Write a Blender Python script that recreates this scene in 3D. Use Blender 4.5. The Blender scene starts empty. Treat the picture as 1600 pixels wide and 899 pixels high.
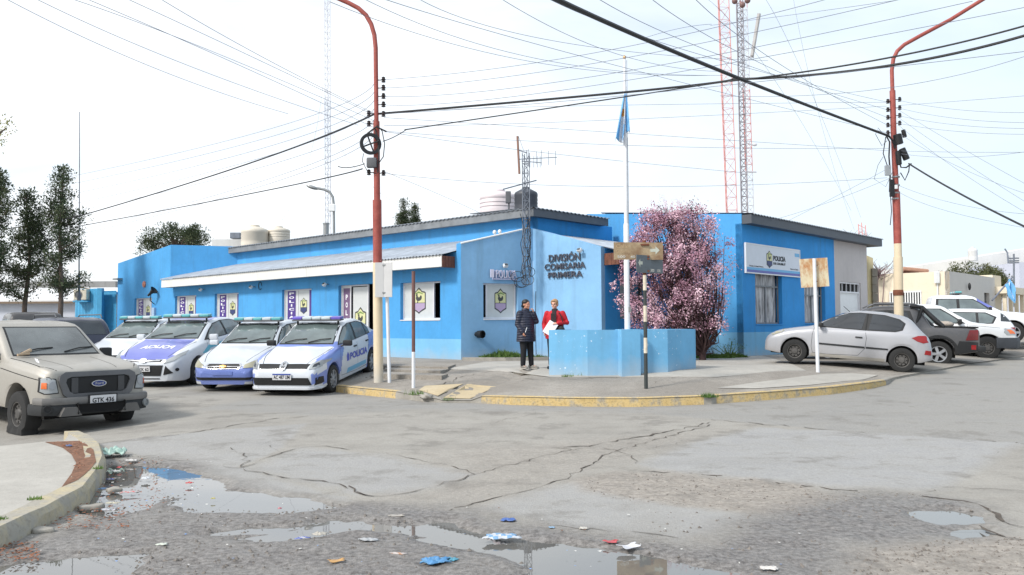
import bpy, bmesh, math, random
import numpy as np
from mathutils import Vector, Matrix, Quaternion
from mathutils.bvhtree import BVHTree
from mathutils.geometry import delaunay_2d_cdt
R = math.radians
rnd = random.Random(7)
scene = bpy.context.scene
COL = scene.collection

# ------------------------------------------------------------------ camera
F_PX, PITCH, ROLL, CAMZ = 1307.0, math.atan(57.5/1307), 0.0050, 1.6
_F = Vector((0, math.cos(PITCH), math.sin(PITCH)))
_U0 = Vector((0, -math.sin(PITCH), math.cos(PITCH)))
_R0 = Vector((1, 0, 0))
CR = _R0*math.cos(ROLL) - _U0*math.sin(ROLL)
CU = _R0*math.sin(ROLL) + _U0*math.cos(ROLL)
CP = Vector((0, 0, CAMZ))
cam_d = bpy.data.cameras.new('camera'); cam = bpy.data.objects.new('camera', cam_d); COL.objects.link(cam)
cam.matrix_world = Matrix(((CR.x, CU.x, -_F.x, 0), (CR.y, CU.y, -_F.y, 0), (CR.z, CU.z, -_F.z, CAMZ), (0, 0, 0, 1)))
cam_d.lens = F_PX/1600*36; cam_d.sensor_width = 36; cam_d.clip_end = 3000; cam_d.clip_start = .1
scene.camera = cam

def ray(u, v):
    return (_F*F_PX + CR*(u-800) - CU*(v-449.5)).normalized()
def at(u, v, Y):
    d = ray(u, v); return CP + d*(Y/d.y)

# ------------------------------------------------------------------ objects
def setp(o, label=None, cat=None, group=None, kind=None):
    if label: o['label'] = label
    if cat: o['category'] = cat
    if group: o['group'] = group
    if kind: o['kind'] = kind
    return o
def thing(name, label, cat, loc=(0, 0, 0), rz=0.0, group=None):
    o = bpy.data.objects.new(name, None); COL.objects.link(o)
    o.empty_display_size = .2
    o.matrix_world = Matrix.Translation(Vector(loc)) @ Matrix.Rotation(rz, 4, 'Z')
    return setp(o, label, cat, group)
class MB:
    def __init__(s): s.v = []; s.f = []; s.m = []; s.cur = 0; s.T = None
    def _a(s, pts):
        i = len(s.v)
        if s.T is not None: pts = [s.T @ Vector(p) for p in pts]
        s.v.extend([(p[0], p[1], p[2]) for p in pts]); return i
    def face(s, pts):
        i = s._a(pts); s.f.append(tuple(range(i, i+len(pts)))); s.m.append(s.cur)
    def raw(s, pts, faces):
        i = s._a(pts)
        for f in faces: s.f.append(tuple(i+k for k in f)); s.m.append(s.cur)
    def hexa(s, p):   # p: 4 bottom then 4 top, ccw
        s.raw(p, [(3, 2, 1, 0), (4, 5, 6, 7), (0, 1, 5, 4), (1, 2, 6, 5), (2, 3, 7, 6), (3, 0, 4, 7)])
    def box(s, x0, x1, y0, y1, z0, z1, M=None):
        p = [Vector(q) for q in ((x0, y0, z0), (x1, y0, z0), (x1, y1, z0), (x0, y1, z0), (x0, y0, z1), (x1, y0, z1), (x1, y1, z1), (x0, y1, z1))]
        if M is not None: p = [M @ q for q in p]
        s.hexa(p)
    def rbox(s, x0, x1, y0, y1, z0, z1, b, M=None):   # chamfered box
        bm = bmesh.new(); bmesh.ops.create_cube(bm, size=1)
        for v in bm.verts: v.co = Vector((x0+(v.co.x+.5)*(x1-x0), y0+(v.co.y+.5)*(y1-y0), z0+(v.co.z+.5)*(z1-z0)))
        bmesh.ops.bevel(bm, geom=bm.edges[:], offset=b, segments=2, affect='EDGES', profile=.6)
        s.bm(bm, M)
    def bm(s, bm, M=None):
        bm.verts.index_update()
        s.raw([(M @ v.co if M is not None else v.co.copy()) for v in bm.verts], [[v.index for v in f.verts] for f in bm.faces]); bm.free()
    def tube(s, pts, r, n=8, cap=True):
        pts = [Vector(p) for p in pts]; k = len(pts)
        rs = r if isinstance(r, (list, tuple)) else [r]*k
        rings = []; ref = None
        for i, p in enumerate(pts):
            t = (pts[min(i+1, k-1)] - pts[max(i-1, 0)])
            if t.length < 1e-9: t = Vector((0, 0, 1))
            t.normalize()
            if ref is None:
                ref = Vector((1, 0, 0)) if abs(t.x) < .8 else Vector((0, 1, 0))
            a = (ref - t*ref.dot(t)).normalized(); b = t.cross(a); ref = a
            rr = rs[i]; rx, ry = rr if isinstance(rr, tuple) else (rr, rr)
            rings.append([p + a*(rx*math.cos(2*math.pi*j/n)) + b*(ry*math.sin(2*math.pi*j/n)) for j in range(n)])
        fs = []
        for i in range(k-1):
            for j in range(n): fs.append((i*n+j, i*n+(j+1) % n, (i+1)*n+(j+1) % n, (i+1)*n+j))
        if cap: fs.append(tuple(range(n-1, -1, -1))); fs.append(tuple((k-1)*n+j for j in range(n)))
        s.raw([q for rg in rings for q in rg], fs)
    def lathe(s, prof, n=16, M=None, cap=True):   # prof (r,z) about z
        P = []; fs = []
        for r, z in prof:
            for j in range(n): P.append(Vector((r*math.cos(2*math.pi*j/n), r*math.sin(2*math.pi*j/n), z)))
        k = len(prof)
        for i in range(k-1):
            for j in range(n): fs.append((i*n+j, i*n+(j+1) % n, (i+1)*n+(j+1) % n, (i+1)*n+j))
        if cap: fs.append(tuple(range(n-1, -1, -1))); fs.append(tuple((k-1)*n+j for j in range(n)))
        if M is not None: P = [M @ p for p in P]
        s.raw(P, fs)
    def ell(s, c, r, n=12, m=8, M=None):
        pr = []
        P = []; fs = []
        for i in range(m+1):
            a = math.pi*i/m
            for j in range(n):
                b = 2*math.pi*j/n
                p = Vector((r[0]*math.sin(a)*math.cos(b), r[1]*math.sin(a)*math.sin(b), r[2]*math.cos(a)))
                P.append(Vector(c) + (M @ p if M is not None else p))
        for i in range(m):
            for j in range(n): fs.append((i*n+j, (i+1)*n+j, (i+1)*n+(j+1) % n, i*n+(j+1) % n))
        s.raw(P, fs)
    def prism(s, pts, vec):
        pts = [Vector(p) for p in pts]; vec = Vector(vec); n = len(pts)
        nrm = Vector((0, 0, 0))
        for i in range(n): nrm += pts[i].cross(pts[(i+1) % n])
        if nrm.dot(vec) > 0: pts = pts[::-1]
        s.raw(pts + [p+vec for p in pts], [tuple(range(n)), tuple(range(2*n-1, n-1, -1))] + [((i+1) % n, i, n+i, n+(i+1) % n) for i in range(n)])
    def build(s, name, mats, parent=None, world=True, smooth=None, merge=False):
        me = bpy.data.meshes.new(name); me.from_pydata(s.v, [], s.f)
        mats = mats if isinstance(mats, (list, tuple)) else [mats]
        for m in mats: me.materials.append(m)
        if len(mats) > 1: me.polygons.foreach_set('material_index', s.m)
        if merge:
            bm = bmesh.new(); bm.from_mesh(me); bmesh.ops.remove_doubles(bm, verts=bm.verts, dist=1e-4)
            bmesh.ops.recalc_face_normals(bm, faces=bm.faces); bm.to_mesh(me); bm.free()
        if smooth is not None:
            me.polygons.foreach_set('use_smooth', [True]*len(me.polygons)); me.set_sharp_from_angle(angle=R(smooth))
        me.update()
        o = bpy.data.objects.new(name, me); COL.objects.link(o)
        if parent is not None:
            o.parent = parent
            if world: o.matrix_parent_inverse = abs_matrix(parent).inverted()
        return o
def abs_matrix(o):
    if o.parent is None: return o.matrix_basis.copy()
    return abs_matrix(o.parent) @ o.matrix_parent_inverse @ o.matrix_basis
def copy_tree(o, parent=None):
    c = o.copy(); COL.objects.link(c)
    if parent is not None: c.parent = parent
    for ch in list(o.children): copy_tree(ch, c)
    return c

# ------------------------------------------------------------------ materials
def lin(c):
    return tuple(((x/255)/12.92 if x/255 <= .04045 else ((x/255+.055)/1.055)**2.4) for x in c) + (1,)
class NT:
    def __init__(s, name):
        s.mat = bpy.data.materials.new(name); s.mat.use_nodes = True
        s.t = s.mat.node_tree; s.t.nodes.clear()
        s.out = s.n('ShaderNodeOutputMaterial'); s.b = s.n('ShaderNodeBsdfPrincipled')
        s.t.links.new(s.b.outputs[0], s.out.inputs[0]); s.co = None
    def n(s, t, **k):
        x = s.t.nodes.new(t)
        for a, b in k.items(): setattr(x, a, b)
        return x
    def l(s, a, b): s.t.links.new(a, b)
    def obj(s):
        if s.co is None: s.co = s.n('ShaderNodeTexCoord')
        return s.co.outputs['Object']
    def scaled(s, vec):
        m = s.n('ShaderNodeMapping'); m.inputs['Scale'].default_value = vec; s.l(s.obj(), m.inputs[0]); return m.outputs[0]
    def noise(s, scale, detail=4, rough=.55, vec=None, dist=0):
        x = s.n('ShaderNodeTexNoise'); x.inputs['Scale'].default_value = scale; x.inputs['Detail'].default_value = detail
        x.inputs['Roughness'].default_value = rough; x.inputs['Distortion'].default_value = dist
        s.l(vec if vec is not None else s.obj(), x.inputs['Vector']); return x.outputs['Fac']
    def vor(s, scale, feature='F1', vec=None):
        x = s.n('ShaderNodeTexVoronoi'); x.feature = feature; x.inputs['Scale'].default_value = scale
        s.l(vec if vec is not None else s.obj(), x.inputs['Vector']); return x.outputs['Distance']
    def ramp(s, fac, stops):
        x = s.n('ShaderNodeValToRGB'); e = x.color_ramp.elements
        while len(e) < len(stops): e.new(.5)
        for i, (p, c) in enumerate(stops):
            e[i].position = p; e[i].color = c if len(c) == 4 else (*c, 1)
        s.l(fac, x.inputs[0]); return x.outputs[0]
    def rng(s, fac, a, b, c=0, d=1):
        x = s.n('ShaderNodeMapRange'); x.inputs[1].default_value = a; x.inputs[2].default_value = b
        x.inputs[3].default_value = c; x.inputs[4].default_value = d; s.l(fac, x.inputs[0]); return x.outputs[0]
    def mix(s, fac, a, b, mode='MIX'):
        x = s.n('ShaderNodeMix'); x.data_type = 'RGBA'; x.blend_type = mode
        for i, val in ((0, fac), (6, a), (7, b)):
            if isinstance(val, (int, float)): x.inputs[i].default_value = val
            elif isinstance(val, tuple): x.inputs[i].default_value = val
            else: s.l(val, x.inputs[i])
        return x.outputs[2]
    def math(s, op, a, b=0.0):
        x = s.n('ShaderNodeMath'); x.operation = op
        for i, val in enumerate((a, b)):
            if isinstance(val, (int, float)): x.inputs[i].default_value = val
            else: s.l(val, x.inputs[i])
        return x.outputs[0]
    def bump(s, h, strength=.3, dist=.01):
        x = s.n('ShaderNodeBump'); x.inputs['Strength'].default_value = strength; x.inputs['Distance'].default_value = dist
        s.l(h, x.inputs['Height']); s.l(x.outputs[0], s.b.inputs['Normal']); return x
    def base(s, c):
        if isinstance(c, tuple): s.b.inputs['Base Color'].default_value = c
        else: s.l(c, s.b.inputs['Base Color'])
    def rough(s, r):
        if isinstance(r, (int, float)): s.b.inputs['Roughness'].default_value = r
        else: s.l(r, s.b.inputs['Roughness'])
def sc(c, k): return (min(1, c[0]*k), min(1, c[1]*k), min(1, c[2]*k), 1)
_cache = {}
def mat(name, rgb, rough=.6, var=.12, scale=4.0, metal=0, bump=.0, bscale=60, spec=.5, coat=0, sheen=0):
    if name in _cache: return _cache[name]
    t = NT(name); c = lin(rgb)
    f = t.noise(scale, 5, .6)
    t.base(t.mix(t.rng(f, .3, .7), sc(c, 1-var), sc(c, 1+var)))
    t.rough(t.rng(f, .3, .7, max(0, rough-.06), min(1, rough+.06)))
    t.b.inputs['Metallic'].default_value = metal; t.b.inputs['Specular IOR Level'].default_value = spec
    t.b.inputs['Coat Weight'].default_value = coat; t.b.inputs['Coat Roughness'].default_value = .06
    if bump: t.bump(t.noise(bscale, 4), bump, .01)
    _cache[name] = t.mat; return t.mat
def wall_mat(name, rgb, dirt=.25, flecks=0.0, fleck_rgb=(225, 232, 238), bump=.25):
    if name in _cache: return _cache[name]
    t = NT(name); c = lin(rgb)
    big = t.noise(.55, 5, .6); fine = t.noise(9, 6, .65)
    streak = t.noise(1.6, 6, .6, vec=t.scaled((2.2, 2.2, .22)))
    a = t.mix(t.rng(big, .3, .7), sc(c, 1-dirt*.55), sc(c, 1+dirt*.4))
    a = t.mix(t.math('MULTIPLY', t.rng(streak, .52, .75), dirt*1.4), a, sc((c[0]*.6+.05, c[1]*.6+.05, c[2]*.55+.05), .8))
    a = t.mix(t.rng(fine, .3, .7, 0, .25), a, sc(c, .72))
    # dust near the foot of the wall
    geo = t.n('ShaderNodeNewGeometry'); sp = t.n('ShaderNodeSeparateXYZ'); t.l(geo.outputs['Position'], sp.inputs[0])
    low = t.rng(t.math('ADD', sp.outputs[2], t.math('MULTIPLY', t.noise(3, 4), .5)), .7, 1.15, .55, 0)
    a = t.mix(low, a, lin((176, 180, 182)))
    if flecks:
        m1 = t.rng(t.noise(11, 6, .7), .69-flecks*.1, .73-flecks*.1); m2 = t.rng(t.noise(.9, 2), .5, .6)
        a = t.mix(t.math('MULTIPLY', m1, m2), a, lin(fleck_rgb))
    t.base(a); t.rough(.8); t.b.inputs['Specular IOR Level'].default_value = .3
    t.bump(t.math('ADD', t.noise(70, 5), t.math('MULTIPLY', t.noise(6, 4), 1.5)), bump, .012)
    _cache[name] = t.mat; return t.mat
M = {}
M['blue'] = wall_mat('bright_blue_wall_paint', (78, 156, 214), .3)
M['blue_shaded'] = wall_mat('shaded_blue_wall_paint', (56, 146, 214), .3)  # same blue paint, colour darkened for the walls in shade
M['sky_band'] = wall_mat('pale_blue_plinth_paint', (122, 182, 220), .24)
M['sky_wall'] = wall_mat('pale_blue_wall_paint', (132, 178, 216), .3, .05)
M['sky_low'] = wall_mat('pale_blue_planter_paint', (112, 174, 214), .28, .6)
M['white_wall'] = wall_mat('whitewashed_wall', (214, 214, 212), .12)
M['grey_wall'] = wall_mat('pinkish_grey_render', (190, 184, 182), .14)
M['cream_wall'] = wall_mat('cream_render', (226, 214, 192), .1)
M['ochre_wall'] = wall_mat('yellow_cream_render', (214, 200, 160), .3)
M['white'] = mat('white_painted_metal', (225, 226, 226), .4, .05)
M['white_frame'] = mat('white_window_frame', (215, 215, 218), .4, .06)
M['film'] = mat('white_window_film', (196, 200, 200), .35, .05)
M['black_plastic'] = mat('black_plastic', (24, 25, 27), .5, .2)
M['rubber'] = mat('tyre_rubber', (38, 38, 38), .85, .25, 9, bump=.2)
M['steel'] = mat('galvanised_steel', (150, 152, 152), .4, .12, 8, metal=.7)
M['dark_inside'] = mat('dark_interior', (16, 17, 18), .9, .2)
M['purple'] = mat('purple_poster_ink', (74, 52, 128), .5, .05)
M['lettering_white'] = mat('white_lettering', (232, 232, 236), .5, .02)
M['wire'] = mat('black_cable_sheath', (40, 41, 44), .7, .2)
M['thinwire'] = mat('weathered_wire', (112, 118, 132), .7, .2)
M['insulator'] = mat('dark_glazed_insulator', (48, 40, 40), .35, .2)
M['concrete'] = mat('old_concrete', (150, 146, 138), .9, .22, 5, bump=.35, bscale=40)
M['rust'] = mat('rusty_iron', (112, 66, 46), .85, .35, 14, bump=.3)
M['grey_fascia'] = mat('grey_metal_fascia', (118, 122, 126), .55, .22, 3)
M['shaded_fascia'] = mat('shaded_grey_metal_fascia', (74, 80, 88), .55, .2, 3)  # same grey fascia, colour darkened for eaves turned from the sun
M['wood'] = mat('brown_varnished_boards', (104, 62, 44), .6, .35, 9, bump=.3)
M['white_fascia'] = mat('white_painted_fascia', (220, 220, 216), .6, .08, 2)
def emis(name, rgb, s=1):
    t = NT(name); t.base(lin(rgb)); t.b.inputs['Emission Color'].default_value = lin(rgb); t.b.inputs['Emission Strength'].default_value = s; return t.mat
def corrugated(name, rgb, per=7.0, horizontal=False):
    t = NT(name); c = lin(rgb); f = t.noise(2.5, 5, .6)
    t.base(t.mix(t.rng(f, .35, .7), sc(c, .75), sc(c, 1.15))); t.rough(.5); t.b.inputs['Metallic'].default_value = .25
    return t.mat
M['roof'] = corrugated('grey_corrugated_roofing', (128, 134, 142))
M['lean_roof'] = corrugated('pale_zinc_roofing', (176, 184, 194))
def glass(name, rgb=(20, 24, 26), rough=.04, ior=1.6, var=.3):
    t = NT(name); c = lin(rgb); f = t.noise(1.7, 3)
    t.base(t.mix(t.rng(f, .35, .65), sc(c, 1-var), sc(c, 1+var))); t.rough(t.rng(t.noise(5, 5), .3, .8, rough, rough+.16))
    t.b.inputs['IOR'].default_value = ior; t.b.inputs['Specular IOR Level'].default_value = .6
    return t.mat
M['glass'] = glass('car_window_glass', (92, 104, 104), .03, 1.9)  # grey base colour stands in for part of the sky reflection
M['tint'] = glass('tinted_car_glass', (38, 42, 46), .04, 1.7)
M['dusty_glass'] = glass('dusty_windscreen_glass', (96, 100, 100), .2, 1.7)
M['winglass'] = glass('house_window_glass', (70, 74, 78), .05, 1.6, .5)

# ------------------------------------------------------------------ world and light
SUN_EL, SUN_AZ = R(42), R(0)
sun_dir = Vector((-.80, -.62, 0)).normalized()*math.cos(SUN_EL) + Vector((0, 0, math.sin(SUN_EL)))
w = bpy.data.worlds.new('World'); scene.world = w; w.use_nodes = True
nt = w.node_tree; nt.nodes.clear()
out = nt.nodes.new('ShaderNodeOutputWorld'); bg = nt.nodes.new('ShaderNodeBackground'); bg.inputs[1].default_value = .12
sky = nt.nodes.new('ShaderNodeTexSky'); sky.sky_type = 'NISHITA'; sky.sun_disc = False
sky.sun_elevation = SUN_EL; sky.sun_rotation = math.atan2(sun_dir.x, sun_dir.y); sky.air_density = 1.0; sky.dust_density = 2.0
tc = nt.nodes.new('ShaderNodeTexCoord'); mp = nt.nodes.new('ShaderNodeMapping'); mp.inputs['Scale'].default_value = (1, 1, 3.2)
nz = nt.nodes.new('ShaderNodeTexNoise'); nz.inputs['Scale'].default_value = 1.5; nz.inputs['Detail'].default_value = 7; nz.inputs['Roughness'].default_value = .52; nz.inputs['Distortion'].default_value = .6
rp = nt.nodes.new('ShaderNodeMapRange'); rp.inputs[1].default_value = .32; rp.inputs[2].default_value = .62; rp.inputs[3].default_value = .45; rp.inputs[4].default_value = 1
mx = nt.nodes.new('ShaderNodeMix'); mx.data_type = 'RGBA'
L_ = nt.links.new
L_(tc.outputs['Generated'], mp.inputs[0]); L_(mp.outputs[0], nz.inputs['Vector']); L_(nz.outputs['Fac'], rp.inputs[0]); L_(rp.outputs[0], mx.inputs[0])
L_(sky.outputs[0], mx.inputs[6]); cm = nt.nodes.new('ShaderNodeMix'); cm.data_type = 'RGBA'; sx = nt.nodes.new('ShaderNodeSeparateXYZ'); gr = nt.nodes.new('ShaderNodeMapRange')
gr.inputs[1].default_value = -.35; gr.inputs[2].default_value = .55; L_(tc.outputs['Generated'], sx.inputs[0]); L_(sx.outputs[0], gr.inputs[0]); L_(gr.outputs[0], cm.inputs[0]); cm.inputs[6].default_value = (5.8, 6.0, 6.2, 1); cm.inputs[7].default_value = (4.1, 4.75, 5.3, 1); L_(cm.outputs[2], mx.inputs[7])
L_(mx.outputs[2], bg.inputs[0]); L_(bg.outputs[0], out.inputs[0])
sd = bpy.data.lights.new('sun', 'SUN'); sd.energy = 2.0; sd.angle = R(9); sd.color = (1, .96, .9)
so = bpy.data.objects.new('sun', sd); COL.objects.link(so); so.rotation_euler = (-sun_dir).to_track_quat('-Z', 'Y').to_euler(); so.location = (0, 0, 40)
vs = scene.view_settings; vs.view_transform = 'Standard'; vs.look = 'None'; vs.gamma = 1; vs.exposure = .82; vs.use_curve_mapping = False
scene.cycles.max_bounces = 6; scene.cycles.diffuse_bounces = 3; scene.cycles.glossy_bounces = 3; scene.cycles.transmission_bounces = 2
scene.cycles.use_denoising = True

# ------------------------------------------------------------------ ground heights
def clamp(x, a, b): return max(a, min(b, x))
def zr(x, y):
    z = .02*max(0, y-9.5) + .02*clamp(x-2, 0, 7)*clamp((y-9.5)/5, 0, 1)
    z = min(z, .42)
    return z + .05*clamp(x-16, 0, 8)*clamp((y-26)/6, 0, 1) - .12*clamp((-5.2-x)/2, 0, 1)*clamp((16.5-y)/3, 0, 1)*clamp((y-10)/2, 0, 1)
def gp(u, v, fn=None):
    d = ray(u, v); fn = fn or zr
    if fn.__name__ == 'zs': fn = ground
    f = lambda Y_: CAMZ+d.z*Y_/d.y-fn(d.x*Y_/d.y, Y_)
    lo, hi = 2.5, 3.0
    while hi < 90 and f(hi) > 0: lo, hi = hi, hi*1.06
    for _ in range(16):
        m_ = (lo+hi)/2
        if f(m_) > 0: lo = m_
        else: hi = m_
    return Vector((d.x*hi/d.y, hi, fn(d.x*hi/d.y, hi)))
DL = Vector((-.731, .682, 0)); DR = Vector((.682, .731, 0))
# kerb of the station corner: world points + step height + paint flag
K = []
for u, v, h, c in ((525, 613, .14, 1), (560, 617, .14, 1), (618, 623, .14, 1), (640, 625, .11, 0), (662, 628, .12, 0), (690, 629.5, .05, 0), (735, 630, .05, 0),
                   (752, 630.5, .13, 1), (800, 633, .15, 1), (900, 635.5, .15, 1), (1000, 636, .15, 1), (1100, 632.5, .15, 1), (1112, 632, .12, 0), (1120, 631, .15, 1), (1200, 625.5, .15, 1),
                   (1300, 616.5, .14, 1), (1360, 608, .13, 1), (1385, 602, .1, 1), (1396, 594, .05, 0)):
    K.append([gp(u, v), h, c])
K = [[K[0][0]+DL*70, .14, 0], [K[0][0]+DL*.3, .14, 0]] + K + [[K[-1][0]+DR*1.5, .04, 0], [K[-1][0]+DR*70, .04, 0]]
for k in K: k[0].z = zr(k[0].x, k[0].y)
def near_k(x, y):
    best = None
    for i in range(len(K)-1):
        a, b = K[i][0], K[i+1][0]; dx, dy = b.x-a.x, b.y-a.y
        t = clamp(((x-a.x)*dx+(y-a.y)*dy)/(dx*dx+dy*dy), 0, 1)
        qx, qy = a.x+dx*t, a.y+dy*t; d = math.hypot(x-qx, y-qy)
        if best is None or d < best[0]:
            best = (d, zr(qx, qy) + K[i][1]*(1-t)+K[i+1][1]*t)
    return best
def zs(x, y):
    d, z = near_k(x, y); return min(max(.56, z), z + .075*d)
def inpoly(x, y, P):
    c = False; j = len(P)-1
    for i in range(len(P)):
        if (P[i][1] > y) != (P[j][1] > y) and x < (P[j][0]-P[i][0])*(y-P[i][1])/(P[j][1]-P[i][1])+P[i][0]: c = not c
        j = i
    return c
KP = [(k[0].x, k[0].y) for k in K] + [(60, 120), (-60, 120)]
def ground(x, y): return zs(x, y) if inpoly(x, y, KP) else zr(x, y)
def gps(u, v): return gp(u, v, ground)

# ------------------------------------------------------------------ the road sheet
def poly_mask(X, Y, P, soft):
    P = [(p[0], p[1]) for p in P]; n = len(P); ins = np.zeros(X.shape, bool); dist = np.full(X.shape, 1e9)
    for i in range(n):
        x0, y0 = P[i-1]; x1, y1 = P[i]
        cond = ((y1 > Y) != (y0 > Y))
        with np.errstate(divide='ignore', invalid='ignore'):
            xi = (x0-x1)*(Y-y1)/((y0-y1) if y0 != y1 else 1e-9)+x1
        ins ^= cond & (X < xi)
        dx, dy = x1-x0, y1-y0; t = np.clip(((X-x0)*dx+(Y-y0)*dy)/max(1e-9, dx*dx+dy*dy), 0, 1)
        dist = np.minimum(dist, np.hypot(X-x0-dx*t, Y-y0-dy*t))
    sd_ = np.where(ins, dist, -dist)
    return np.clip(sd_/soft*.5+.5, 0, 1), sd_
rs = np.random.RandomState(3)
def vnoise(X, Y, scale, seed):
    r = np.random.RandomState(seed); G = r.rand(256, 256)
    x = X*scale+57.3; y = Y*scale+31.7; xi = np.floor(x).astype(int); yi = np.floor(y).astype(int); fx = x-xi; fy = y-yi
    fx = fx*fx*(3-2*fx); fy = fy*fy*(3-2*fy); g = lambda a, b: G[a % 256, b % 256]
    return (g(xi, yi)*(1-fx)+g(xi+1, yi)*fx)*(1-fy)+(g(xi, yi+1)*(1-fx)+g(xi+1, yi+1)*fx)*fy
def fbm(X, Y, s, seed, o=4):
    a = 0; w_ = 1; tot = 0
    for i in range(o): a = a+w_*vnoise(X, Y, s*2**i, seed+i); tot += w_; w_ *= .55
    return a/tot
def fine(a, b, st, lo, hi, co):
    out_ = []; x = lo
    while x < a: out_.append(x); x += max(st, min(co, (a-x)*.25+st))
    x = a
    while x < b: out_.append(x); x += st
    x = b
    while x < hi: out_.append(x); x += max(st, min(co, (x-b)*.18+st))
    out_.append(hi); return np.array(out_)
xs = fine(-8, 8, .035, -250, 250, 14); ys = fine(4.2, 12.5, .03, -40, 420, 14)
X, Y = np.meshgrid(xs, ys)
def P2(pts): return [gp(u, v) for u, v in pts]
wob = (fbm(X, Y, 2.2, 11)-.5)*.75; wob2 = (fbm(X, Y, 7, 21)-.5)*.35
WETS = [[(-60, 990), (-60, 862), (60, 838), (150, 796), (160, 740), (190, 712), (300, 722), (380, 762), (470, 776), (560, 786), (700, 792), (905, 832), (1090, 852), (1150, 815), (1210, 800), (1300, 775), (1330, 768), (1460, 774), (1540, 790), (1566, 812), (1540, 836), (1440, 846), (1340, 852), (1330, 990)]]
PUD = [[(160, 742), (178, 722), (225, 724), (300, 737), (350, 757), (332, 772), (300, 772), (250, 778), (228, 792), (170, 806), (135, 800)],
       [(270, 784), (300, 768), (360, 765), (470, 776), (525, 790), (450, 799), (300, 796)],
       [(380, 838), (470, 823), (500, 811), (560, 811), (640, 821), (690, 812), (740, 826), (860, 846), (985, 864), (1080, 880), (1150, 893), (1150, 915), (800, 915), (840, 882), (760, 863), (690, 848), (620, 829), (560, 824), (470, 839), (400, 843)],
       [(-30, 930), (-30, 884), (110, 868), (215, 864), (190, 930)],
       [(1425, 796), (1480, 794), (1530, 804), (1535, 812), (1470, 816), (1430, 804)],
       [(1490, 826), (1530, 824), (1535, 833), (1500, 836)],
       [(330, 830), (350, 826), (480, 818), (430, 832)]]
wet = np.zeros(X.shape); pud = np.zeros(X.shape)
near = (np.abs(X) < 9) & (Y < 16) & (Y > 3)
def am(P, soft, wv):
    m = np.zeros(X.shape); s_ = np.full(X.shape, -9.0)
    mm, ss = poly_mask(X[near]+wv[near], Y[near]+wv[near]*.8, P, soft); m[near] = mm; s_[near] = ss; return m, s_
for P in WETS: wet = np.maximum(wet, am(P2(P), .25, wob*.6)[0])
for P in PUD:
    m, s_ = am(P2(P), .12, wob*.18+wob2*.35); pud = np.maximum(pud, np.clip(s_*4.5+.55, 0, 1))
light = am(P2([(995, 728), (1075, 695), (1185, 668), (1600, 693), (1570, 704), (1460, 768), (1300, 764), (1040, 737)]), .12, wob2*.8)[0]
light2 = am(P2([(745, 795), (830, 768), (905, 752), (1000, 780), (1130, 800), (1200, 806), (1150, 822), (1060, 846), (900, 828)]), .1, wob2*.4)[0]
light3 = am(P2([(385, 732), (475, 700), (600, 712), (742, 742), (640, 770), (560, 772), (470, 750)]), .15, wob2*.7)[0]
light4 = am(P2([(150, 694), (340, 672), (480, 662), (430, 706), (370, 730), (480, 762), (560, 784), (400, 770), (240, 716)]), .05, wob2*.4)[0]
gravel = am(P2([(880, 752), (950, 738), (1040, 738), (1180, 750), (1300, 768), (1340, 775), (1240, 800), (1190, 806), (1060, 792), (950, 775)]), .12, wob*.5)[0]
gravel = np.maximum(gravel, am(P2([(1330, 960), (1335, 858), (1420, 848), (1560, 838), (1700, 850), (1700, 960)]), .12, wob*.5)[0])
gravel = np.maximum(gravel, am(P2([(690, 700), (900, 690), (1110, 672), (1060, 690), (900, 742), (740, 790), (600, 782), (745, 742), (690, 728)]), .3, wob)[0]*.45)
lightA = np.clip(light+light2*.8+light3*.85+light4*.75, 0, 1)
lightA *= 1-wet*.9
Z = .02*np.maximum(0, Y-9.5) + .02*np.clip(X-2, 0, 7)*np.clip((Y-9.5)/5, 0, 1)
Z = np.minimum(Z, .42) + .05*np.clip(X-16, 0, 8)*np.clip((Y-26)/6, 0, 1) - .12*np.clip((-5.2-X)/2, 0, 1)*np.clip((16.5-Y)/3, 0, 1)*np.clip((Y-10)/2, 0, 1)
nearm = np.clip((14-Y)/4, 0, 1)*np.clip((10-np.abs(X))/2, 0, 1)
Z = Z + nearm*((fbm(X, Y, 1.1, 5)-.5)*.012 + (fbm(X, Y, 9, 8, 3)-.5)*.007*(1+gravel*1.8+wet*2.4))
Z = Z + .016*light*nearm + .004*nearm*wet
Z = Z - .055*pud*nearm
far = np.hypot(X, Y) > 60
Z = np.where(far, Z, Z)
ny, nx = X.shape
V = np.stack([X, Y, Z], -1).reshape(-1, 3)
idx = np.arange(nx*ny).reshape(ny, nx)
Fq = np.stack([idx[:-1, :-1], idx[:-1, 1:], idx[1:, 1:], idx[1:, :-1]], -1).reshape(-1, 4)
me = bpy.data.meshes.new('road'); me.vertices.add(len(V)); me.vertices.foreach_set('co', V.ravel())
me.loops.add(Fq.size); me.loops.foreach_set('vertex_index', Fq.ravel().astype(np.int32)); me.polygons.add(len(Fq))
me.polygons.foreach_set('loop_start', np.arange(0, Fq.size, 4, dtype=np.int32)); me.update(calc_edges=True)
me.polygons.foreach_set('use_smooth', np.ones(len(Fq), bool))
ca = me.color_attributes.new('ground', 'FLOAT_COLOR', 'POINT')
asphalt_new = np.zeros(X.shape)
mm_, _s = poly_mask(X+wob2*.2, Y, P2([(500, 650), (640, 640), (1000, 645), (1110, 655), (1400, 683), (1640, 696), (1800, 640), (1800, 540), (1400, 596), (1000, 630), (700, 622), (520, 605), (300, 640)]), .1)
colr = np.stack([wet, lightA, gravel, mm_], -1).reshape(-1, 4).astype(np.float32)
ca.data.foreach_set('color', colr.ravel())
t = NT('worn_asphalt'); at_ = t.n('ShaderNodeAttribute'); at_.attribute_name = 'ground'
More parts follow.
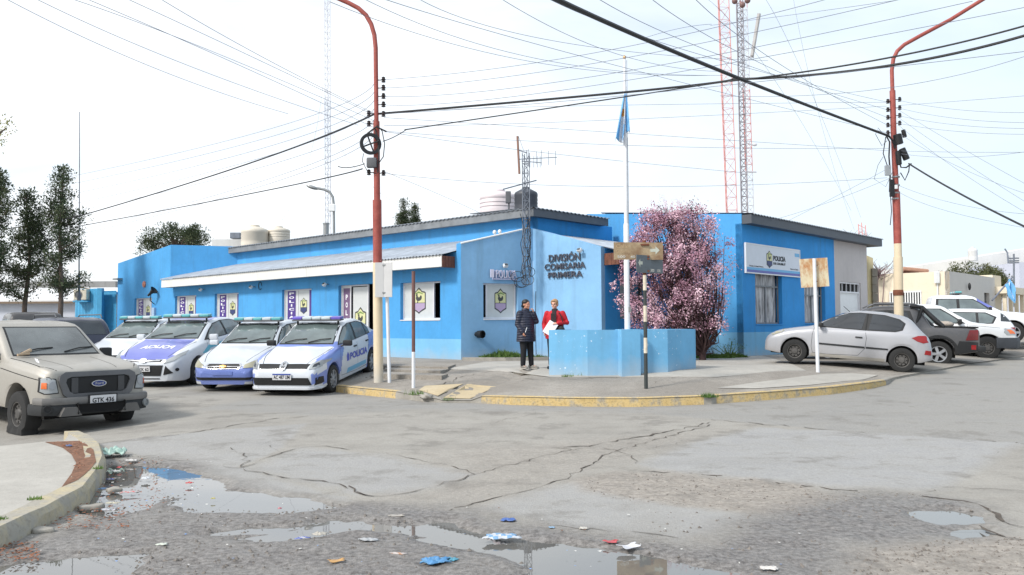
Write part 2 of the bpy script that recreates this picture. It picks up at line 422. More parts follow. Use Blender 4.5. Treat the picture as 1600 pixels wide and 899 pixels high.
sp = t.n('ShaderNodeSeparateColor'); t.l(at_.outputs['Color'], sp.inputs[0])
wetf, litf, grf, newf = sp.outputs[0], sp.outputs[1], sp.outputs[2], at_.outputs['Alpha']
big = t.noise(.35, 6, .6); mid = t.noise(2.2, 6, .62); fin = t.noise(38, 4, .7); spk = t.vor(85); 
a = t.mix(t.rng(big, .3, .7), lin((152, 148, 141)), lin((168, 164, 156)))
a = t.mix(newf, a, t.mix(t.rng(mid, .35, .65), lin((148, 146, 142)), lin((160, 158, 153))))
a = t.mix(litf, a, t.mix(t.rng(mid, .3, .7), lin((158, 157, 156)), lin((172, 171, 168))))
a = t.mix(t.math('MULTIPLY', grf, .85), a, t.mix(t.rng(t.noise(16, 5, .7), .35, .65), lin((132, 124, 116)), lin((178, 170, 160))))
a = t.mix(t.rng(mid, .45, .75, 0, .38), a, lin((118, 112, 104)))
blot = t.noise(1.1, 7, .7); a = t.mix(t.rng(blot, .55, .64, 0, .35), a, lin((104, 100, 95))); a = t.mix(t.rng(t.vor(.8), .0, .12, .22, 0), a, lin((92, 88, 84)))
a = t.mix(t.rng(fin, .35, .7, .28, 0), a, lin((70, 68, 66)))
a = t.mix(t.rng(spk, .0, .16, .45, 0), a, lin((186, 180, 170)))
tyre = t.noise(.9, 4, .5, vec=t.scaled((.25, 1.6, 1)))
a = t.mix(t.rng(tyre, .5, .72, 0, .22), a, lin((112, 109, 104)))
wetn = t.math('MULTIPLY', wetf, t.rng(t.noise(1.5, 5, .65), .25, .6, .72, 1))
dk = t.mix(t.rng(t.noise(20, 6, .75), .36, .62), lin((62, 57, 54)), lin((134, 130, 127)))
a = t.mix(t.math('MULTIPLY', wetn, .92), a, dk)
t.base(a)
wr = t.rng(t.noise(3.0, 5, .6), .35, .62, .38, .6)
rr = t.n('ShaderNodeMix'); rr.data_type = 'FLOAT'; t.l(wetn, rr.inputs[0]); rr.inputs[2].default_value = .93; t.l(wr, rr.inputs[3]); t.l(rr.outputs[0], t.b.inputs['Roughness'])
t.b.inputs['Specular IOR Level'].default_value = .4
hh = t.math('ADD', t.math('MULTIPLY', fin, .7), t.math('ADD', t.math('MULTIPLY', t.noise(16, 5, .7), t.math('ADD', .6, t.math('MULTIPLY', grf, 1.6))), t.math('MULTIPLY', spk, -.6)))
t.bump(hh, .45, .012)
me.materials.append(t.mat)
road = bpy.data.objects.new('road', me); COL.objects.link(road); setp(road, kind='structure')
# water
t = NT('puddle_water'); t.base(lin((104, 102, 98))); t.rough(.012); t.b.inputs['IOR'].default_value = 1.6  # base colour lightened to stand in for bright sky reflection
t.b.inputs['Specular IOR Level'].default_value = .7
t.bump(t.noise(3.5, 3), .03, .01); M['water'] = t.mat
for P in PUD:
    W = P2(P); c = sum(W, Vector())/len(W); b = MB()
    pts = [(c + (p-c)*1.0 + (p-c).normalized()*.28) for p in W]
    xs_ = [p.x for p in pts]; ys_ = [p.y for p in pts]
    b.face([(min(xs_), min(ys_), -.021), (max(xs_), min(ys_), -.021), (max(xs_), max(ys_), -.021), (min(xs_), max(ys_), -.021)])
    PB = b
    o = b.build('puddle', M['water']); setp(o, kind='structure')
# overlapping puddle rectangles would be coplanar: stagger them a hair
for i, o in enumerate([q for q in COL.objects if q.name.startswith('puddle')]): o.location.z = -.0004*i
# cracks
M['crack'] = mat('dirt_in_crack', (84, 76, 68), .95, .4, 8)
b = MB()
def crack(pts, wd=.02, fn=zr, dz=.007):
    W = [gp(u, v, fn) for u, v in pts]; L = []
    for a_, c_ in zip(W, W[1:]):
        n = max(2, int((c_-a_).length/.12))
        for i in range(n): L.append(a_.lerp(c_, i/n))
    L.append(W[-1]); J = [L[0]]
    for p in L[1:-1]:
        s = p.length*.0035; J.append(p+Vector((rnd.uniform(-s, s)*1.3, rnd.uniform(-s, s)*1.6, 0)))
    J.append(L[-1]); prev = None
    for i, p in enumerate(J):
        d = (J[min(i+1, len(J)-1)]-J[max(i-1, 0)]); d = Vector((-d.y, d.x, 0)).normalized()
        ww = .62*wd*(rnd.uniform(.1, 1.3) if rnd.random() > .12 else .05)*(.5 if i in (0, len(J)-1) else 1)
        l, r_ = p+d*ww, p-d*ww*rnd.uniform(.4, 1)
        l.z = fn(l.x, l.y)+dz; r_.z = fn(r_.x, r_.y)+dz
        if prev: b.face([prev[1], r_, l, prev[0]])
        prev = (l, r_)
for pts, wd in (([(375, 732), (430, 713), (470, 699), (500, 697), (600, 709), (700, 728), (742, 742)], .016), ([(742, 742), (790, 729), (850, 713), (905, 702)], .014),
                ([(380, 733), (440, 746), (530, 757), (556, 772), (590, 778), (650, 768), (742, 742)], .022), ([(585, 777), (560, 768), (545, 760)], .03),
                ([(700, 800), (760, 783), (830, 766), (890, 745), (960, 705), (1050, 680), (1110, 664)], .018),
                ([(1000, 737), (1080, 740), (1160, 748), (1300, 765), (1340, 768)], .035), ([(1110, 656), (1250, 668), (1400, 683), (1640, 697)], .02),
                ([(1448, 770), (1480, 748), (1545, 712), (1560, 703), (1590, 692)], .035), ([(1340, 704), (1420, 712), (1500, 710), (1560, 703)], .01),
                ([(1345, 700), (1360, 685), (1380, 682)], .012), ([(150, 694), (260, 683), (350, 668), (430, 655), (500, 648)], .022), ([(880, 700), (920, 697), (960, 690), (1040, 676), (1110, 660)], .03),
                ([(855, 820), (905, 826), (1000, 834), (1060, 842)], .012), ([(1130, 850), (1160, 838)], .012), ([(820, 632), (860, 640), (1100, 648)], .006), ([(1440, 776), (1510, 785), (1555, 800), (1568, 816)], .035),
                ([(1568, 816), (1600, 825)], .03), ([(1530, 822), (1560, 838), (1600, 845)], .03), ([(360, 700), (388, 715), (375, 732)], .012), ([(860, 700), (900, 705), (905, 702)], .01),
                ([(440, 708), (415, 694), (470, 680), (560, 672)], .006), ([(730, 674), (790, 655), (850, 645)], .006), ([(1440, 760), (1500, 762), (1640, 772)], .01), ([(240, 735), (330, 728), (375, 732)], .012),
                ([(160, 735), (230, 716), (300, 722)], .012), ([(940, 700), (985, 712), (1000, 728)], .01), ([(1010, 702), (1080, 690)], .008)):
    crack(pts, wd)
# pebbles and chips of broken asphalt
M['chips'] = mat('asphalt_chips', (112, 106, 100), .9, .4, 20)
o = b.build('crack', M['crack']); setp(o, kind='structure')
b = MB()
PUDW = [[(p.x, p.y) for p in P2(P)] for P in PUD]
def chip(x, y, s, fn=zr):
    z = fn(x, y); n = 5; a0 = rnd.random()*6
    P = [Vector((x+s*rnd.uniform(.6, 1.1)*math.cos(a0+i*1.257), y+s*rnd.uniform(.6, 1.1)*math.sin(a0+i*1.257), z-.003)) for i in range(n)]
    T_ = Vector((x+rnd.uniform(-.3, .3)*s, y, z+s*rnd.uniform(.4, .8)))
    for i in range(n): b.face([P[i], P[(i+1) % n], T_])
for poly, n in (([(880, 745), (1040, 736), (1300, 766), (1450, 772), (1560, 800), (1500, 812), (1200, 806), (950, 780)], 650), ([(140, 800), (300, 762), (560, 790), (900, 870), (700, 899), (100, 899)], 800),
                ([(1330, 899), (1340, 850), (1600, 840), (1600, 899)], 350), ([(1000, 899), (1000, 800), (1400, 800), (1400, 899)], 220), ([(150, 740), (170, 700), (260, 720), (200, 780)], 120)):
    W = [(p.x, p.y) for p in P2(poly)]; x0 = min(p[0] for p in W); x1 = max(p[0] for p in W); y0 = min(p[1] for p in W); y1 = max(p[1] for p in W); c = 0
    while c < n:
        x, y = rnd.uniform(x0, x1), rnd.uniform(y0, y1)
        if inpoly(x, y, W) and not any(inpoly(x, y, q_) for q_ in PUDW): chip(x, y, rnd.choice((.006, .008, .01, .015, .02))*rnd.uniform(.7, 1.2)); c += 1
o = b.build('loose_gravel', M['chips']); setp(o, 'loose chips of broken asphalt scattered over the road', 'gravel', kind='stuff')
# ------------------------------------------------------------------ pavements and kerbs
def paving_mat(name, c1, c2, agg=.5):
    t = NT(name); big = t.noise(.5, 6, .6); mid = t.noise(3, 6, .65); f = t.noise(45, 4, .7); v = t.vor(60)
    a = t.mix(t.rng(big, .4, .62), lin(c1), lin(c2)); a = t.mix(t.rng(mid, .4, .7, 0, .35), a, sc(lin(c1), .7))
    a = t.mix(t.rng(t.noise(13, 5, .75), .5, .7, 0, agg*.6), a, lin((112, 105, 98))); a = t.mix(t.rng(f, .3, .65, agg*.6, 0), a, lin((92, 86, 80))); a = t.mix(t.rng(v, 0, .2, agg*.8, 0), a, lin((200, 190, 178)))
    t.base(a); t.rough(.92); t.bump(t.math('ADD', f, t.math('MULTIPLY', mid, .8)), .4, .012); return t.mat
M['paving'] = paving_mat('gravelly_concrete_pavement', (146, 140, 131), (170, 164, 155), 1.0)
M['smooth_paving'] = paving_mat('smooth_concrete_pavement', (168, 164, 156), (184, 180, 172), .3)
M['kerb_yellow'] = None
t = NT('worn_yellow_kerb_paint'); n1 = t.noise(5, 6, .65); n2 = t.noise(30, 5, .7)
a = t.mix(t.rng(n1, .3, .7), lin((188, 162, 108)), lin((206, 184, 136))); a = t.mix(t.rng(n1, .5, .62), a, lin((158, 150, 134))); a = t.mix(t.rng(n2, .48, .7, 0, .7), a, lin((120, 104, 78)))
t.base(a); t.rough(.85); t.bump(n2, .4, .01); M['kerb_yellow'] = t.mat
def sheet(name, poly, zfn, m, step=.4, dz=0.0, dens=None, kind='structure', skirt=0):
    vs_ = [Vector((p[0], p[1])) for p in poly]; n = len(vs_); xs_ = [p.x for p in vs_]; ys_ = [p.y for p in vs_]
    pts = list(vs_); x = min(xs_)
    while x < max(xs_):
        y = min(ys_)
        while y < max(ys_):
            if inpoly(x, y, poly) and min((q-Vector((x, y))).length for q in vs_) > step*.4: pts.append(Vector((x, y)))
            y += step
        x += step
    r = delaunay_2d_cdt(pts, [(i, (i+1) % n) for i in range(n)], [], 1, 1e-5)
    b = MB(); b.raw([(p.x, p.y, zfn(p.x, p.y)+dz) for p in r[0]], [tuple(f) for f in r[2]])
    o = b.build(name, m, smooth=30); return setp(o, kind=kind) if kind else o
# station pavement: fine near the corner, coarse behind
Kin = [k[0] for k in K]
def dens_line(P, step):
    L = []
    for a_, c_ in zip(P, P[1:]):
        n = max(1, int((c_-a_).length/step)); L += [a_.lerp(c_, i/n) for i in range(n)]
    return L+[P[-1]]
line = dens_line([Kin[0]+(Kin[1]-Kin[0])*.55]+Kin[1:-1]+[Kin[-2]+(Kin[-1]-Kin[-2])*.5], .5)
far_l, far_r = line[0], line[-1]
poly = [(p.x, p.y) for p in line] + [(far_r.x-8, far_r.y+8), (14.5, 36.5), (4, 33), (-14, 41), (far_l.x+8, far_l.y+8)]
sheet('pavement', poly, zs, M['paving'], .24)
# smoother concrete patches
def patch(pts, m, fn=zs, dz=.010, name='pavement_patch'):
    sheet(name, [(p.x, p.y) for p in (gp(u, v, fn) for u, v in pts)], fn, m, .12, dz)
patch([(760, 566), (1100, 560), (1190, 556), (1260, 580), (1120, 590), (860, 590), (800, 582), (700, 578)], M['smooth_paving'])
patch([(1120, 607), (1230, 592), (1330, 584), (1372, 587), (1350, 594), (1270, 602), (1180, 608)], M['smooth_paving'])
M['ramp'] = paving_mat('yellowish_ramp_concrete', (194, 176, 142), (206, 192, 164), .4)
patch([(734, 624), (692, 623), (730, 601), (775, 605)], M['ramp'])
patch([(684, 620), (654, 611), (664, 604), (724, 601)], M['ramp'], dz=.016)
# kerb stones
by = MB(); bg_ = MB()
for i in range(0, len(K)-1):
    a_, ha, ca_ = K[i]; c_, hb, cb = K[i+1]; L = (c_-a_).length; n = max(1, int(L/(.5 if 1 <= i < len(K)-2 else 2)))
    yellow = ca_ and cb
    for j in range(n):
        p, q = a_.lerp(c_, j/n), a_.lerp(c_, (j+1)/n); h0 = ha+(hb-ha)*j/n; h1 = ha+(hb-ha)*(j+1)/n
        d = (q-p).normalized(); inn = Vector((-d.y, d.x, 0))
        if inn.y < 0 and abs(d.x) > .3: inn = -inn
        if i > len(K)-5: inn = Vector((-.731, .682, 0))
        pz, qz = zr(p.x, p.y), zr(q.x, q.y)
        if h0 < .02 and h1 < .02: continue
        B = by if yellow else bg_
        e = .012
        P = [p+Vector((0, 0, -.1)), q+Vector((0, 0, -.1)), q+inn*.16+Vector((0, 0, -.1)), p+inn*.16+Vector((0, 0, -.1))]
        T_ = [p+inn*.035+Vector((0, 0, h0+e)), q+inn*.035+Vector((0, 0, h1+e)), q+inn*.16+Vector((0, 0, h1+e)), p+inn*.16+Vector((0, 0, h0+e))]
        Mi = [p+inn*.008+Vector((0, 0, h0-.025)), q+inn*.008+Vector((0, 0, h1-.025))]
        for k_ in range(4):
            pass
        B.raw([P[0], P[1], P[2], P[3], T_[0], T_[1], T_[2], T_[3], Mi[0], Mi[1]], [(0, 1, 9, 8), (8, 9, 5, 4), (4, 5, 6, 7), (2, 3, 7, 6), (0, 8, 4, 7, 3), (1, 2, 6, 5, 9)])
o = by.build('kerb', M['kerb_yellow'], merge=True); setp(o, kind='structure')
o = bg_.build('kerb', M['concrete'], merge=True); setp(o, kind='structure')
# crack lines in pavement
b = MB(); crack([(690, 603), (720, 590), (790, 577), (800, 574)], .02, zs); crack([(815, 592), (870, 594), (950, 590)], .02, zs); crack([(800, 574), (830, 590), (800, 600)], .008, zs)
crack([(1020, 600), (1050, 590), (1150, 586)], .01, zs); crack([(1200, 580), (1240, 575), (1300, 572)], .012, zs); crack([(850, 580), (940, 593), (965, 590)], .01, zs)
crack([(1120, 612), (1200, 605), (1260, 602)], .008, zs); crack([(650, 612), (690, 604)], .03, zs)
o = b.build('crack', M['crack']); setp(o, kind='structure')
# near-left pavement island
def gz0(u, v): return gp(u, v, lambda x, y: zr(x, y))
outer = [gz0(*p) for p in ((-160, 925), (-40, 872), (0, 859), (80, 819), (138, 785), (160, 752), (167, 732), (160, 711), (146, 697), (128, 689))]
top = lambda x, y: zr(x, y)+.15
inner0 = []
for i, p in enumerate(outer):
    d = (outer[min(i+1, len(outer)-1)]-outer[max(i-1, 0)]).normalized(); inner0.append(p+Vector((-d.y, d.x, 0))*.13)
inner0 += [gp(u, v, top) for u, v in ((100, 688.5), (70, 690), (0, 697), (-200, 712))]+[Vector((-16, 8, 0)), Vector((-16, 3, 0))]
b = MB()
oo = dens_line(outer, .25)
prev = None
for i, p in enumerate(oo):
    d = (oo[min(i+1, len(oo)-1)]-oo[max(i-1, 0)]).normalized(); inn = Vector((-d.y, d.x, 0))
    z0 = zr(p.x, p.y)
    ring = [Vector((p.x, p.y, z0-.08)), p+inn*.012+Vector((0, 0, .1)), p+inn*.05+Vector((0, 0, .148)), p+inn*.22+Vector((0, 0, .152)), p+inn*.23+Vector((0, 0, -.05))]
    ring = [r_+Vector((rnd.uniform(-.006, .006), rnd.uniform(-.006, .006), rnd.uniform(-.003, .003))) for r_ in ring]
    if prev:
        for k_ in range(4): b.face([prev[k_], ring[k_], ring[k_+1], prev[k_+1]])
    else: b.face(ring[::-1])
    prev = ring
b.face(prev)
t = NT('faded_yellow_concrete_kerb'); n1 = t.noise(4, 6, .65); n2 = t.noise(26, 5, .7)
a = t.mix(t.rng(n1, .42, .62), lin((158, 153, 142)), lin((180, 168, 138))); a = t.mix(t.rng(n2, .5, .75, 0, .55), a, lin((110, 102, 90)))
t.base(a); t.rough(.9); t.bump(n2, .5, .012); M['kerb_old'] = t.mat
o = b.build('kerb', M['kerb_old'], merge=True, smooth=35); setp(o, kind='structure')
sheet('pavement', [(p.x, p.y) for p in inner0], lambda x, y: zr(x, y)+.148, M['smooth_paving'], .5)
soil = [gp(u, v, top) for u, v in ((128, 689), (70, 691), (98, 700), (112, 711), (119, 724), (112, 740), (96, 762), (122, 750), (140, 735), (150, 722), (146, 703))]
M['soil'] = mat('dry_leaf_litter_soil', (118, 84, 64), .95, .45, 22, bump=.6, bscale=60)
sheet('pavement_bed', [(p.x, p.y) for p in soil], lambda x, y: zr(x, y)+.153, M['soil'], .12)
b = MB()
for i in range(900):   # dry leaf flakes
    u, v = rnd.choice(((rnd.uniform(72, 132), rnd.uniform(693, 740)), (rnd.uniform(150, 260), rnd.uniform(715, 800)), (rnd.uniform(60, 200), rnd.uniform(790, 830)), (rnd.uniform(-10, 60), rnd.uniform(850, 880))))
    isbed = v < 742 and u < 134
    if isbed and not inpoly(u, v, [(128, 689), (70, 691), (98, 700), (112, 711), (119, 724), (112, 740), (140, 735), (150, 722), (146, 703)]): continue
    p = gp(u, v, top if isbed else zr); s_ = rnd.uniform(.006, .02); a_ = rnd.random()*6; q = p+Vector((0, 0, .012+rnd.random()*.01))
    b.face([q+Vector((s_*math.cos(a_+k_*2.1)*rnd.uniform(.5, 1.5), s_*math.sin(a_+k_*2.1)*rnd.uniform(.5, 1.5), rnd.uniform(-.006, .008))) for k_ in range(3)])
M['dryleaf'] = mat('dry_brown_leaf', (130, 84, 60), .9, .5, 30)
o = b.build('leaf_litter', M['dryleaf']); setp(o, 'reddish brown dry leaf litter in the bed and gutter of the near kerb', 'leaf litter', kind='stuff')

# ------------------------------------------------------------------ wall frames
class Fr:
    def __init__(s, o, d): s.o = Vector((o[0], o[1], 0)); s.d = Vector((d[0], d[1], 0)).normalized(); s.n = s.d.cross(Vector((0, 0, 1)))
    def p(s, t, z, n=0.0): return s.o+s.d*t+s.n*n+Vector((0, 0, z))
    def px(s, u, v, off=0.0):
        r_ = ray(u, v); k_ = ((s.o+s.n*off-CP).dot(s.n))/r_.dot(s.n); q = CP+r_*k_; return (q-s.o).dot(s.d), q.z
    def T(s, u, v=500): return s.px(u, v)[0]
    def M(s): return Matrix(((s.d.x, s.n.x, 0, s.o.x), (s.d.y, s.n.y, 0, s.o.y), (0, 0, 1, 0), (0, 0, 0, 1)))
def fbox(b, F, t0, t1, z0, z1, n0, n1):
    q = lambda t_, z_, n_: F.p(t_, z_, n_)
    b.hexa([q(t0, z0, n1), q(t1, z0, n1), q(t1, z0, n0), q(t0, z0, n0), q(t0, z1, n1), q(t1, z1, n1), q(t1, z1, n0), q(t0, z1, n0)])
def wallb(b, F, t0, t1, z0, za, zb, ops=(), th=.22, band=None, nf=0.0):
    ts = sorted(set([t0, t1]+[o_[k_] for o_ in ops for k_ in (0, 1)])); ztop = max(o_[3] for o_ in ops) if ops else None
    zsb = sorted(set([z0]+([band] if band else [])+[o_[k_] for o_ in ops for k_ in (2, 3) if o_[k_] > z0]))
    zt = lambda t_: za+(zb-za)*(t_-t0)/(t1-t0)
    for a_, c_ in zip(ts, ts[1:]):
        if c_-a_ < 1e-6: continue
        lv = zsb+[None]
        for k_ in range(len(lv)-1):
            lo, hi = lv[k_], lv[k_+1]; mid_ = (lo+hi)/2 if hi is not None else lo+.01
            if any(o_[0]-1e-6 <= a_ and c_ <= o_[1]+1e-6 and o_[2] <= mid_ <= o_[3] for o_ in ops): continue
            b.cur = 1 if (band and mid_ < band) else 0
            h0, h1 = (hi, hi) if hi is not None else (zt(a_), zt(c_))
            q = lambda t_, z_, n_: F.p(t_, z_, n_)
            b.hexa([q(a_, lo, nf), q(c_, lo, nf), q(c_, lo, -th), q(a_, lo, -th), q(a_, h0, nf), q(c_, h1, nf), q(c_, h1, -th), q(a_, h0, -th)])
    b.cur = 0
_tc = {}
def text_geo(s, bold=.0):
    key = (s, bold)
    if key in _tc: return _tc[key]
    cu = bpy.data.curves.new('t', 'FONT'); cu.body = s; cu.offset = bold; cu.resolution_u = 3
    o_ = bpy.data.objects.new('t', cu); COL.objects.link(o_); bpy.context.view_layer.update()
    m_ = bpy.data.meshes.new_from_object(o_.evaluated_get(bpy.context.evaluated_depsgraph_get()))
    vs_ = [v.co.copy() for v in m_.vertices]; fs_ = [tuple(p.vertices) for p in m_.polygons]
    bpy.data.objects.remove(o_); bpy.data.meshes.remove(m_)
    x0 = min(v.x for v in vs_); x1 = max(v.x for v in vs_); y0 = min(v.y for v in vs_); y1 = max(v.y for v in vs_)
    vs_ = [((v.x-x0)/(x1-x0), (v.y-y0)/(y1-y0)) for v in vs_]
    _tc[key] = (vs_, fs_, (x1-x0)/(y1-y0)); return _tc[key]
def ftext(b, F, s, t0, t1, z0, z1, n, depth=.004, bold=.015, slant=0.0):
    vs_, fs_, _ = text_geo(s, bold)
    N = len(vs_)
    fr = [F.p(t0+x*(t1-t0), z0+y*(z1-z0)+slant*x, n+depth) for x, y in vs_]; bk = [F.p(t0+x*(t1-t0), z0+y*(z1-z0)+slant*x, n) for x, y in vs_]
    # flip so that text faces +n
    b.raw(fr, fs_)
    from collections import Counter
    ec = Counter()
    for f in fs_:
        for i in range(len(f)): ec[(f[i], f[(i+1) % len(f)])] += 1
    side = [(i, j) for (i, j) in ec if (j, i) not in ec]
    b.raw(fr+bk, [(i, j, N+j, N+i)[::-1] for i, j in side])
SHIELD = [(.5, 1), (.62, .93), (.72, .86), (.9, .84), (.98, .8), (.98, .18), (.72, .1), (.62, .06), (.5, 0), (.38, .06), (.28, .1), (.02, .18), (.02, .8), (.1, .84), (.28, .86), (.38, .93)]
ROOST = [(.40, .42), (.47, .42), (.49, .5), (.56, .5), (.66, .53), (.72, .6), (.70, .68), (.64, .70), (.58, .64), (.52, .62), (.46, .66), (.44, .74), (.40, .78), (.36, .74), (.32, .70), (.36, .68), (.33, .6), (.36, .53), (.44, .5)]
M['em_yellow'] = mat('emblem_yellow_green', (206, 206, 156), .5, .06); M['em_purple'] = mat('emblem_purple', (170, 152, 182), .5, .06); M['em_dark'] = mat('emblem_dark', (62, 66, 66), .5, .1); M['em_green'] = mat('emblem_green', (110, 140, 70), .5, .1)
M['em_navy'] = mat('emblem_navy', (52, 62, 110), .5, .1)
def emblem(parent, F, tc_, z0, w_, h_, n, small=False):
    b = MB(); P = lambda pts, nn: [F.p(tc_+(x-.5)*w_, z0+y*h_, nn) for x, y in pts]
    b.cur = 0; b.prism([F.p(tc_+(x-.5)*w_*1.06, z0-.02*h_+y*h_*1.04, n) for x, y in SHIELD], F.n*.002)
    b.cur = 1
    up = [(.94, .42), (.94, .79), (.88, .8), (.72, .82), (.62, .89), (.5, .95), (.38, .89), (.28, .82), (.12, .8), (.06, .79), (.06, .42)]
    lo = [(.06, .40), (.06, .21), (.3, .13), (.4, .09), (.5, .04), (.6, .09), (.7, .13), (.94, .21), (.94, .40)]
    b.prism(P(up, n+.003), F.n*.002); b.cur = 2; b.prism(P(lo, n+.003), F.n*.002)
    b.cur = 3; b.prism(P([(x*1.15-.1, y*1.1-.06) for x, y in ROOST], n+.006), F.n*.002)
    b.cur = 4; b.prism(P([(.2, .78), (.5, .86), (.8, .78), (.8, .75), (.5, .8), (.2, .75)], n+.006), F.n*.002)
    return b.build('emblem', [M['em_dark'], M['em_yellow'], M['em_navy'] if small else M['em_purple'], M['em_dark'], M['em_green']], parent)

# ------------------------------------------------------------------ the police station
E = (-1.52, 24.9); C = (.66, 26.06); D = (2.60, 24.25); Kc = (7.21, 26.1)
FL = Fr(E, (.731, -.682)); FA = Fr(E, (C[0]-E[0], C[1]-E[1])); FB = Fr(C, (D[0]-C[0], D[1]-C[1])); FH = Fr(D, (.682, .731)); FF = Fr(Kc, (.682, .731)); FG = Fr(Kc, (.731, -.682))
FM = Fr(C, (.731, -.682)); FMR = Fr(C, (.682, .731))
st = thing('police_station', 'bright blue corner police station with grey sheet roof and notched entrance corner', 'building', (C[0], C[1], .5))
Z0 = .25; BAND = FL.px(660, 529.5)[1]
def opn(F, u0, u1, v0, v1):
    um = (u0+u1)/2; t0 = F.T(u0); t1 = F.T(u1); z1 = F.px(um, v0)[1]; z0 = F.px(um, v1)[1]; return (t0, t1, z0, z1)
# left facade
tL = FL.T(183); tB = FL.T(265.5)
ZT, ZB_ = 2.94, 1.76
wins = []
for u0, u1 in ((209.6, 236.8), (273, 306), (335.2, 372.4), (440.5, 486.4)): wins.append((FL.T(u0), FL.T(u1), ZB_, ZT))
door = (FL.T(528.7), FL.T(594), .5, 2.98)
bigw = (FL.T(625.5), FL.T(687.9), ZB_, ZT)
b = MB(); zL = FL.px(183, 412)[1]; zB2 = FL.px(265.5, 383)[1]
wallb(b, FL, tL, tB, Z0, zL, zB2, [wins[0]], band=BAND); b.build('wall', [M['blue'], M['sky_band']], st, merge=False)
b = MB(); wallb(b, FL, tB, 0, Z0, 4.0, 4.0, wins[1:]+[door, bigw], band=BAND)
# trim above canopy: keep the facade under the lean-to roof
b.v = [(x, y, min(z, 3.78) if z > 3.9 else z) for x, y, z in b.v]
b.build('wall', [M['blue'], M['sky_band']], st)
# facade end pier rising with the lean-to roof
b = MB(); wallb(b, FA, 0.003, FA.T(834)-.02, Z0, FA.px(719, 381)[1], FA.px(828, 357)[1], [(FA.T(755.3), FA.T(809.5), FA.px(780, 498.5)[1], FA.px(780, 443)[1])], band=None)
A_open = (FA.T(755.3), FA.T(809.5), FA.px(780, 498.5)[1], FA.px(780, 443)[1])
wA = b.build('wall', [M['sky_wall'], M['sky_wall']], st); setp(wA, 'pale blue corner wall with a framed window')
b = MB(); tBr = FB.T(940); wallb(b, FB, 0.0, tBr, Z0, FB.px(835, 357)[1], FB.px(940, 385.5)[1]); o = b.build('wall', [M['sky_wall'], M['sky_wall']], st)
# white coping line on wall A
b = MB(); p0, p1 = FA.p(0, FA.px(719, 381)[1], 0), FA.p(FA.T(826), FA.px(826, 357.6)[1], 0)
b.tube([p0+Vector((0, 0, .015)), p1+Vector((0, 0, .015))], .03, 6); b.build('coping', M['white'], st)
# recess wall H
Hend = 4.5; b = MB(); Hwin = (FH.T(969), FH.T(1007), 1.75, 2.95)
wallb(b, FH, .18, Hend, Z0, 3.8, 3.8, [Hwin], band=BAND); b.build('wall', [M['blue_shaded'], M['sky_band']], st)
b = MB(); fbox(b, FH, Hwin[0]+.02, Hwin[1]-.02, Hwin[2]+.02, Hwin[3]-.02, -.16, -.12); wn = b.build('window', M['winglass'], st)
b = MB()
for a_, c_, d_, e_ in ((Hwin[0], Hwin[1], Hwin[2], Hwin[2]+.05), (Hwin[0], Hwin[1], Hwin[3]-.05, Hwin[3]), (Hwin[0], Hwin[0]+.05, Hwin[2], Hwin[3]), (Hwin[1]-.05, Hwin[1], Hwin[2], Hwin[3])): fbox(b, FH, a_, c_, d_, e_, -.12, -.07)
b.build('frame', M['grey_fascia'], wn)
# right gable wall G and street wing F
tG = FG.T(938.5, 400); zG0 = FG.px(940, 332)[1]; zG1 = FG.px(1161, 334.2)[1]
b = MB(); wallb(b, FG, tG-.6, -.003, Z0, zG0, zG1, band=FF.px(1170, 519.5)[1]); b.build('wall', [M['blue'], M['sky_band']], st)
fw1 = opn(FF, 1180.9, 1222.8, 426, 506.5); fw2 = opn(FF, 1257.5, 1290, 446, 505.3)
zF = FF.px(1163, 350)[1]; tFe = FF.T(1305.5)
b = MB(); wallb(b, FF, 0, tFe, Z0, zF, zF, [fw1, fw2], band=FF.px(1170, 519.5)[1]); b.build('wall', [M['blue_shaded'], M['sky_band']], st)
dF = opn(FF, 1314, 1346.4, 440, 440); dF = (dF[0], dF[1], .4, FF.px(1314, 440)[1]); tEnd = FF.T(1357)
b = MB(); wallb(b, FF, tFe+.002, tEnd, Z0, zF, zF, [dF], nf=-.01); o = b.build('wall', [M['grey_wall'], M['grey_wall']], st); setp(o, 'pinkish grey wall with a white door at the far end of the wing')
# door and transom
b = MB(); fbox(b, FF, dF[0]+.05, dF[1]-.05, .45, dF[3]-.42, -.17, -.12)
dd = b.build('door', M['white'], st)
b = MB()
for a_, c_, e_, f_ in ((dF[0], dF[0]+.06, .45, dF[3]), (dF[1]-.06, dF[1], .45, dF[3]), (dF[0]+.06, dF[1]-.06, dF[3]-.42, dF[3]-.36), (dF[0]+.06, dF[1]-.06, dF[3]-.06, dF[3])): fbox(b, FF, a_, c_, e_, f_, -.13, -.06)
for k_ in range(1, 5):
    x = dF[0]+(dF[1]-dF[0])*k_/5; fbox(b, FF, x-.012, x+.012, dF[3]-.36, dF[3]-.06, -.12, -.08)
b.build('frame', M['white_frame'], dd)
b = MB(); fbox(b, FF, dF[0]+.06, dF[1]-.06, dF[3]-.36, dF[3]-.06, -.17, -.15); b.build('transom', M['dark_inside'], dd)
# hidden masses and roofs
b = MB(); zE = 4.98
def P3(F, t_, n_, z_): return F.p(t_, z_, n_)
# main walls
b = MB(); wallb(b, FM, FM.T(372, 400)-.2, .0, 3.6, zE, zE, th=.25); b.build('wall', [M['blue'], M['blue']], st)
b = MB(); tMR = FMR.T(940, 345)+.6; wallb(b, FMR, .0, tMR, 3.6, zE, zE, th=.25); b.build('wall', [M['blue_shaded'], M['blue']], st)
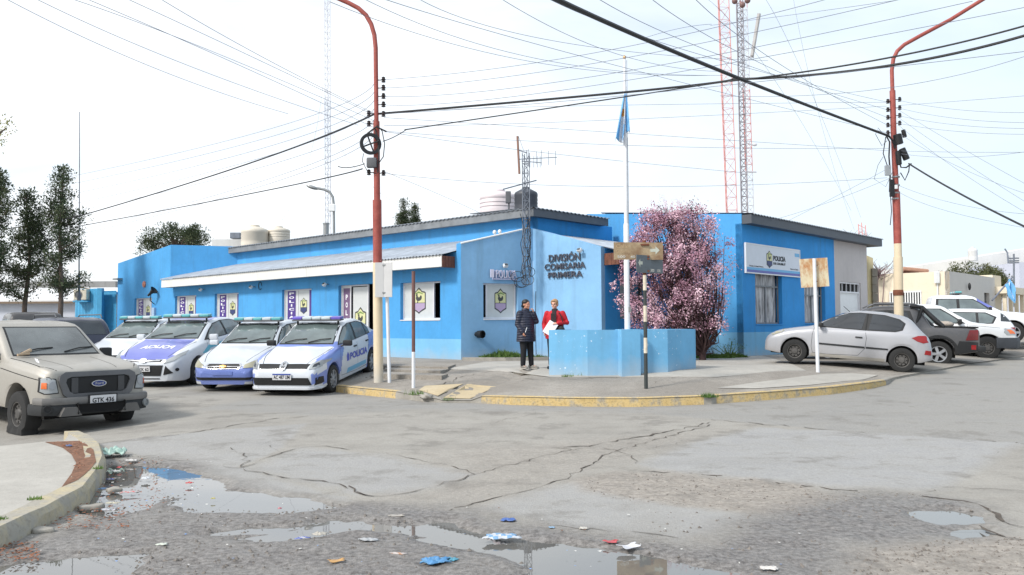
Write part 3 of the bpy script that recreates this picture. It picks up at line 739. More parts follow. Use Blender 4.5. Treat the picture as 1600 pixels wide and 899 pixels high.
# left block return wall
q0 = FL.p(tB, 0); q1 = FM.p(FM.T(371, 392), 0); FR_ = Fr((q0.x, q0.y), (q1.x-q0.x, q1.y-q0.y))
b = MB(); wallb(b, FR_, 0.003, (q1-q0).length+.3, 3.0, zB2, FR_.px(371, 392)[1] if False else zB2-.05); b.build('wall', [M['blue'], M['blue']], st)
b = MB(); b.face([FL.p(tL, zL-.3, -.1), FL.p(tB, zB2-.3, -.1), q1+Vector((0, 0, zB2-.3)), FL.p(tL, zL-.3, -6)]); b.build('roof', M['roof'], st)
# near-black panels that paint the darkness inside the openings
b = MB(); fbox(b, FL, tL+.3, -.3, .3, 3.7, -1.4, -1.3); fbox(b, FL, tL+.3, -.3, .3, .5, -1.3, -.23); fbox(b, FF, .3, tEnd-.2, .3, 4.4, -1.6, -1.5); fbox(b, FA, .2, 2.2, .4, 3.6, -.9, -.85); b.build('interior_dark_panel', M['dark_inside'], st)
# corrugated roof sheets
def corr(F, t0, t1, e0, e1, per=.16, amp=.018, name='roof', m=None, tt=lambda k_: 0):
    # e0=(n,z) lower edge at t0.. ; ridges run from lower to upper edge
    b = MB(); n = int((t1-t0)/per*4); lo = []; hi = []
    for i in range(n+1):
        t_ = t0+(t1-t0)*i/n; dz = amp*math.cos(2*math.pi*i/4)
        lo.append(F.p(t_, e0[1]+dz, e0[0])); hi.append(F.p(min(max(t_, t0+e1[2]), t1+e1[3]) if len(e1) > 2 else t_, e1[1]+dz, e1[0]))
    for i in range(n): b.face([lo[i], lo[i+1], hi[i+1], hi[i]])
    for i in range(n): b.face([lo[i]-Vector((0, 0, .02)), lo[i+1]-Vector((0, 0, .02)), lo[i+1], lo[i]])
    return b.build(name, m or M['roof'], st)
# main roof eaves: overhang .3 each side, mitred at the corner
OV = .32
tl0 = FM.T(368, 390)-.3
def eave(F, t0, t1, c0, c1, m):
    b = MB(); zt = 5.17; zb = 4.93
    # fascia board, mitred ends via c0,c1 offsets
    q = lambda t_, z_, n_: F.p(t_, z_, n_)
    b.hexa([q(t0+c0*OV, zb, OV), q(t1+c1*OV, zb, OV), q(t1+c1*(OV-.04), zb, OV-.04), q(t0+c0*(OV-.04), zb, OV-.04), q(t0+c0*OV, zt, OV), q(t1+c1*OV, zt, OV), q(t1+c1*(OV-.04), zt, OV-.04), q(t0+c0*(OV-.04), zt, OV-.04)])
    b.face([q(t0, zb+.02, 0), q(t1, zb+.02, 0), q(t1+c1*(OV-.05), zb+.02, OV-.05), q(t0+c0*(OV-.05), zb+.02, OV-.05)])
    return b.build('eave', m, st)
eave(FM, tl0, 0, 0, 1, M['grey_fascia']); eave(FMR, 0, FMR.T(940, 345)-.05, -1, 0, M['shaded_fascia'])
corr(FM, tl0, OV, (OV+.04, 5.19), (-6.5, 6.0, 0, -6.5), per=.2, m=M['roof'])
corr(FMR, -OV, FMR.T(940, 345)-.02, (OV+.04, 5.19), (-6.5, 6.0, 6.5, 0), per=.2, m=M['roof'])
# left canopy
b = MB(); c0, c1 = FL.T(252, 445), FL.T(711, 400)
CZ0, CZ1, CO = 3.32, 3.66, .54
pL = FL.px(252, 445, CO)[0]; pR = FL.px(690, 410, CO)[0]
segs = [pL+(pR-pL)*k_ for k_ in (0, .155, .29, .44, .62, 1)]
for a_, c_ in zip(segs, segs[1:]): fbox(b, FL, a_+.006, c_-.006, CZ0, CZ1, CO-.04, CO)
can = b.build('canopy', M['white_fascia'], st)
b = MB(); fbox(b, FL, pL, pR-.05, CZ0+.03, CZ0+.05, .002, CO-.05); b.build('soffit', M['white_fascia'], can)
b = MB()
for k_ in range(4): fbox(b, FL, pR-.03, pR+.01, CZ0-.02, CZ1-.02, CO-.02-(k_+1)*.128+.008, CO-.02-k_*.128)
b.build('end_board', M['wood'], can)
b = MB(); fbox(b, FL, pL-.01, pL+.03, CZ0, CZ1, .003, CO-.05); b.build('end_board', M['white_fascia'], can)
corr(FL, pL-.02, pR+.05, (CO+.05, CZ1+.03), (-2.33, 4.42), per=.15, m=M['lean_roof'], name='lean_to_roof')
b = MB(); b.hexa([FL.p(pR+.0, 3.6, -.2), FL.p(-.01, 3.6, -.2), FL.p(-.01, 3.6, -2.2), FL.p(pR, 3.6, -2.2), FL.p(pR, 3.72, -.2), FL.p(-.01, 3.72, -.2), FL.p(-.01, 4.34, -2.2), FL.p(pR, 4.34, -2.2)]); 
b.hexa([FL.p(pR+.06, 3.6, -.001), FL.p(-.001, 3.6, -.001), FL.p(-.001, 3.6, -.22), FL.p(pR+.06, 3.6, -.22), FL.p(pR+.06, 4.02, -.001), FL.p(-.001, 4.02, -.001), FL.p(-.001, 4.1, -.22), FL.p(pR+.06, 4.1, -.22)]); b.build('wall', M['blue'], st)
# right canopy (mirror)
b = MB(); h0 = .16; fbox(b, FH, h0, 4.2, CZ0, CZ1, CO-.04, CO); can = b.build('canopy', M['wood'], st)
b = MB()
for k_ in range(4): fbox(b, FH, h0-.03, h0, CZ0-.01, CZ1-.01, CO-.02-(k_+1)*.128+.008, CO-.02-k_*.128)
b.build('end_board', M['wood'], can)
corr(FH, h0-.03, 4.3, (CO+.05, CZ1+.03), (-2.33, 4.42), per=.15, m=M['lean_roof'], name='lean_to_roof')
# street wing fascia + roof
b = MB(); tE2 = FF.T(1365, 380); fbox(b, FF, -.02, tE2, zF-.02, zF+.26, .3, .34); fbox(b, FF, 0, tE2-.02, zF-.015, zF, -.1, .298); fbox(b, FF, -.02, .02, zF-.02, zF+.26, .02, .3); fbox(b, FF, tE2-.04, tE2, zF-.02, zF+.26, -.3, .3)
b.build('eave', M['shaded_fascia'], st)
corr(FF, .0, tE2+.05, (.38, zF+.28), (-5.5, zF+.85), per=.2)
b = MB(); fbox(b, FF, tEnd-.25, tEnd-.004, .3, zF-.02, -5, -.24); b.build('wall', M['ochre_wall'], st)

# windows of the left facade
def small_window(F, o_, full=True):
    t0, t1, z0, z1 = o_; w_ = t1-t0
    b = MB(); fr = .05
    for a_, c_, d_, e_ in ((t0, t1, z0, z0+fr), (t0, t1, z1-fr, z1), (t0, t0+fr, z0+fr, z1-fr), (t1-fr, t1, z0+fr, z1-fr)): fbox(b, F, a_, c_, d_, e_, -.15, -.10)
    mid_ = t0+w_*.46; fbox(b, F, mid_-.02, mid_+.02, z0+fr, z1-fr, -.145, -.105)
    wn = b.build('window', M['white_frame'], st)
    b = MB(); fbox(b, F, t0+fr, t1-fr, z0+fr, z1-fr, -.135, -.125); b.build('pane', M['film'], wn)
    sx0, sx1 = t0+w_*.10, t0+w_*.38
    for x0, x1 in ((sx0, sx1), (t1-w_*.16, t1-fr)): b = MB(); fbox(b, F, x0, x1, z0+fr, z1-fr, -.124, -.120); b.build('banner', M['purple'], wn)
    b = MB(); H_ = (z1-z0-.16)/7
    for i, ch in enumerate('POLICIA'):
        zz = z1-.08-(i+1)*H_; ww = (sx1-sx0)*(.6 if ch != 'I' else .16); m_ = (sx0+sx1)/2; ftext(b, F, ch, m_-ww/2, m_+ww/2, zz+H_*.18, zz+H_*.82, -.119, .002, .03)
    b.build('lettering', M['lettering_white'], wn)
    emblem(wn, F, t0+w_*.65, z0+(z1-z0)*.22, w_*.22, (z1-z0)*.5, -.124, True)
    b = MB(); fbox(b, F, t0, t1, z0-.03, z0-.002, -.2, .03); b.build('sill', M['white_frame'], wn)
for o_ in wins: small_window(FL, o_)
def big_window(F, o_, openside):
    t0, t1, z0, z1 = o_; w_ = t1-t0; fr = .05
    g0, g1 = (t0, t1-w_*.22) if openside == 'r' else (t0+w_*.12, t1-.02)
    b = MB()
    for a_, c_, d_, e_ in ((t0, t1, z0, z0+fr), (t0, t1, z1-fr, z1), (g0, g0+fr, z0+fr, z1-fr), (g1-fr, g1, z0+fr, z1-fr)): fbox(b, F, a_, c_, d_, e_, -.17, -.12)
    wn = b.build('window', M['white_frame'], st)
    b = MB(); fbox(b, F, g0+fr, g1-fr, z0+fr, z1-fr, -.155, -.145); b.build('pane', M['film'], wn)
    emblem(wn, F, (g0+g1)/2, z0+(z1-z0)*.17, w_*.34, (z1-z0)*.68, -.144)
    b = MB(); fbox(b, F, t0, t1, z0-.03, z0-.002, -.2, .02); b.build('sill', M['white_frame'], wn)
big_window(FL, bigw, 'r'); big_window(FA, A_open, 'l')
# entrance door
t0, t1, z0, z1 = door; b = MB(); w_ = t1-t0
fr = .05; dmid = FL.T(571)
for a_, c_, d_, e_ in ((t0, dmid, z1-.05, z1), (t0, t0+.05, z0, z1-.05), (FL.T(543)-.025, FL.T(543)+.025, z0, z1-.05), (dmid-.05, dmid, z0, z1-.05)): fbox(b, FL, a_, c_, d_, e_, -.17, -.12)
dr = b.build('door', M['white_frame'], st)
b = MB(); g0 = FL.T(545); fbox(b, FL, g0+.05, dmid-.05, z0+.05, z1-.08, -.155, -.145); fbox(b, FL, t0+.05, g0-.05, z0+.05, z1-.05, -.155, -.145); b.build('pane', M['film'], dr)
emblem(dr, FL, (g0+dmid)/2, z0+.75, .62, .95, -.144)
b = MB(); fbox(b, FL, t0+.1, g0-.12, z0+.1, z1-.1, -.144, -.14); b.build('banner', mat('faded_mauve_banner', (112, 88, 120), .5, .05), dr)
b = MB()
for i, ch in enumerate('POLICIA'):
    zz = z1-.28-(i+1)*.27; ww = .12 if ch != 'I' else .03; m_ = (t0+.1+g0-.12)/2; ftext(b, FL, ch, m_-ww/2, m_+ww/2, zz+.05, zz+.23, -.139, .002, .03)
b.build('lettering', M['lettering_white'], dr)
b = MB(); fbox(b, FL, dmid+.02, t1-.02, z0, z1-.02, -.9, -.88); b.build('doorway_back', mat('dim_hall_wall', (72, 66, 40), .9, .2), dr)
# street wing windows with curtains
t_ = NT('lace_curtain'); n1 = t_.noise(2.2, 5, .6, vec=t_.scaled((6, 6, .8))); n2 = t_.noise(22, 3)
t_.base(t_.mix(t_.rng(n1, .35, .62), lin((80, 78, 82)), lin((196, 196, 198)))); t_.rough(.35); M['curtain'] = t_.mat
for o_, cl in ((fw1, 1), (fw2, 1)):
    t0, t1, z0, z1 = o_; b = MB(); zt = z0+(z1-z0)*.73
    for a_, c_, d_, e_ in ((t0, t1, z0, z0+.05), (t0, t1, z1-.05, z1), (t0, t0+.05, z0, z1), (t1-.05, t1, z0, z1), (t0, t1, zt-.025, zt+.025), ((t0+t1)/2-.02, (t0+t1)/2+.02, z0, zt)): fbox(b, FF, a_, c_, d_, e_, -.17, -.13)
    wn = b.build('window', M['grey_fascia'], st)
    b = MB(); n = 40
    for i in range(n):
        x0, x1 = t0+.05+(t1-t0-.1)*i/n, t0+.05+(t1-t0-.1)*(i+1)/n; y0, y1 = -.2+.02*math.sin(i*.9), -.2+.02*math.sin((i+1)*.9)
        b.face([FF.p(x0, z0, y0), FF.p(x1, z0, y1), FF.p(x1, z1, y1), FF.p(x0, z1, y0)])
    b.build('curtain', M['curtain'], wn)
    b = MB(); fbox(b, FF, t0, t1, z0-.03, z0-.002, -.2, .03); b.build('sill', M['blue_shaded'], wn)

# ------------------------------------------------------------------ things on the walls
sg = thing('wall_sign', 'long white police sign with emblem and blue stripes above the wing window', 'sign', FF.p(FF.T(1204, 400), 3.2, .05))
s0, s1 = FF.T(1161.8, 400)+.02, FF.T(1247.3, 400); sz1 = FF.px(1200, 384.5)[1]; sz0 = FF.px(1200, 430)[1]
W_ = s1-s0; H_ = sz1-sz0
b = MB(); fbox(b, FF, s0, s1, sz0, sz1, .005, .06); b.build('panel', mat('pale_sign_panel', (206, 212, 222), .4, .04), sg)
b = MB()
for a_, c_, d_, e_ in ((s0, s1, sz0, sz0+.03), (s0, s1, sz1-.03, sz1), (s0, s0+.04, sz0+.03, sz1-.03), (s1-.03, s1, sz0+.03, sz1-.03)): fbox(b, FF, a_, c_, d_, e_, .061, .072)
b.build('rim', M['white'], sg)
b = MB(); fbox(b, FF, s0+.04, s1-.03, sz0+.12, sz0+.2, .061, .063); fbox(b, FF, s1-.42, s1-.05, sz1-.26, sz1-.14, .061, .063); b.build('light_stripe', mat('cyan_sign_stripe', (96, 168, 214), .4, .04), sg)
b = MB(); fbox(b, FF, s0+.04, s1-.03, sz0+.04, sz0+.12, .061, .063); b.build('dark_stripe', mat('violet_sign_stripe', (84, 92, 168), .4, .04), sg)
emblem(sg, FF, s0+W_*.41, sz0+H_*.24, W_*.10, H_*.58, .063, True)
b = MB(); ftext(b, FF, 'POLICIA', s0+W_*.48, s0+W_*.71, sz0+H_*.50, sz0+H_*.68, .063, .004, .05); ftext(b, FF, 'DE CHUBUT', s0+W_*.48, s0+W_*.71, sz0+H_*.37, sz0+H_*.45, .063, .004, .05)
ftext(b, FF, 'Division Comisaria Primera', s0+W_*.06, s0+W_*.30, sz0+H_*.23, sz0+H_*.28, .063, .003, 0); ftext(b, FF, 'Policia de Chubut', s0+W_*.80, s0+W_*.96, sz0+H_*.25, sz0+H_*.30, .063, .003, 0); b.build('lettering', mat('black_sign_ink', (22, 26, 34), .5, .05), sg)
# raised lettering on wall B
lt = thing('wall_lettering', 'dark raised metal letters reading DIVISIÓN COMISARIA PRIMERA on the pale blue wall', 'lettering', FB.p(1, 3, .03))
b = MB()
for s_, u0, u1, v0, v1 in (('DIVISIÓN', 859, 908, 397.5, 408.5), ('COMISARIA', 852.5, 916, 411, 421), ('PRIMERA', 858, 911.5, 424.5, 434)):
    um = (u0+u1)/2; a_, c_ = FB.T(u0, 415), FB.T(u1, 415); z1 = FB.px(um, v0)[1]; z0 = FB.px(um, v1)[1]
    if 'Ó' in s_: z1 += .07
    ftext(b, FB, s_, a_, c_, z0, z1, .03, .025, .018)
b.build('letters', mat('dark_grey_metal_letters', (66, 68, 78), .5, .1), lt)
b = MB()
for k_ in range(9):
    for zz in (FB.px(880, 404)[1], FB.px(880, 416)[1], FB.px(880, 429)[1]): 
        t_ = FB.T(856+k_*7, 415); b.tube([FB.p(t_, zz, 0.0), FB.p(t_, zz, .04)], .006, 5)
b.build('pins', M['steel'], lt)
# old unlit neon sign
ns = thing('neon_sign', 'small unlit white tube sign reading 1ª POLICIA above the corner window', 'sign', FA.p(.8, 3, .05))
b = MB(); a_, c_ = FA.T(769, 430), FA.T(807, 430); z0 = FA.px(788, 437.5)[1]; z1 = FA.px(788, 422)[1]
ftext(b, FA, '1', FA.T(764.5, 428), FA.T(770, 428), z0+.06, z1, .06, .03, -.01)
ftext(b, FA, 'POLICIA', a_+.1, c_-.04, z0+.05, z1-.01, .06, .03, -.01)
b.build('tube_letters', mat('milky_glass_tube', (206, 204, 222), .3, .05), ns)
b = MB(); fbox(b, FA, a_, c_, z0-.0, z0+.035, .0, .08); fbox(b, FA, a_, a_+.03, z0+.035, z1, .0, .05)
for k_ in range(7): 
    t_ = a_+.08+k_*(c_-a_-.1)/7; fbox(b, FA, t_, t_+.012, z0+.035, z1-.02, .0, .055)
b.build('frame', mat('pale_lilac_metal', (178, 180, 206), .5, .08), ns)
def floodlight(F, u, v, label, m=None, s=.09):
    t_, z_ = F.px(u, v); o_ = thing('wall_lamp', label, 'lamp', F.p(t_, z_, 0)); b = MB(); s = s*.75
    b.tube([F.p(t_, z_, 0.0), F.p(t_, z_, .12)], .02, 6); b.build('bracket', M['steel'], o_)
    b = MB(); Mx = F.M() @ Matrix.Translation((t_, .16, z_-.02)) @ Matrix.Rotation(R(35), 4, 'X'); b.rbox(-s, s, -.04, .06, -s*.8, s*.8, .015, Mx); b.build('housing', m or M['white'], o_)
    b = MB(); b.box(-s*.8, s*.8, .061, .066, -s*.6, s*.6, Mx); b.build('lens', M['winglass'], o_)
floodlight(FL, 319, 452.5, 'small white wall lamp under the canopy over the second facade window'); floodlight(FL, 398, 448.5, 'small white wall lamp under the canopy beside a black cable loop')
floodlight(FL, 513, 444.5, 'small white wall lamp under the canopy left of the entrance door')
floodlight(FA, 786, 415, 'white lamp on the pale blue wall just above the tube sign'); floodlight(FB, 911, 391, 'round white lamp standing off the wall above the raised letters')
b = MB(); t_, z_ = FL.px(407, 447); b.tube([FL.p(t_+.12*math.cos(k_*.7), z_+.16*math.sin(k_*.7), .02) for k_ in range(9)], .012, 5); o_ = b.build('cable_loop', M['wire']); setp(o_, 'black loop of spare cable on the wall under the canopy', 'cable')
# siren horn
t_, z_ = FL.px(246, 458); o_ = thing('siren_horn', 'black horn loudspeaker on a bracket beside the leftmost facade window', 'loudspeaker', FL.p(t_, z_, 0)); b = MB()
Mx = Matrix.Translation(FL.p(t_, z_, .30)) @ (FL.d*.5-FL.n*.3+Vector((0, 0, .5))).to_track_quat('Z', 'Y').to_matrix().to_4x4()
b.lathe([(.05, -.2), (.06, -.05), (.10, .1), (.17, .2), (.19, .22), (.17, .2), (.05, .05)], 14, Mx, cap=True); b.build('horn', M['black_plastic'], o_, smooth=40)
b = MB(); b.tube([FL.p(t_, z_, 0), FL.p(t_, z_-.02, .3), FL.p(t_-.2, z_-.35, .25), FL.p(t_-.3, z_-.5, .02)], .022, 6); b.build('bracket', M['black_plastic'], o_)
t_, z_ = FL.px(226, 444.5); b = MB(); b.lathe([(.15, 0), (.15, .05), (.1, .08)], 12, Matrix.Translation(FL.p(t_, z_, 0)) @ FL.n.to_track_quat('Z', 'Y').to_matrix().to_4x4()); o_ = b.build('alarm_bell', mat('dull_orange_metal', (176, 116, 98), .5), smooth=40); setp(o_, 'round dull orange alarm bell high on the left blue wall', 'alarm bell')
t_, z_ = FL.px(242, 492); b = MB(); fbox(b, FL, t_-.13, t_+.13, z_-.36, z_+.33, .002, .10); o_ = b.build('meter_box', mat('grey_blue_meter_box', (150, 176, 204), .5)); setp(o_, 'slim grey electric meter box right of the leftmost facade window', 'meter box')
t_, z_ = FA.px(744, 522.5); o_ = thing('vent_pipe', 'black round exhaust pipe sticking out low on the pale blue wall', 'pipe', FA.p(t_, z_, 0)); b = MB()
b.lathe([(.07, 0), (.07, .1), (.11, .11), (.12, .3), (.1, .31), (.09, .2)], 14, Matrix.Translation(FA.p(t_, z_, 0)) @ (FA.n*1+FA.d*.25).normalized().to_track_quat('Z', 'Y').to_matrix().to_4x4()); b.build('pipe', M['black_plastic'], o_, smooth=40)
for u, v, F in ((774, 364, FA), (782, 363, FA)):
    t_, z_ = F.px(u, v); b = MB(); b.ell(F.p(t_, z_+.02, -.05), (.06, .06, .07), 8, 6); b.tube([F.p(t_, z_-.1, -.05), F.p(t_, z_, -.05)], .02, 5); o_ = b.build('insulator', M['white'], smooth=50); setp(o_, 'white insulator knob on top of the sloping pale blue wall', 'insulator', 'insulators on the sloping wall')
t_, z_ = FL.px(187, 436.5); b = MB(); fbox(b, FL, t_-.25, t_+.35, z_-.04, z_+.04, .0, .25); o_ = b.build('wall_bracket', M['steel']); setp(o_, 'short grey bracket at the left edge of the blue wall', 'bracket')

# lattice service mast clinging to the corner
def lattice(parent, base, h, w_, r_, mats, bands=0, step=None, tri=True, br=.5, name='leg', z00=0):
    step = step or w_*1.3; cor = [Vector((w_/math.sqrt(3)*math.cos(R(a_)), w_/math.sqrt(3)*math.sin(R(a_)), 0)) for a_ in (100, 220, 340)]
    base = Vector(base); n = int(h/step)
    for c_ in cor:
        b = MB()
        if bands:
            k_ = 0
            while k_*bands < h:
                b.cur = k_ % 2; b.tube([base+c_+Vector((0, 0, k_*bands)), base+c_+Vector((0, 0, min(h, (k_+1)*bands)))], r_, 5); k_ += 1
        else: b.tube([base+c_, base+c_+Vector((0, 0, h))], r_, 5)
        b.build('leg', mats, parent)
    b = MB()
    for i in range(n):
        z_ = i*step
        b.cur = (int(z_/bands) % 2) if bands else 0
        for k_ in range(3):
            p, q = base+cor[k_], base+cor[(k_+1) % 3]
            if i % 2: p, q = q, p
            b.tube([p+Vector((0, 0, z_)), q+Vector((0, 0, z_+step))], r_*br, 4, cap=False); b.tube([p+Vector((0, 0, z_)), q+Vector((0, 0, z_))], r_*br, 4, cap=False)
    b.build('bracing', mats, parent)
M['mast_dark'] = mat('dull_mast_steel', (120, 126, 136), .6, .2, metal=.3)
mb = at(822, 445, 25.55); mt_z = at(822, 240, 25.6).z
ms = thing('antenna_mast', 'thin lattice antenna mast with tangled cables rising up the entrance corner', 'mast', (mb.x, mb.y, mb.z))
lattice(ms, mb, mt_z-mb.z, .22, .014, [M['mast_dark']], br=.6)
b = MB()
for k_ in range(6):
    x = rnd.uniform(-.12, .16); p = [mb+Vector((x+.06*math.sin(j*1.1+k_), -.12+rnd.uniform(-.05, .05), (2.1-j*.16)+rnd.uniform(-.1, .1))) for j in range(12)]; b.tube(p, .009, 4)
for k_ in range(5):
    c_ = mb+Vector((rnd.uniform(-.3, .2), -.15, rnd.uniform(-.1, .4))); b.tube([c_+Vector((.2*math.cos(a_), .02, .16*math.sin(a_))) for a_ in [j*.6 for j in range(12)]], .009, 4)
b.tube([mb+Vector((.3, .1, -.2)), mb+Vector((.28, .1, -1.2)), mb+Vector((.3, .15, -2.3))], .012, 5)
b.build('cable_tangle', M['wire'], ms)
b = MB(); tp = Vector((mb.x, mb.y, 0))
zA = at(812, 215, 25.6).z; zB3 = at(812, 272, 25.6).z
b.tube([at(808.5, 213, 25.55), at(811.5, 272, 25.55)], .035, 6); b.build('pole', mat('brown_mast_pole', (140, 106, 92), .7), ms)
b = MB(); b.tube([at(812, 249, 25.55), at(870, 246, 26)], .012, 5); b.tube([at(815, 252, 25.55), at(846, 254.5, 25.8)], .012, 5); b.tube([at(786, 296, 25.2), at(838, 282, 25.9)], .02, 5)
for u, h_ in ((826, 14), (838, 10), (846, 12), (857, 11), (868, 11)): b.tube([at(u, 247-h_, 25.7), at(u, 247+h_, 25.7)], .007, 4)
for u in (828, 834, 840, 844): b.tube([at(u, 244, 25.7), at(u, 262, 25.7)], .006, 4)
b.tube([at(811, 235, 25.55), at(823, 239, 25.5)], .02, 5); b.tube([at(823, 235, 25.5), at(824, 300, 25.5)], .015, 5)
b.tube([at(810, 213, 25.5), at(818, 235, 25.5)], .006, 4)
b.build('aerial', M['mast_dark'], ms)
# ------------------------------------------------------------------ vehicles
def lerp_list(L, x):
    if x <= L[0][0]: return L[0][1]
    for (x0, y0), (x1, y1) in zip(L, L[1:]):
        if x <= x1: return y0+(y1-y0)*(x-x0)/(x1-x0+1e-9)
    return L[-1][1]
def smooth_list(L, it=2):
    for _ in range(it):
        N = [L[0]]
        for (x0, y0), (x1, y1) in zip(L, L[1:]): N += [(x0*.8+x1*.2, y0*.8+y1*.2), (x0*.2+x1*.8, y0*.2+y1*.8)]
        N.append(L[-1]); L = N
    return L
def paint(name, rgb, metal=.0, dust=.15, rough=.28):
    if name in _cache: return _cache[name]
    t = NT(name); c = lin(rgb); n_ = t.noise(2.5, 5, .6); f = t.noise(14, 5, .65)
    geo = t.n('ShaderNodeSeparateXYZ'); t.l(t.obj(), geo.inputs[0])
    low = t.rng(t.math('ADD', geo.outputs[2], t.math('MULTIPLY', n_, .35)), .35, .75, .75, dust*.8)
    d = t.math('MULTIPLY', low, t.rng(f, .25, .7, .5, 1))
    t.base(t.mix(t.math('MULTIPLY', d, min(1, dust*2.2)), c, lin((150, 140, 126)))); t.b.inputs['Metallic'].default_value = metal
    t.rough(t.rng(d, 0, .8, rough, rough+.4)); t.b.inputs['Coat Weight'].default_value = max(0, .6-dust); t.b.inputs['Coat Roughness'].default_value = .08
    _cache[name] = t.mat; return t.mat
M['trim'] = mat('black_car_trim', (30, 31, 33), .55, .2)
M['grille'] = mat('dark_grille', (18, 19, 21), .6, .3, 30, bump=.3, bscale=120)
M['lamp'] = glass('clear_headlamp_lens', (150, 154, 156), .08, 1.5, .3)
M['lamp_old'] = glass('yellowed_headlamp_lens', (168, 164, 140), .15, 1.5, .2)
M['red_lens'] = glass('red_tail_lens', (140, 26, 28), .1, 1.5, .2)
M['orange_lens'] = glass('orange_lens', (214, 110, 60), .1, 1.5, .2)
M['chrome'] = mat('chrome_trim', (200, 202, 204), .18, .05, 6, metal=.9)
M['alloy'] = mat('silver_wheel', (158, 160, 164), .35, .1, 8, metal=.5)
M['steelwheel'] = mat('dull_steel_wheel', (84, 82, 80), .6, .25, 8, metal=.3)
M['under'] = mat('car_underside', (14, 14, 15), .95, .2)
M['plate'] = mat('number_plate_white', (206, 206, 208), .5, .05); M['plate_ink'] = mat('number_plate_ink', (26, 28, 34), .5, .1); M['plate_blue'] = mat('number_plate_blue', (48, 72, 150), .5, .1)
M['cyan_lens'] = glass('cyan_beacon_lens', (104, 178, 182), .12, 1.5, .15); M['clear_lens'] = glass('milky_beacon_lens', (190, 200, 204), .15, 1.5, .1); M['violet_lens'] = glass('violet_beacon_lens', (110, 96, 190), .12, 1.5, .15)
M['mirrorg'] = mat('grey_plastic', (90, 92, 96), .5, .1)

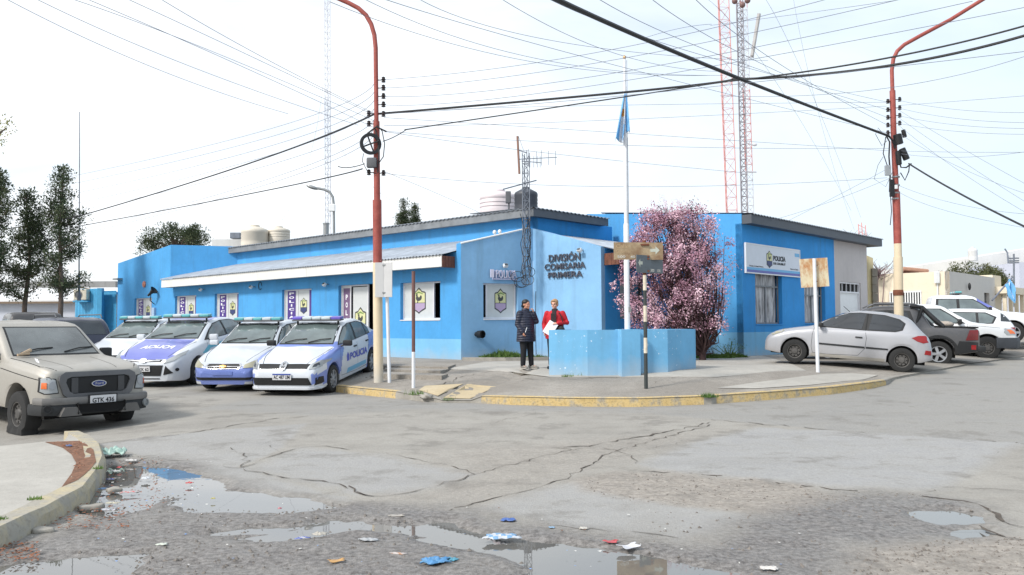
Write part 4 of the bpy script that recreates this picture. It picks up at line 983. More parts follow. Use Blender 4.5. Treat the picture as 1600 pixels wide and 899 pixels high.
class Car:
    def __init__(s, name, label, P, group=None):
        s.P = P; s.root = thing(name, label, P.get('cat', 'car'), group=group); L, W = P['L'], P['W']
        s.xo = (P['axles'][0]+P['axles'][1])/2; s.build_body()
    def X(s, xf): return s.xo-xf
    def build_body(s):
        P = s.P; L, W = P['L'], P['W']/2; top = smooth_list(P['top'], 1); belt = smooth_list(P['belt'], 1); wid = smooth_list(P['wid'], 1); bot = P['bot']
        Ra, za = P['arch'], P['R']; roofw = P['roofw']; H = max(z for _, z in top)
        st_ = set(); x = 0
        while x < L: st_.add(round(x, 4)); x += .045
        st_ |= {0.0, .004, .012, .025, .6*.1, L-.012, L-.03, L}
        for xa in P['axles']:
            for k_ in range(-12, 13): st_.add(round(xa+Ra*math.sin(k_/12*math.pi/2)*.9999, 4))
            st_.add(round(xa-Ra-.002, 4)); st_.add(round(xa+Ra+.002, 4))
        xs_ = sorted(x for x in st_ if 0 <= x <= L); ver = []; fac = []; box = P.get('boxy', 0)
        nS = None
        for x in xs_:
            ht = lerp_list(top, x); hb = min(lerp_list(belt, x), ht-.012); w_ = W*lerp_list(wid, x); zb = lerp_list(bot, x); arch = False
            for xa in P['axles']:
                if abs(x-xa) < Ra: zb = max(zb, za+math.sqrt(max(0, Ra*Ra-(x-xa)**2))); arch = True
            hc = ht-hb; k_ = clamp((hc-.12)/(P['Hc']-.12), 0, 1); wr = w_*P.get('hoodw', .86)*(1-k_)+roofw*(w_/W*.4+.6)*k_
            sh = w_*(P.get('shw', .955))
            ez = hb+hc*((.62+box*.15)*(1-k_)+.93*k_)
            zm = max(zb+.02, min(.62*hb+.12, hb-.05)) if not arch else max(zb+.012, min(.62*hb+.12, hb-.03))
            zq = zb+(zm-zb)*.5
            pr = [(w_*.62, zb), (w_*(.965 if not arch else .985), zb), (w_*.985, zb+.02 if arch else zb+.05), (w_*.998, zq), (w_, zm), (w_*.995, zm+(hb-zm)*.6), (sh+.012, hb-.012), (sh-.012, hb+.012*(1-k_)+.012*k_)]
            pr += [(sh*.55+wr*.45+.012*k_, hb*.5+ez*.5), (wr+.02*k_, ez), (wr-.05-.05*k_, ez+(ht-ez)*.72), (wr*.55, ht-(.012+P.get('crown', .01))), (0.0, ht)]
            # smooth section
            q = pr
            for _ in range(1):
                N = [q[0]]
                for (a0, b0), (a1, b1) in zip(q, q[1:]): N += [(a0*.78+a1*.22, b0*.78+b1*.22), (a0*.22+a1*.78, b0*.22+b1*.78)]
                N.append(q[-1]); q = N
            ring = [(s.X(x), y, z) for y, z in q]+[(s.X(x), -y, z) for y, z in q[-2::-1]]
            nS = len(ring); ver += ring
        n = len(xs_)
        for i in range(n-1):
            for j in range(nS-1): fac.append((i*nS+j, i*nS+j+1, (i+1)*nS+j+1, (i+1)*nS+j))
        fac.append(tuple(range(nS))[::-1]); fac.append(tuple((n-1)*nS+j for j in range(nS)))
        b = MB(); b.raw(ver, fac); fn = P.get('zone')
        if fn:
            for i, f in enumerate(fac):
                c = [sum(ver[v][k_] for v in f)/len(f) for k_ in range(3)]; b.m[i] = fn(s.xo-c[0], abs(c[1]), c[2], c[1])
        s.body = b.build('body', P['mats'], s.root, world=False, smooth=38)
        s.bvh = BVHTree.FromPolygons([Vector(v) for v in ver], fac); s.ver = ver
        # underside and wheel wells
        b = MB(); b.box(s.X(L-.15), s.X(.15), -W+.24, W-.24, lerp_list(bot, L/2)+.0, min(.75, P['R']*1.9), None)
        for xa in P['axles']: b.box(s.X(xa+Ra+.03), s.X(xa-Ra-.03), -W+.22, W-.22, .25, P['R']+Ra+.05)
        b.build('underbody', M['under'], s.root, world=False)
        for xa in P['axles']:
            for sd_ in (1, -1): s.wheel(xa, sd_)
    def wheel(s, xa, sd_):
        P = s.P; R_ = P['R']; ww = P.get('tw', .19); W = P['W']/2
        root = s.root; yo = sd_*(W-.015)
        Mx = Matrix.Translation((s.X(xa), yo, R_)) @ Matrix.Rotation(R(90)*(-sd_), 4, 'X')   # +z of lathe -> outward
        b = MB(); ri = R_*P.get('rimf', .62)
        flat = P.get('flat') == (P['axles'].index(xa), sd_)
        b.lathe([(ri, -ww), (R_*.94, -ww), (R_*.995, -ww*.85), (R_, -ww*.5), (R_*.995, -ww*.12), (R_*.95, 0), (R_*.8, .012), (ri, .004), (ri*.97, -.03)], 36, Mx, cap=False)
        if flat:
            b.v = [(x+(.0), y+(sd_*.03 if z < .12 else 0), max(z, .0)+.0) if z > .06 else (x+(x-s.X(xa))*.25, y+sd_*.03, .004+z*.1) for x, y, z in [(vx, vy, vz-.05) for vx, vy, vz in b.v]]
        wl = b.build('wheel', M['rubber'], root, world=False, smooth=35)
        b = MB(); st_ = P.get('wheel', 'steel'); 
        if flat: Mx = Matrix.Translation((0, 0, -.05)) @ Mx
        b.lathe([(0.001, -ww+.02), (ri*.96, -ww+.02), (ri, -.04), (ri*.99, -.002), (ri*.9, -.006), (ri*.86, -.05)], 28, Mx, cap=False)
        ns = {'steel': 8, 'alloy': 5, 'cap': 7}[st_]
        if st_ == 'steel':
            b.lathe([(ri*.87, -.055), (ri*.72, -.03), (ri*.45, -.035), (ri*.36, -.012), (ri*.2, -.008), (0.001, -.008)], 24, Mx, cap=False)
            b2 = MB()
            for k_ in range(ns):
                a_ = 2*math.pi*k_/ns; b2.lathe([(.018, 0), (.018, .004), (.001, .004)], 8, Mx @ Matrix.Translation((ri*.62*math.cos(a_), ri*.62*math.sin(a_), -.032)), cap=False)
            rim = b.build('rim', M['steelwheel'], wl, world=False, smooth=30); b2.build('vent_hole', M['under'], rim, world=False)
        else:
            for k_ in range(ns):
                a_ = 2*math.pi*k_/ns; T_ = Mx @ Matrix.Rotation(a_, 4, 'Z')
                wd = ri*(.15 if st_ == 'alloy' else .12)
                b.hexa([T_ @ Vector(p) for p in ((ri*.1, -wd, -.03), (ri*.92, -wd*1.3, -.03), (ri*.92, wd*1.3, -.03), (ri*.1, wd, -.03), (ri*.1, -wd, -.008), (ri*.92, -wd*1.1, -.012), (ri*.92, wd*1.1, -.012), (ri*.1, wd, -.008))])
            b.lathe([(ri*.26, -.03), (ri*.26, -.006), (ri*.2, -.002), (.001, -.002)], 14, Mx, cap=False)
            rim = b.build('rim', M['alloy'], wl, world=False, smooth=30)
            b2 = MB(); b2.lathe([(ri*.9, -.06), (.001, -.06)], 20, Mx, cap=False); b2.build('brake_disc', M['under'], rim, world=False)
    def cast(s, a, b_, axis):
        if axis in ('L', 'R'):
            sg_ = 1 if axis == 'L' else -1; o, d = Vector((s.X(a), sg_*3, b_)), Vector((0, -sg_, 0))
        elif axis == 'F': o, d = Vector((6, a, b_)), Vector((-1, 0, 0))
        elif axis == 'B': o, d = Vector((-6, a, b_)), Vector((1, 0, 0))
        else: o, d = Vector((s.X(a), b_, 4)), Vector((0, 0, -1))
        h = s.bvh.ray_cast(o, d)
        if h[0] is None:
            h2 = s.bvh.find_nearest(o+d*(2.2 if axis in 'LR' else (6-s.X(0) if axis == 'F' else 6+s.X(s.P['L']) if axis == 'B' else 2.6))); return h2[0], (-d)
        n = h[1]
        if n.dot(d) > 0: n = -n
        return h[0], (n*.6-d*.4).normalized()
    def patch(s, name, pts, axis, m, off=.005, parent=None, step=.06, hole=None, lip=.012):
        vs_ = [Vector(p) for p in pts]; n = len(vs_)
        # densify the outline
        dn = []
        for i in range(n):
            a_, c_ = vs_[i], vs_[(i+1) % n]; k_ = max(1, int((c_-a_).length/step)); dn += [a_.lerp(c_, j/k_) for j in range(k_)]
        no = len(dn); edges = [(i, (i+1) % no) for i in range(no)]; allp = list(dn); poly = [(p.x, p.y) for p in dn]
        hp = None
        if hole:
            hv = [Vector(p) for p in hole]; hd = []
            for i in range(len(hv)):
                a_, c_ = hv[i], hv[(i+1) % len(hv)]; k_ = max(1, int((c_-a_).length/step)); hd += [a_.lerp(c_, j/k_) for j in range(k_)]
            b0 = len(allp); allp += hd; edges += [(b0+i, b0+(i+1) % len(hd)) for i in range(len(hd))]; hp = [(p.x, p.y) for p in hd]
        x0, x1 = min(p[0] for p in poly), max(p[0] for p in poly); y0, y1 = min(p[1] for p in poly), max(p[1] for p in poly)
        x = x0+step/2
        while x < x1:
            y = y0+step/2
            while y < y1:
                if inpoly(x, y, poly) and not (hp and inpoly(x, y, hp)) and min((q-Vector((x, y))).length for q in allp[:no]) > step*.35: allp.append(Vector((x, y)))
                y += step
            x += step
        r = delaunay_2d_cdt(allp, edges, [], 1, 1e-6)
        fs_ = [tuple(f) for f in r[2]]
        if hp: fs_ = [f for f in fs_ if not inpoly(sum(r[0][i].x for i in f)/3, sum(r[0][i].y for i in f)/3, hp)]
        pv = []; nv = []
        for p in r[0]:
            q, nn = s.cast(p.x, p.y, axis); pv.append(q+nn*off); nv.append(nn)
        flip = axis in ('L', 'B')
        # orientation test
        if fs_:
            f = fs_[0]; nn = (pv[f[1]]-pv[f[0]]).cross(pv[f[2]]-pv[f[0]])
            if nn.dot(nv[f[0]]) < 0: fs_ = [f[::-1] for f in fs_]
        from collections import Counter
        ec = Counter()
        for f in fs_:
            for i in range(len(f)): ec[(f[i], f[(i+1) % len(f)])] += 1
        N = len(pv); sd_ = [(i, j, N+j, N+i)[::-1] for (i, j) in ec if (j, i) not in ec]
        b = MB(); b.raw(pv+[p-nn*(off+lip) for p, nn in zip(pv, nv)], fs_+sd_)
        return b.build(name, m, parent or s.root, world=False, smooth=30)
    def both(s, name, pts, m, off=.005, step=.06, **k):
        r = []
        for ax in ('L', 'R'): r.append(s.patch(name, pts, ax, m, off, step=step, **k))
        return r
    def mirF(s, name, pts, m, off=.005, axis='F', step=.05, sides=(1, -1), **k):
        return [s.patch(name, [(p[0]*g, p[1]) for p in pts], axis, m, off, step=step, **k) for g in sides]
    def seam(s, pts, axis, w_=.004, off=.002, name='panel_gap'):
        L = []; Rr = []
        for i, p in enumerate(pts):
            a_ = Vector(pts[max(0, i-1)]); c_ = Vector(pts[min(len(pts)-1, i+1)]); d = (c_-a_).normalized(); nn = Vector((-d.y, d.x)); p = Vector(p)
            L.append(p+nn*w_); Rr.append(p-nn*w_)
        b = MB()
        for i in range(len(pts)-1):
            k_ = max(1, int((Vector(pts[i+1])-Vector(pts[i])).length/.05))
            for j in range(k_):
                q = []
                for (S, tt) in ((L, j/k_), (Rr, j/k_), (Rr, (j+1)/k_), (L, (j+1)/k_)):
                    e = S[i].lerp(S[i+1], tt); h_, nn = s.cast(e.x, e.y, axis); q.append(h_+nn*off)
                b.face(q)
        return b.build(name, M['under'], s.root, world=False)
    def text(s, st_, axis, a0, a1, z0, z1, m, parent=None, off=.009, bold=.02, name='lettering', slant=0):
        vs_, fs_, _ = text_geo(st_, bold); P_ = []
        # reading direction: on the left side (viewed from +y) xf decreases toward... image right = -xf for L side when front is on the viewer's left
        for x, y in vs_:
            q, nn = s.cast(a0+x*(a1-a0), z0+y*(z1-z0)+slant*x, axis); P_.append(q+nn*off)
        b = MB(); b.raw(P_, fs_); return b.build(name, m, parent or s.root, world=False)
    def mirror(s, xf, z, y, m, col=None, size=.09):
        for g in (1, -1):
            b = MB(); T_ = Matrix.Translation((s.X(xf), g*(y+.09), z)); b.rbox(-.05, .05, -.10, .10, -size*.7, size*.7, .03, T_)
            o = b.build('side_mirror', m, s.root, world=False, smooth=40)
            b = MB(); b.tube([(s.X(xf)+.01, g*(y-.06), z-.07), (s.X(xf), g*(y+.03), z-.03)], .02, 6); b.box(-.056, -.051, -.08, .08, -size*.5, size*.5, T_); b.build('mirror_arm', M['trim'], o, world=False)
    def handle(s, xf, z, m=None, w_=.08):
        for ax in ('L', 'R'): s.patch('door_handle', [(xf-w_, z-.016), (xf+w_, z-.016), (xf+w_, z+.016), (xf-w_, z+.016)], ax, m or M['trim'], .022, step=.05)
    def numberplate(s, txt, axis, z, y=0, blue=False, w_=.40, h_=.13):
        q, nn = s.cast(y, z, axis); g = 1 if axis == 'F' else -1; x = q.x+g*.02
        b = MB(); b.box(x-.004 if g > 0 else x-.012, x+.012 if g > 0 else x+.004, y-w_/2, y+w_/2, z-h_/2, z+h_/2); o = b.build('number_plate', M['plate'] if True else 0, s.root, world=False)
        vs_, fs_, _ = text_geo(txt, .03); b = MB(); xx = x+g*.0135
        th_ = .62 if blue else .6
        b.raw([(xx, y+g*(-.44+.88*a_)*w_*1.0*1 if False else y+g*(a_-.5)*w_*.88, z-h_*.38+c_*h_*th_) for a_, c_ in vs_], fs_); b.build('plate_lettering', M['plate_ink'], o, world=False)
        if blue:
            b = MB(); b.box(min(x, xx), max(x, xx), y-w_/2+.003, y+w_/2-.003, z+h_*.28, z+h_*.49); b.build('plate_band', M['plate_blue'], o, world=False)
    def wipers(s, xf, z, y1=.1, y2=-.45, ln=.5):
        for y0 in (y1, y2):
            p0, n0 = s.cast(y0, z, 'F'); p1, n1 = s.cast(y0+ln*.95, z+.07, 'F'); b = MB(); pm, nm = s.cast(y0+ln*.5, z+.05, 'F')
            b.tube([p0+n0*.02, pm+nm*.03, p1+n1*.018], .011, 5); b.build('wiper', M['trim'], s.root, world=False)
    def lightbar(s, xf, w_, lens, foot=.06, clear=M['clear_lens']):
        q, _n = s.cast(xf, 0, 'T'); z = q.z+foot; x = s.X(xf); b = MB(); b.rbox(x-.12, x+.12, -w_/2, w_/2, z, z+.035, .012); o = b.build('light_bar', M['mirrorg'], s.root, world=False, smooth=40)
        segs = [(-.5, -.3, lens), (-.29, -.1, clear), (-.09, .09, M['cyan_lens'] if lens is not M['violet_lens'] else clear), (.1, .29, clear), (.3, .5, lens)]
        for a_, c_, mm in segs:
            b = MB(); b.rbox(x-.11, x+.11, a_*w_, c_*w_, z+.0355, z+.10, .025); b.build('beacon_lens', mm, o, world=False, smooth=40)
        for g in (1, -1):
            b = MB(); q2, _ = s.cast(xf, g*w_*.42, 'T'); b.tube([q2-Vector((0, 0, .01)), Vector((x, g*w_*.42, z+.01))], .022, 6); b.build('foot', M['trim'], o, world=False)
    def place(s, front, rear, side):
        """front/rear contact points of the near-side wheels; side=+1 if the car's left wheels, -1 right"""
        f, r = Vector(front), Vector(rear); xa = (f-r).normalized(); ya = Vector((0, 0, 1)).cross(xa).normalized(); za = xa.cross(ya)
        wb = s.P['axles'][1]-s.P['axles'][0]; mid_ = (f+r)/2; yo = side*(s.P['W']/2-.09)
        o = mid_-ya*yo
        s.root.matrix_world = Matrix(((xa.x, ya.x, za.x, o.x), (xa.y, ya.y, za.y, o.y), (xa.z, ya.z, za.z, o.z), (0, 0, 0, 1)))
    def head(s, front, hd, side, gz=ground, dz=0):
        h = Vector((hd[0], hd[1], 0)).normalized(); wb = s.P['axles'][1]-s.P['axles'][0]; f = Vector((front[0], front[1], 0)); r = f-h*wb
        f.z = gz(f.x, f.y)+dz if len(front) < 3 else front[2]; r.z = gz(r.x, r.y)+dz; s.place(f, r, side)

W_WHITE = (204, 209, 216); POL_BLUE = (66, 84, 178)
def common_wid(L, n0=.66, r0=.8): return [(0, n0), (.06, n0+.14), (.2, .92), (.5, .985), (1.0, 1), (L-1.0, 1), (L-.4, .97), (L-.12, .9), (L, r0)]
# ---- silver three-door hatchback
P = dict(L=3.84, W=1.65, axles=(.74, 3.18), R=.292, arch=.345, roofw=.56, Hc=.52, cat='car', wheel='steel', rimf=.60,
         top=[(0, .50), (.02, .60), (.09, .68), (.3, .80), (.7, .89), (1.05, .95), (1.15, .99), (1.55, 1.21), (1.9, 1.375), (2.25, 1.43), (2.8, 1.42), (3.15, 1.37), (3.33, 1.31), (3.5, 1.12), (3.66, .95), (3.75, .88), (3.81, .72), (3.84, .52)],
         belt=[(0, .5), (.1, .62), (.6, .80), (1.2, .89), (2.5, .93), (3.4, .95), (3.7, .88), (3.84, .5)], wid=common_wid(3.84, .68, .78), bot=[(0, .26), (.3, .22), (.5, .2), (3.3, .21), (3.6, .26), (3.84, .34)],
         mats=[paint('dusty_silver_paint', (176, 178, 184), .35, .3, .35)])
c = Car('parked_car', 'silver three-door hatchback with black side strips parked with its nose up on the pavement', P)
c.both('window_trim', [(1.13, .945), (1.35, 1.085), (1.62, 1.24), (1.9, 1.335), (2.2, 1.365), (2.75, 1.345), (3.08, 1.27), (3.22, 1.17), (3.16, 1.0), (3.0, .95), (2.3, .935)], M['trim'], .004)
c.both('side_window', [(1.22, .965), (1.38, 1.075), (1.64, 1.225), (1.92, 1.32), (2.2, 1.348), (2.34, 1.345), (2.30, 1.15), (2.25, .955)], M['tint'], .009)
c.both('side_window', [(2.40, .96), (2.44, 1.15), (2.48, 1.338), (2.74, 1.325), (3.04, 1.25), (3.17, 1.16), (3.12, 1.02), (2.98, .97)], M['tint'], .009)
c.both('side_strip', [(1.30, .515), (2.34, .50), (2.34, .545), (1.30, .555)], M['trim'], .014); c.both('side_strip', [(2.37, .50), (2.86, .505), (2.86, .54), (2.37, .545)], M['trim'], .014)
for ax in 'LR':
    c.seam([(1.17, .93), (1.13, .75), (1.12, .45), (1.16, .30)], ax); c.seam([(2.33, .94), (2.37, .75), (2.35, .5), (2.20, .32), (1.5, .29), (1.16, .30)], ax); c.seam([(2.38, 1.35), (2.345, .95)], ax, .006, .011)
c.handle(2.2, .76); c.mirror(1.32, 1.0, .80, M['trim'], size=.08)
c.patch('windscreen', [(-.58, 1.0), (.58, 1.0), (.50, 1.33), (-.50, 1.33)], 'F', M['tint'], .006)
c.patch('rear_window', [(-.52, .99), (.52, .99), (.44, 1.27), (-.44, 1.27)], 'B', M['tint'], .006)
c.both('tail_light', [(3.36, .84), (3.50, .90), (3.66, .91), (3.75, .86), (3.73, .76), (3.62, .73), (3.48, .77)], M['red_lens'], .012)
c.both('reflector', [(3.66, .47), (3.80, .46), (3.80, .56), (3.68, .57)], M['red_lens'], .014)
c.both('headlight', [(.16, .66), (.1, .72), (.3, .80), (.52, .84), (.40, .74)], M['lamp_old'], .01)
c.both('rocker_dust', [(1.12, .215), (2.8, .22), (2.8, .29), (1.12, .29)], mat('muddy_sill', (150, 146, 138), .85), .006)
b = MB(); b.tube([(c.X(1.95), .1, 1.38), (c.X(1.8), .1, 1.5)], .008, 5); b.build('aerial', M['trim'], c.root, world=False)
fc = gps(1243, 567); rc = Vector((9.35, 20.15, 0)); rc = at(1405, 581.8, 20.15)
c.place((fc.x, fc.y, fc.z) if False else at(1243, 567, 21.05), rc, 1)
hatch = c

# ---- beige pickup in the foreground
P = dict(L=5.1, W=1.74, axles=(.78, 4.0), R=.355, arch=.43, roofw=.66, Hc=.60, cat='pickup truck', wheel='steel', rimf=.55, tw=.24, boxy=1, hoodw=.9, shw=.965, flat=(0, -1), crown=.012,
         top=[(0, .60), (.015, .95), (.05, 1.02), (.25, 1.07), (.8, 1.12), (1.3, 1.15), (1.40, 1.17), (1.78, 1.44), (2.05, 1.62), (2.3, 1.70), (2.9, 1.715), (3.2, 1.70), (3.38, 1.65), (3.52, 1.2), (3.56, 1.10), (5.0, 1.08), (5.1, 1.0)],
         belt=[(0, .6), (.02, .9), (.3, .98), (1.4, 1.06), (3.4, 1.08), (5.1, 1.05)], wid=[(0, .8), (.05, .88), (.2, .95), (.5, .985), (1, 1), (5.1, .98)], bot=[(0, .42), (.4, .38), (.6, .36), (4.5, .38), (5.1, .45)],
         mats=[paint('dusty_beige_metallic_paint', (168, 166, 160), .3, .45, .4)])
c = Car('pickup_truck', 'dusty beige pickup truck with a flat front tyre parked at the near left corner', P)
c.patch('windscreen_seal', [(-.69, 1.16), (.69, 1.16), (.60, 1.61), (-.60, 1.61)], 'F', M['trim'], .004)
c.patch('windscreen', [(-.66, 1.18), (.66, 1.18), (.575, 1.59), (-.575, 1.59)], 'F', M['dusty_glass'], .009)
for g in (1, -1): c.seam([(.06, g*.60), (.3, g*.74), (1.3, g*.76)], 'T', .007); c.seam([(.10, g*.34), (1.2, g*.44)], 'T', .004)
c.both('window_trim', [(1.52, 1.10), (1.9, 1.40), (2.12, 1.56), (2.9, 1.59), (3.3, 1.55), (3.36, 1.12)], M['trim'], .004)
c.both('side_window', [(1.62, 1.13), (1.94, 1.38), (2.15, 1.535), (2.72, 1.56), (2.76, 1.12)], M['glass'], .009)
c.both('side_window', [(2.82, 1.13), (2.82, 1.55), (3.24, 1.52), (3.29, 1.14)], M['glass'], .009)
for ax in 'LR': c.seam([(1.5, 1.08), (1.45, .8), (1.48, .42), (2.7, .40), (2.78, 1.1)], ax); c.seam([(.1, .86), (.5, .9), (1.42, .98)], ax, .006)
c.handle(2.6, .98); c.mirror(1.66, 1.16, .84, M['trim'], size=.13)
GR = [(-.50, .97), (.50, .97), (.58, .93), (.60, .85), (.53, .64), (.46, .585), (-.46, .585), (-.53, .64), (-.60, .85), (-.58, .93)]
GI = [(x*.83, .775+(z-.775)*.66) for x, z in GR]
c.patch('grille_surround', GR, 'F', mat('grey_plastic_grille_frame', (92, 92, 94), .5, .15), .045, hole=GI, step=.05, lip=.05); g_ = c.patch('grille', GI, 'F', M['grille'], .015, step=.06)
for yy in (-.36, .36): c.patch('grille_bar', [(yy-.05, .66), (yy+.05, .66), (yy+.05, .89), (yy-.05, .89)], 'F', mat('grey_plastic_grille_bar', (64, 64, 66), .5), .03, parent=g_)
c.patch('badge', [(.115*math.cos(a_), .79+.05*math.sin(a_)) for a_ in [k_*math.pi/10 for k_ in range(20)]], 'F', M['chrome'], .05, step=.05, parent=g_, lip=.03)
c.patch('badge_face', [(.10*math.cos(a_), .79+.04*math.sin(a_)) for a_ in [k_*math.pi/10 for k_ in range(20)]], 'F', mat('badge_blue', (48, 62, 120), .4), .055, step=.05, parent=g_, lip=.002)
c.text('Ford', 'F', -.06, .06, .772, .812, M['chrome'], g_, .06, .0)
for g in (1, -1):
    c.patch('headlight_bezel', [(g*.585, .665), (g*.625, .885), (g*.72, .915), (g*.805, .905), (g*.815, .69), (g*.77, .655)], 'F', M['trim'], .008, step=.05)
    h_ = c.patch('headlight', [(g*.60, .68), (g*.64, .87), (g*.72, .90), (g*.79, .89), (g*.80, .70), (g*.76, .67)], 'F', M['lamp'], .014, step=.05)
    c.patch('indicator', [(g*.745, .74), (g*.745, .83), (g*.785, .83), (g*.79, .74)], 'F', M['orange_lens'], .024, step=.05, parent=h_, lip=.004)
    c.patch('reflector_bowl', [(g*(.68+.045*math.cos(a_)), .79+.06*math.sin(a_)) for a_ in [k_*.5236 for k_ in range(12)]], 'F', M['alloy'], .023, step=.04, parent=h_, lip=.003)
# bumper: swept bar around the nose
def sweep_bar(c, pts, z0, z1, th_, m, name, parent=None, bulge=.03):
    b = MB(); prev = None; pts = [Vector((c.X(x), y, 0)) for x, y in pts]
    for i, p in enumerate(pts):
        d = (pts[min(i+1, len(pts)-1)]-pts[max(i-1, 0)]).normalized(); nn = Vector((d.y, -d.x, 0))
        if nn.x < 0 and abs(p.y) < .5: nn = -nn
        r_ = [p+Vector((0, 0, z0))-nn*th_, p+Vector((0, 0, z0)), p+nn*bulge+Vector((0, 0, z0*.7+z1*.3)), p+nn*bulge+Vector((0, 0, z0*.3+z1*.7)), p+Vector((0, 0, z1)), p+Vector((0, 0, z1))-nn*th_]
        if prev:
            for k_ in range(6): b.face([prev[k_], r_[k_], r_[(k_+1) % 6], prev[(k_+1) % 6]])
        else: b.face(r_[::-1])
        prev = r_
    b.face(prev); return b.build(name, m, parent or c.root, world=False, smooth=30, merge=True)
NB = [(.33, -.88), (.2, -.87), (.03, -.81), (-.06, -.68), (-.10, -.4), (-.11, 0), (-.10, .4), (-.06, .68), (.03, .81), (.2, .87), (.33, .88)]
bp = sweep_bar(c, NB, .34, .50, .12, mat('dusty_black_bumper', (40, 42, 44), .7, .3), 'bumper', bulge=.01)
sweep_bar(c, [(x-.012, y*1.004) for x, y in NB[1:-1]], .50, .60, .12, mat('dusty_grey_bumper_top', (112, 110, 108), .55, .15), 'bumper_cover', bp, bulge=.01)
b = MB(); b.rbox(c.X(-.155), c.X(-.02), -.36, .36, .37, .50, .02); b.build('air_intake', M['under'], bp, world=False)
for g in (1, -1):
    b = MB(); b.hexa([(c.X(-.16), g*.30 if g > 0 else g*.62, .33), (c.X(-.0), g*.30 if g > 0 else g*.62, .33), (c.X(-.0), g*.62 if g > 0 else g*.30, .33), (c.X(-.16), g*.62 if g > 0 else g*.30, .33),
                     (c.X(-.162), g*.38 if g > 0 else g*.56, .46), (c.X(-.0), g*.38 if g > 0 else g*.56, .46), (c.X(-.0), g*.56 if g > 0 else g*.38, .46), (c.X(-.162), g*.56 if g > 0 else g*.38, .46)]); b.build('skid_plate', mat('grey_skid_plate', (96, 94, 92), .6, .15), bp, world=False)
    b = MB(); b.lathe([(.062, 0), (.062, .03), (.045, .03), (.045, .012), (.001, .012)], 14, Matrix.Translation((c.X(-.04), g*.755, .44)) @ Matrix.Rotation(R(90), 4, 'Y') @ Matrix.Rotation(R(g*-22), 4, 'X'), cap=False); b.build('fog_lamp', M['trim'] if g < 0 else M['lamp'], bp, world=False, smooth=40)
b = MB(); xx = c.X(-.14); b.box(xx, xx+.01, -.2+.02, .2+.02, .485, .615); pl = b.build('number_plate', M['plate'], c.root, world=False)
vs_, fs_, _ = text_geo('GTK 436', .03); b = MB(); b.raw([(xx+.012, .02+(a_-.5)*.34, .505+c_*.075) for a_, c_ in vs_], fs_); b.build('plate_lettering', M['plate_ink'], pl, world=False)
b = MB(); b.box(xx-.02, xx-.002, -.225+.02, .225+.02, .47, .63); b.build('plate_holder', M['trim'], pl, world=False)
c.wipers(1.4, 1.2, .12, -.55, .55)
c.patch('hood_scratch', [(-.62, 1.09), (-.60, 1.10), (-.44, 1.125), (-.44, 1.118)], 'F', M['lettering_white'], .004, lip=.002)
b = MB(); b.tube([(c.X(1.32), -.60, 1.19), (c.X(1.42), -.42, 1.25)], [.025, .03], 6); b.tube([(c.X(1.3), -.66, 1.185), (c.X(1.36), -.46, 1.20)], .02, 6); o = b.build('wooden_stick', mat('weathered_stick', (176, 154, 128), .8)); 
stk = o
hd = Vector((.79, -.61, 0)).normalized(); q = at(33, 673, 13.0); c.head((q.x, q.y, zr(q.x, q.y)), hd, -1, gz=zr)
bpy.context.view_layer.update()
stk.matrix_world = c.root.matrix_world.copy(); setp(stk, 'two pale sticks lying at the foot of the beige truck windscreen', 'sticks')
ranger = c

# ---- police saloon (right-most of the four)
def saloon(L=4.22, H=1.44, nose=.66, fast=False):
    return [(0, .48), (.02, nose-.06), (.08, nose+.02), (.3, nose+.13), (.7, .86), (1.1, .94), (1.2, .975), (1.6, 1.21), (1.95, H-.05), (2.3, H), (2.8, H-.01), (3.15, H-.08), (3.4, H-.2), (3.68, 1.06), (3.78, 1.03), (4.1, 1.0), (4.19, .9), (L, .5)]
def zone_gol(x, y, z, ys):
    if z > 1.02: return 0
    if x < 1.15 and y < .58+.1*x and z > .66: return 0      # hood
    if x < .5: return 0 if z > .52 and z < .72 else (0 if z < .30 else 1 if y > .62 else 0)
    if x < 1.55-(1-z)*.55: return 1
    if x > 3.0+(z-.6)*.3: return 1
    return 0
P = dict(L=4.22, W=1.58, axles=(.84, 3.31), R=.297, arch=.352, roofw=.555, Hc=.50, cat='police car', wheel='cap', rimf=.66, top=saloon(H=1.43),
         belt=[(0, .48), (.1, .66), (.5, .80), (1.2, .90), (2.5, .95), (3.4, .98), (4.0, .98), (4.22, .5)], wid=common_wid(4.22, .72, .8), bot=[(0, .2), (.3, .17), (.5, .19), (3.6, .21), (3.9, .26), (4.22, .34)],
         mats=[paint('police_white_paint', W_WHITE, 0, .12), paint('police_blue_paint', (112, 132, 200), .1, .1)], zone=zone_gol)
c = Car('police_car', 'white and blue police saloon with POLICIA on its door, closest to the cream street pole', P, 'police cars parked outside the station')
def front_glass(c, z0, z1, w0, w1, m=M['glass']):
    for g in (1, -1): c.seam([(.16, g*w0*.80), (.5, g*w0*.98), (1.1, g*w0*1.12)], 'T', .006)
    c.patch('windscreen_seal', [(-w0-.03, z0-.02), (w0+.03, z0-.02), (w1+.03, z1+.015), (-w1-.03, z1+.015)], 'F', M['trim'], .003); return c.patch('windscreen', [(-w0, z0), (w0, z0), (w1, z1), (-w1, z1)], 'F', m, .007)
front_glass(c, 1.0, 1.36, .60, .50)
c.both('window_trim', [(1.3, .955), (1.6, 1.13), (1.9, 1.29), (2.2, 1.35), (2.75, 1.345), (3.1, 1.27), (3.3, 1.12), (3.3, 1.0), (2.3, .965)], M['trim'], .004)
c.both('side_window', [(1.38, .975), (1.62, 1.12), (1.92, 1.275), (2.2, 1.33), (2.28, 1.33), (2.25, .975)], M['glass'], .009)
c.both('side_window', [(2.36, .98), (2.38, 1.33), (2.73, 1.325), (2.98, 1.27), (3.02, 1.0)], M['glass'], .009)
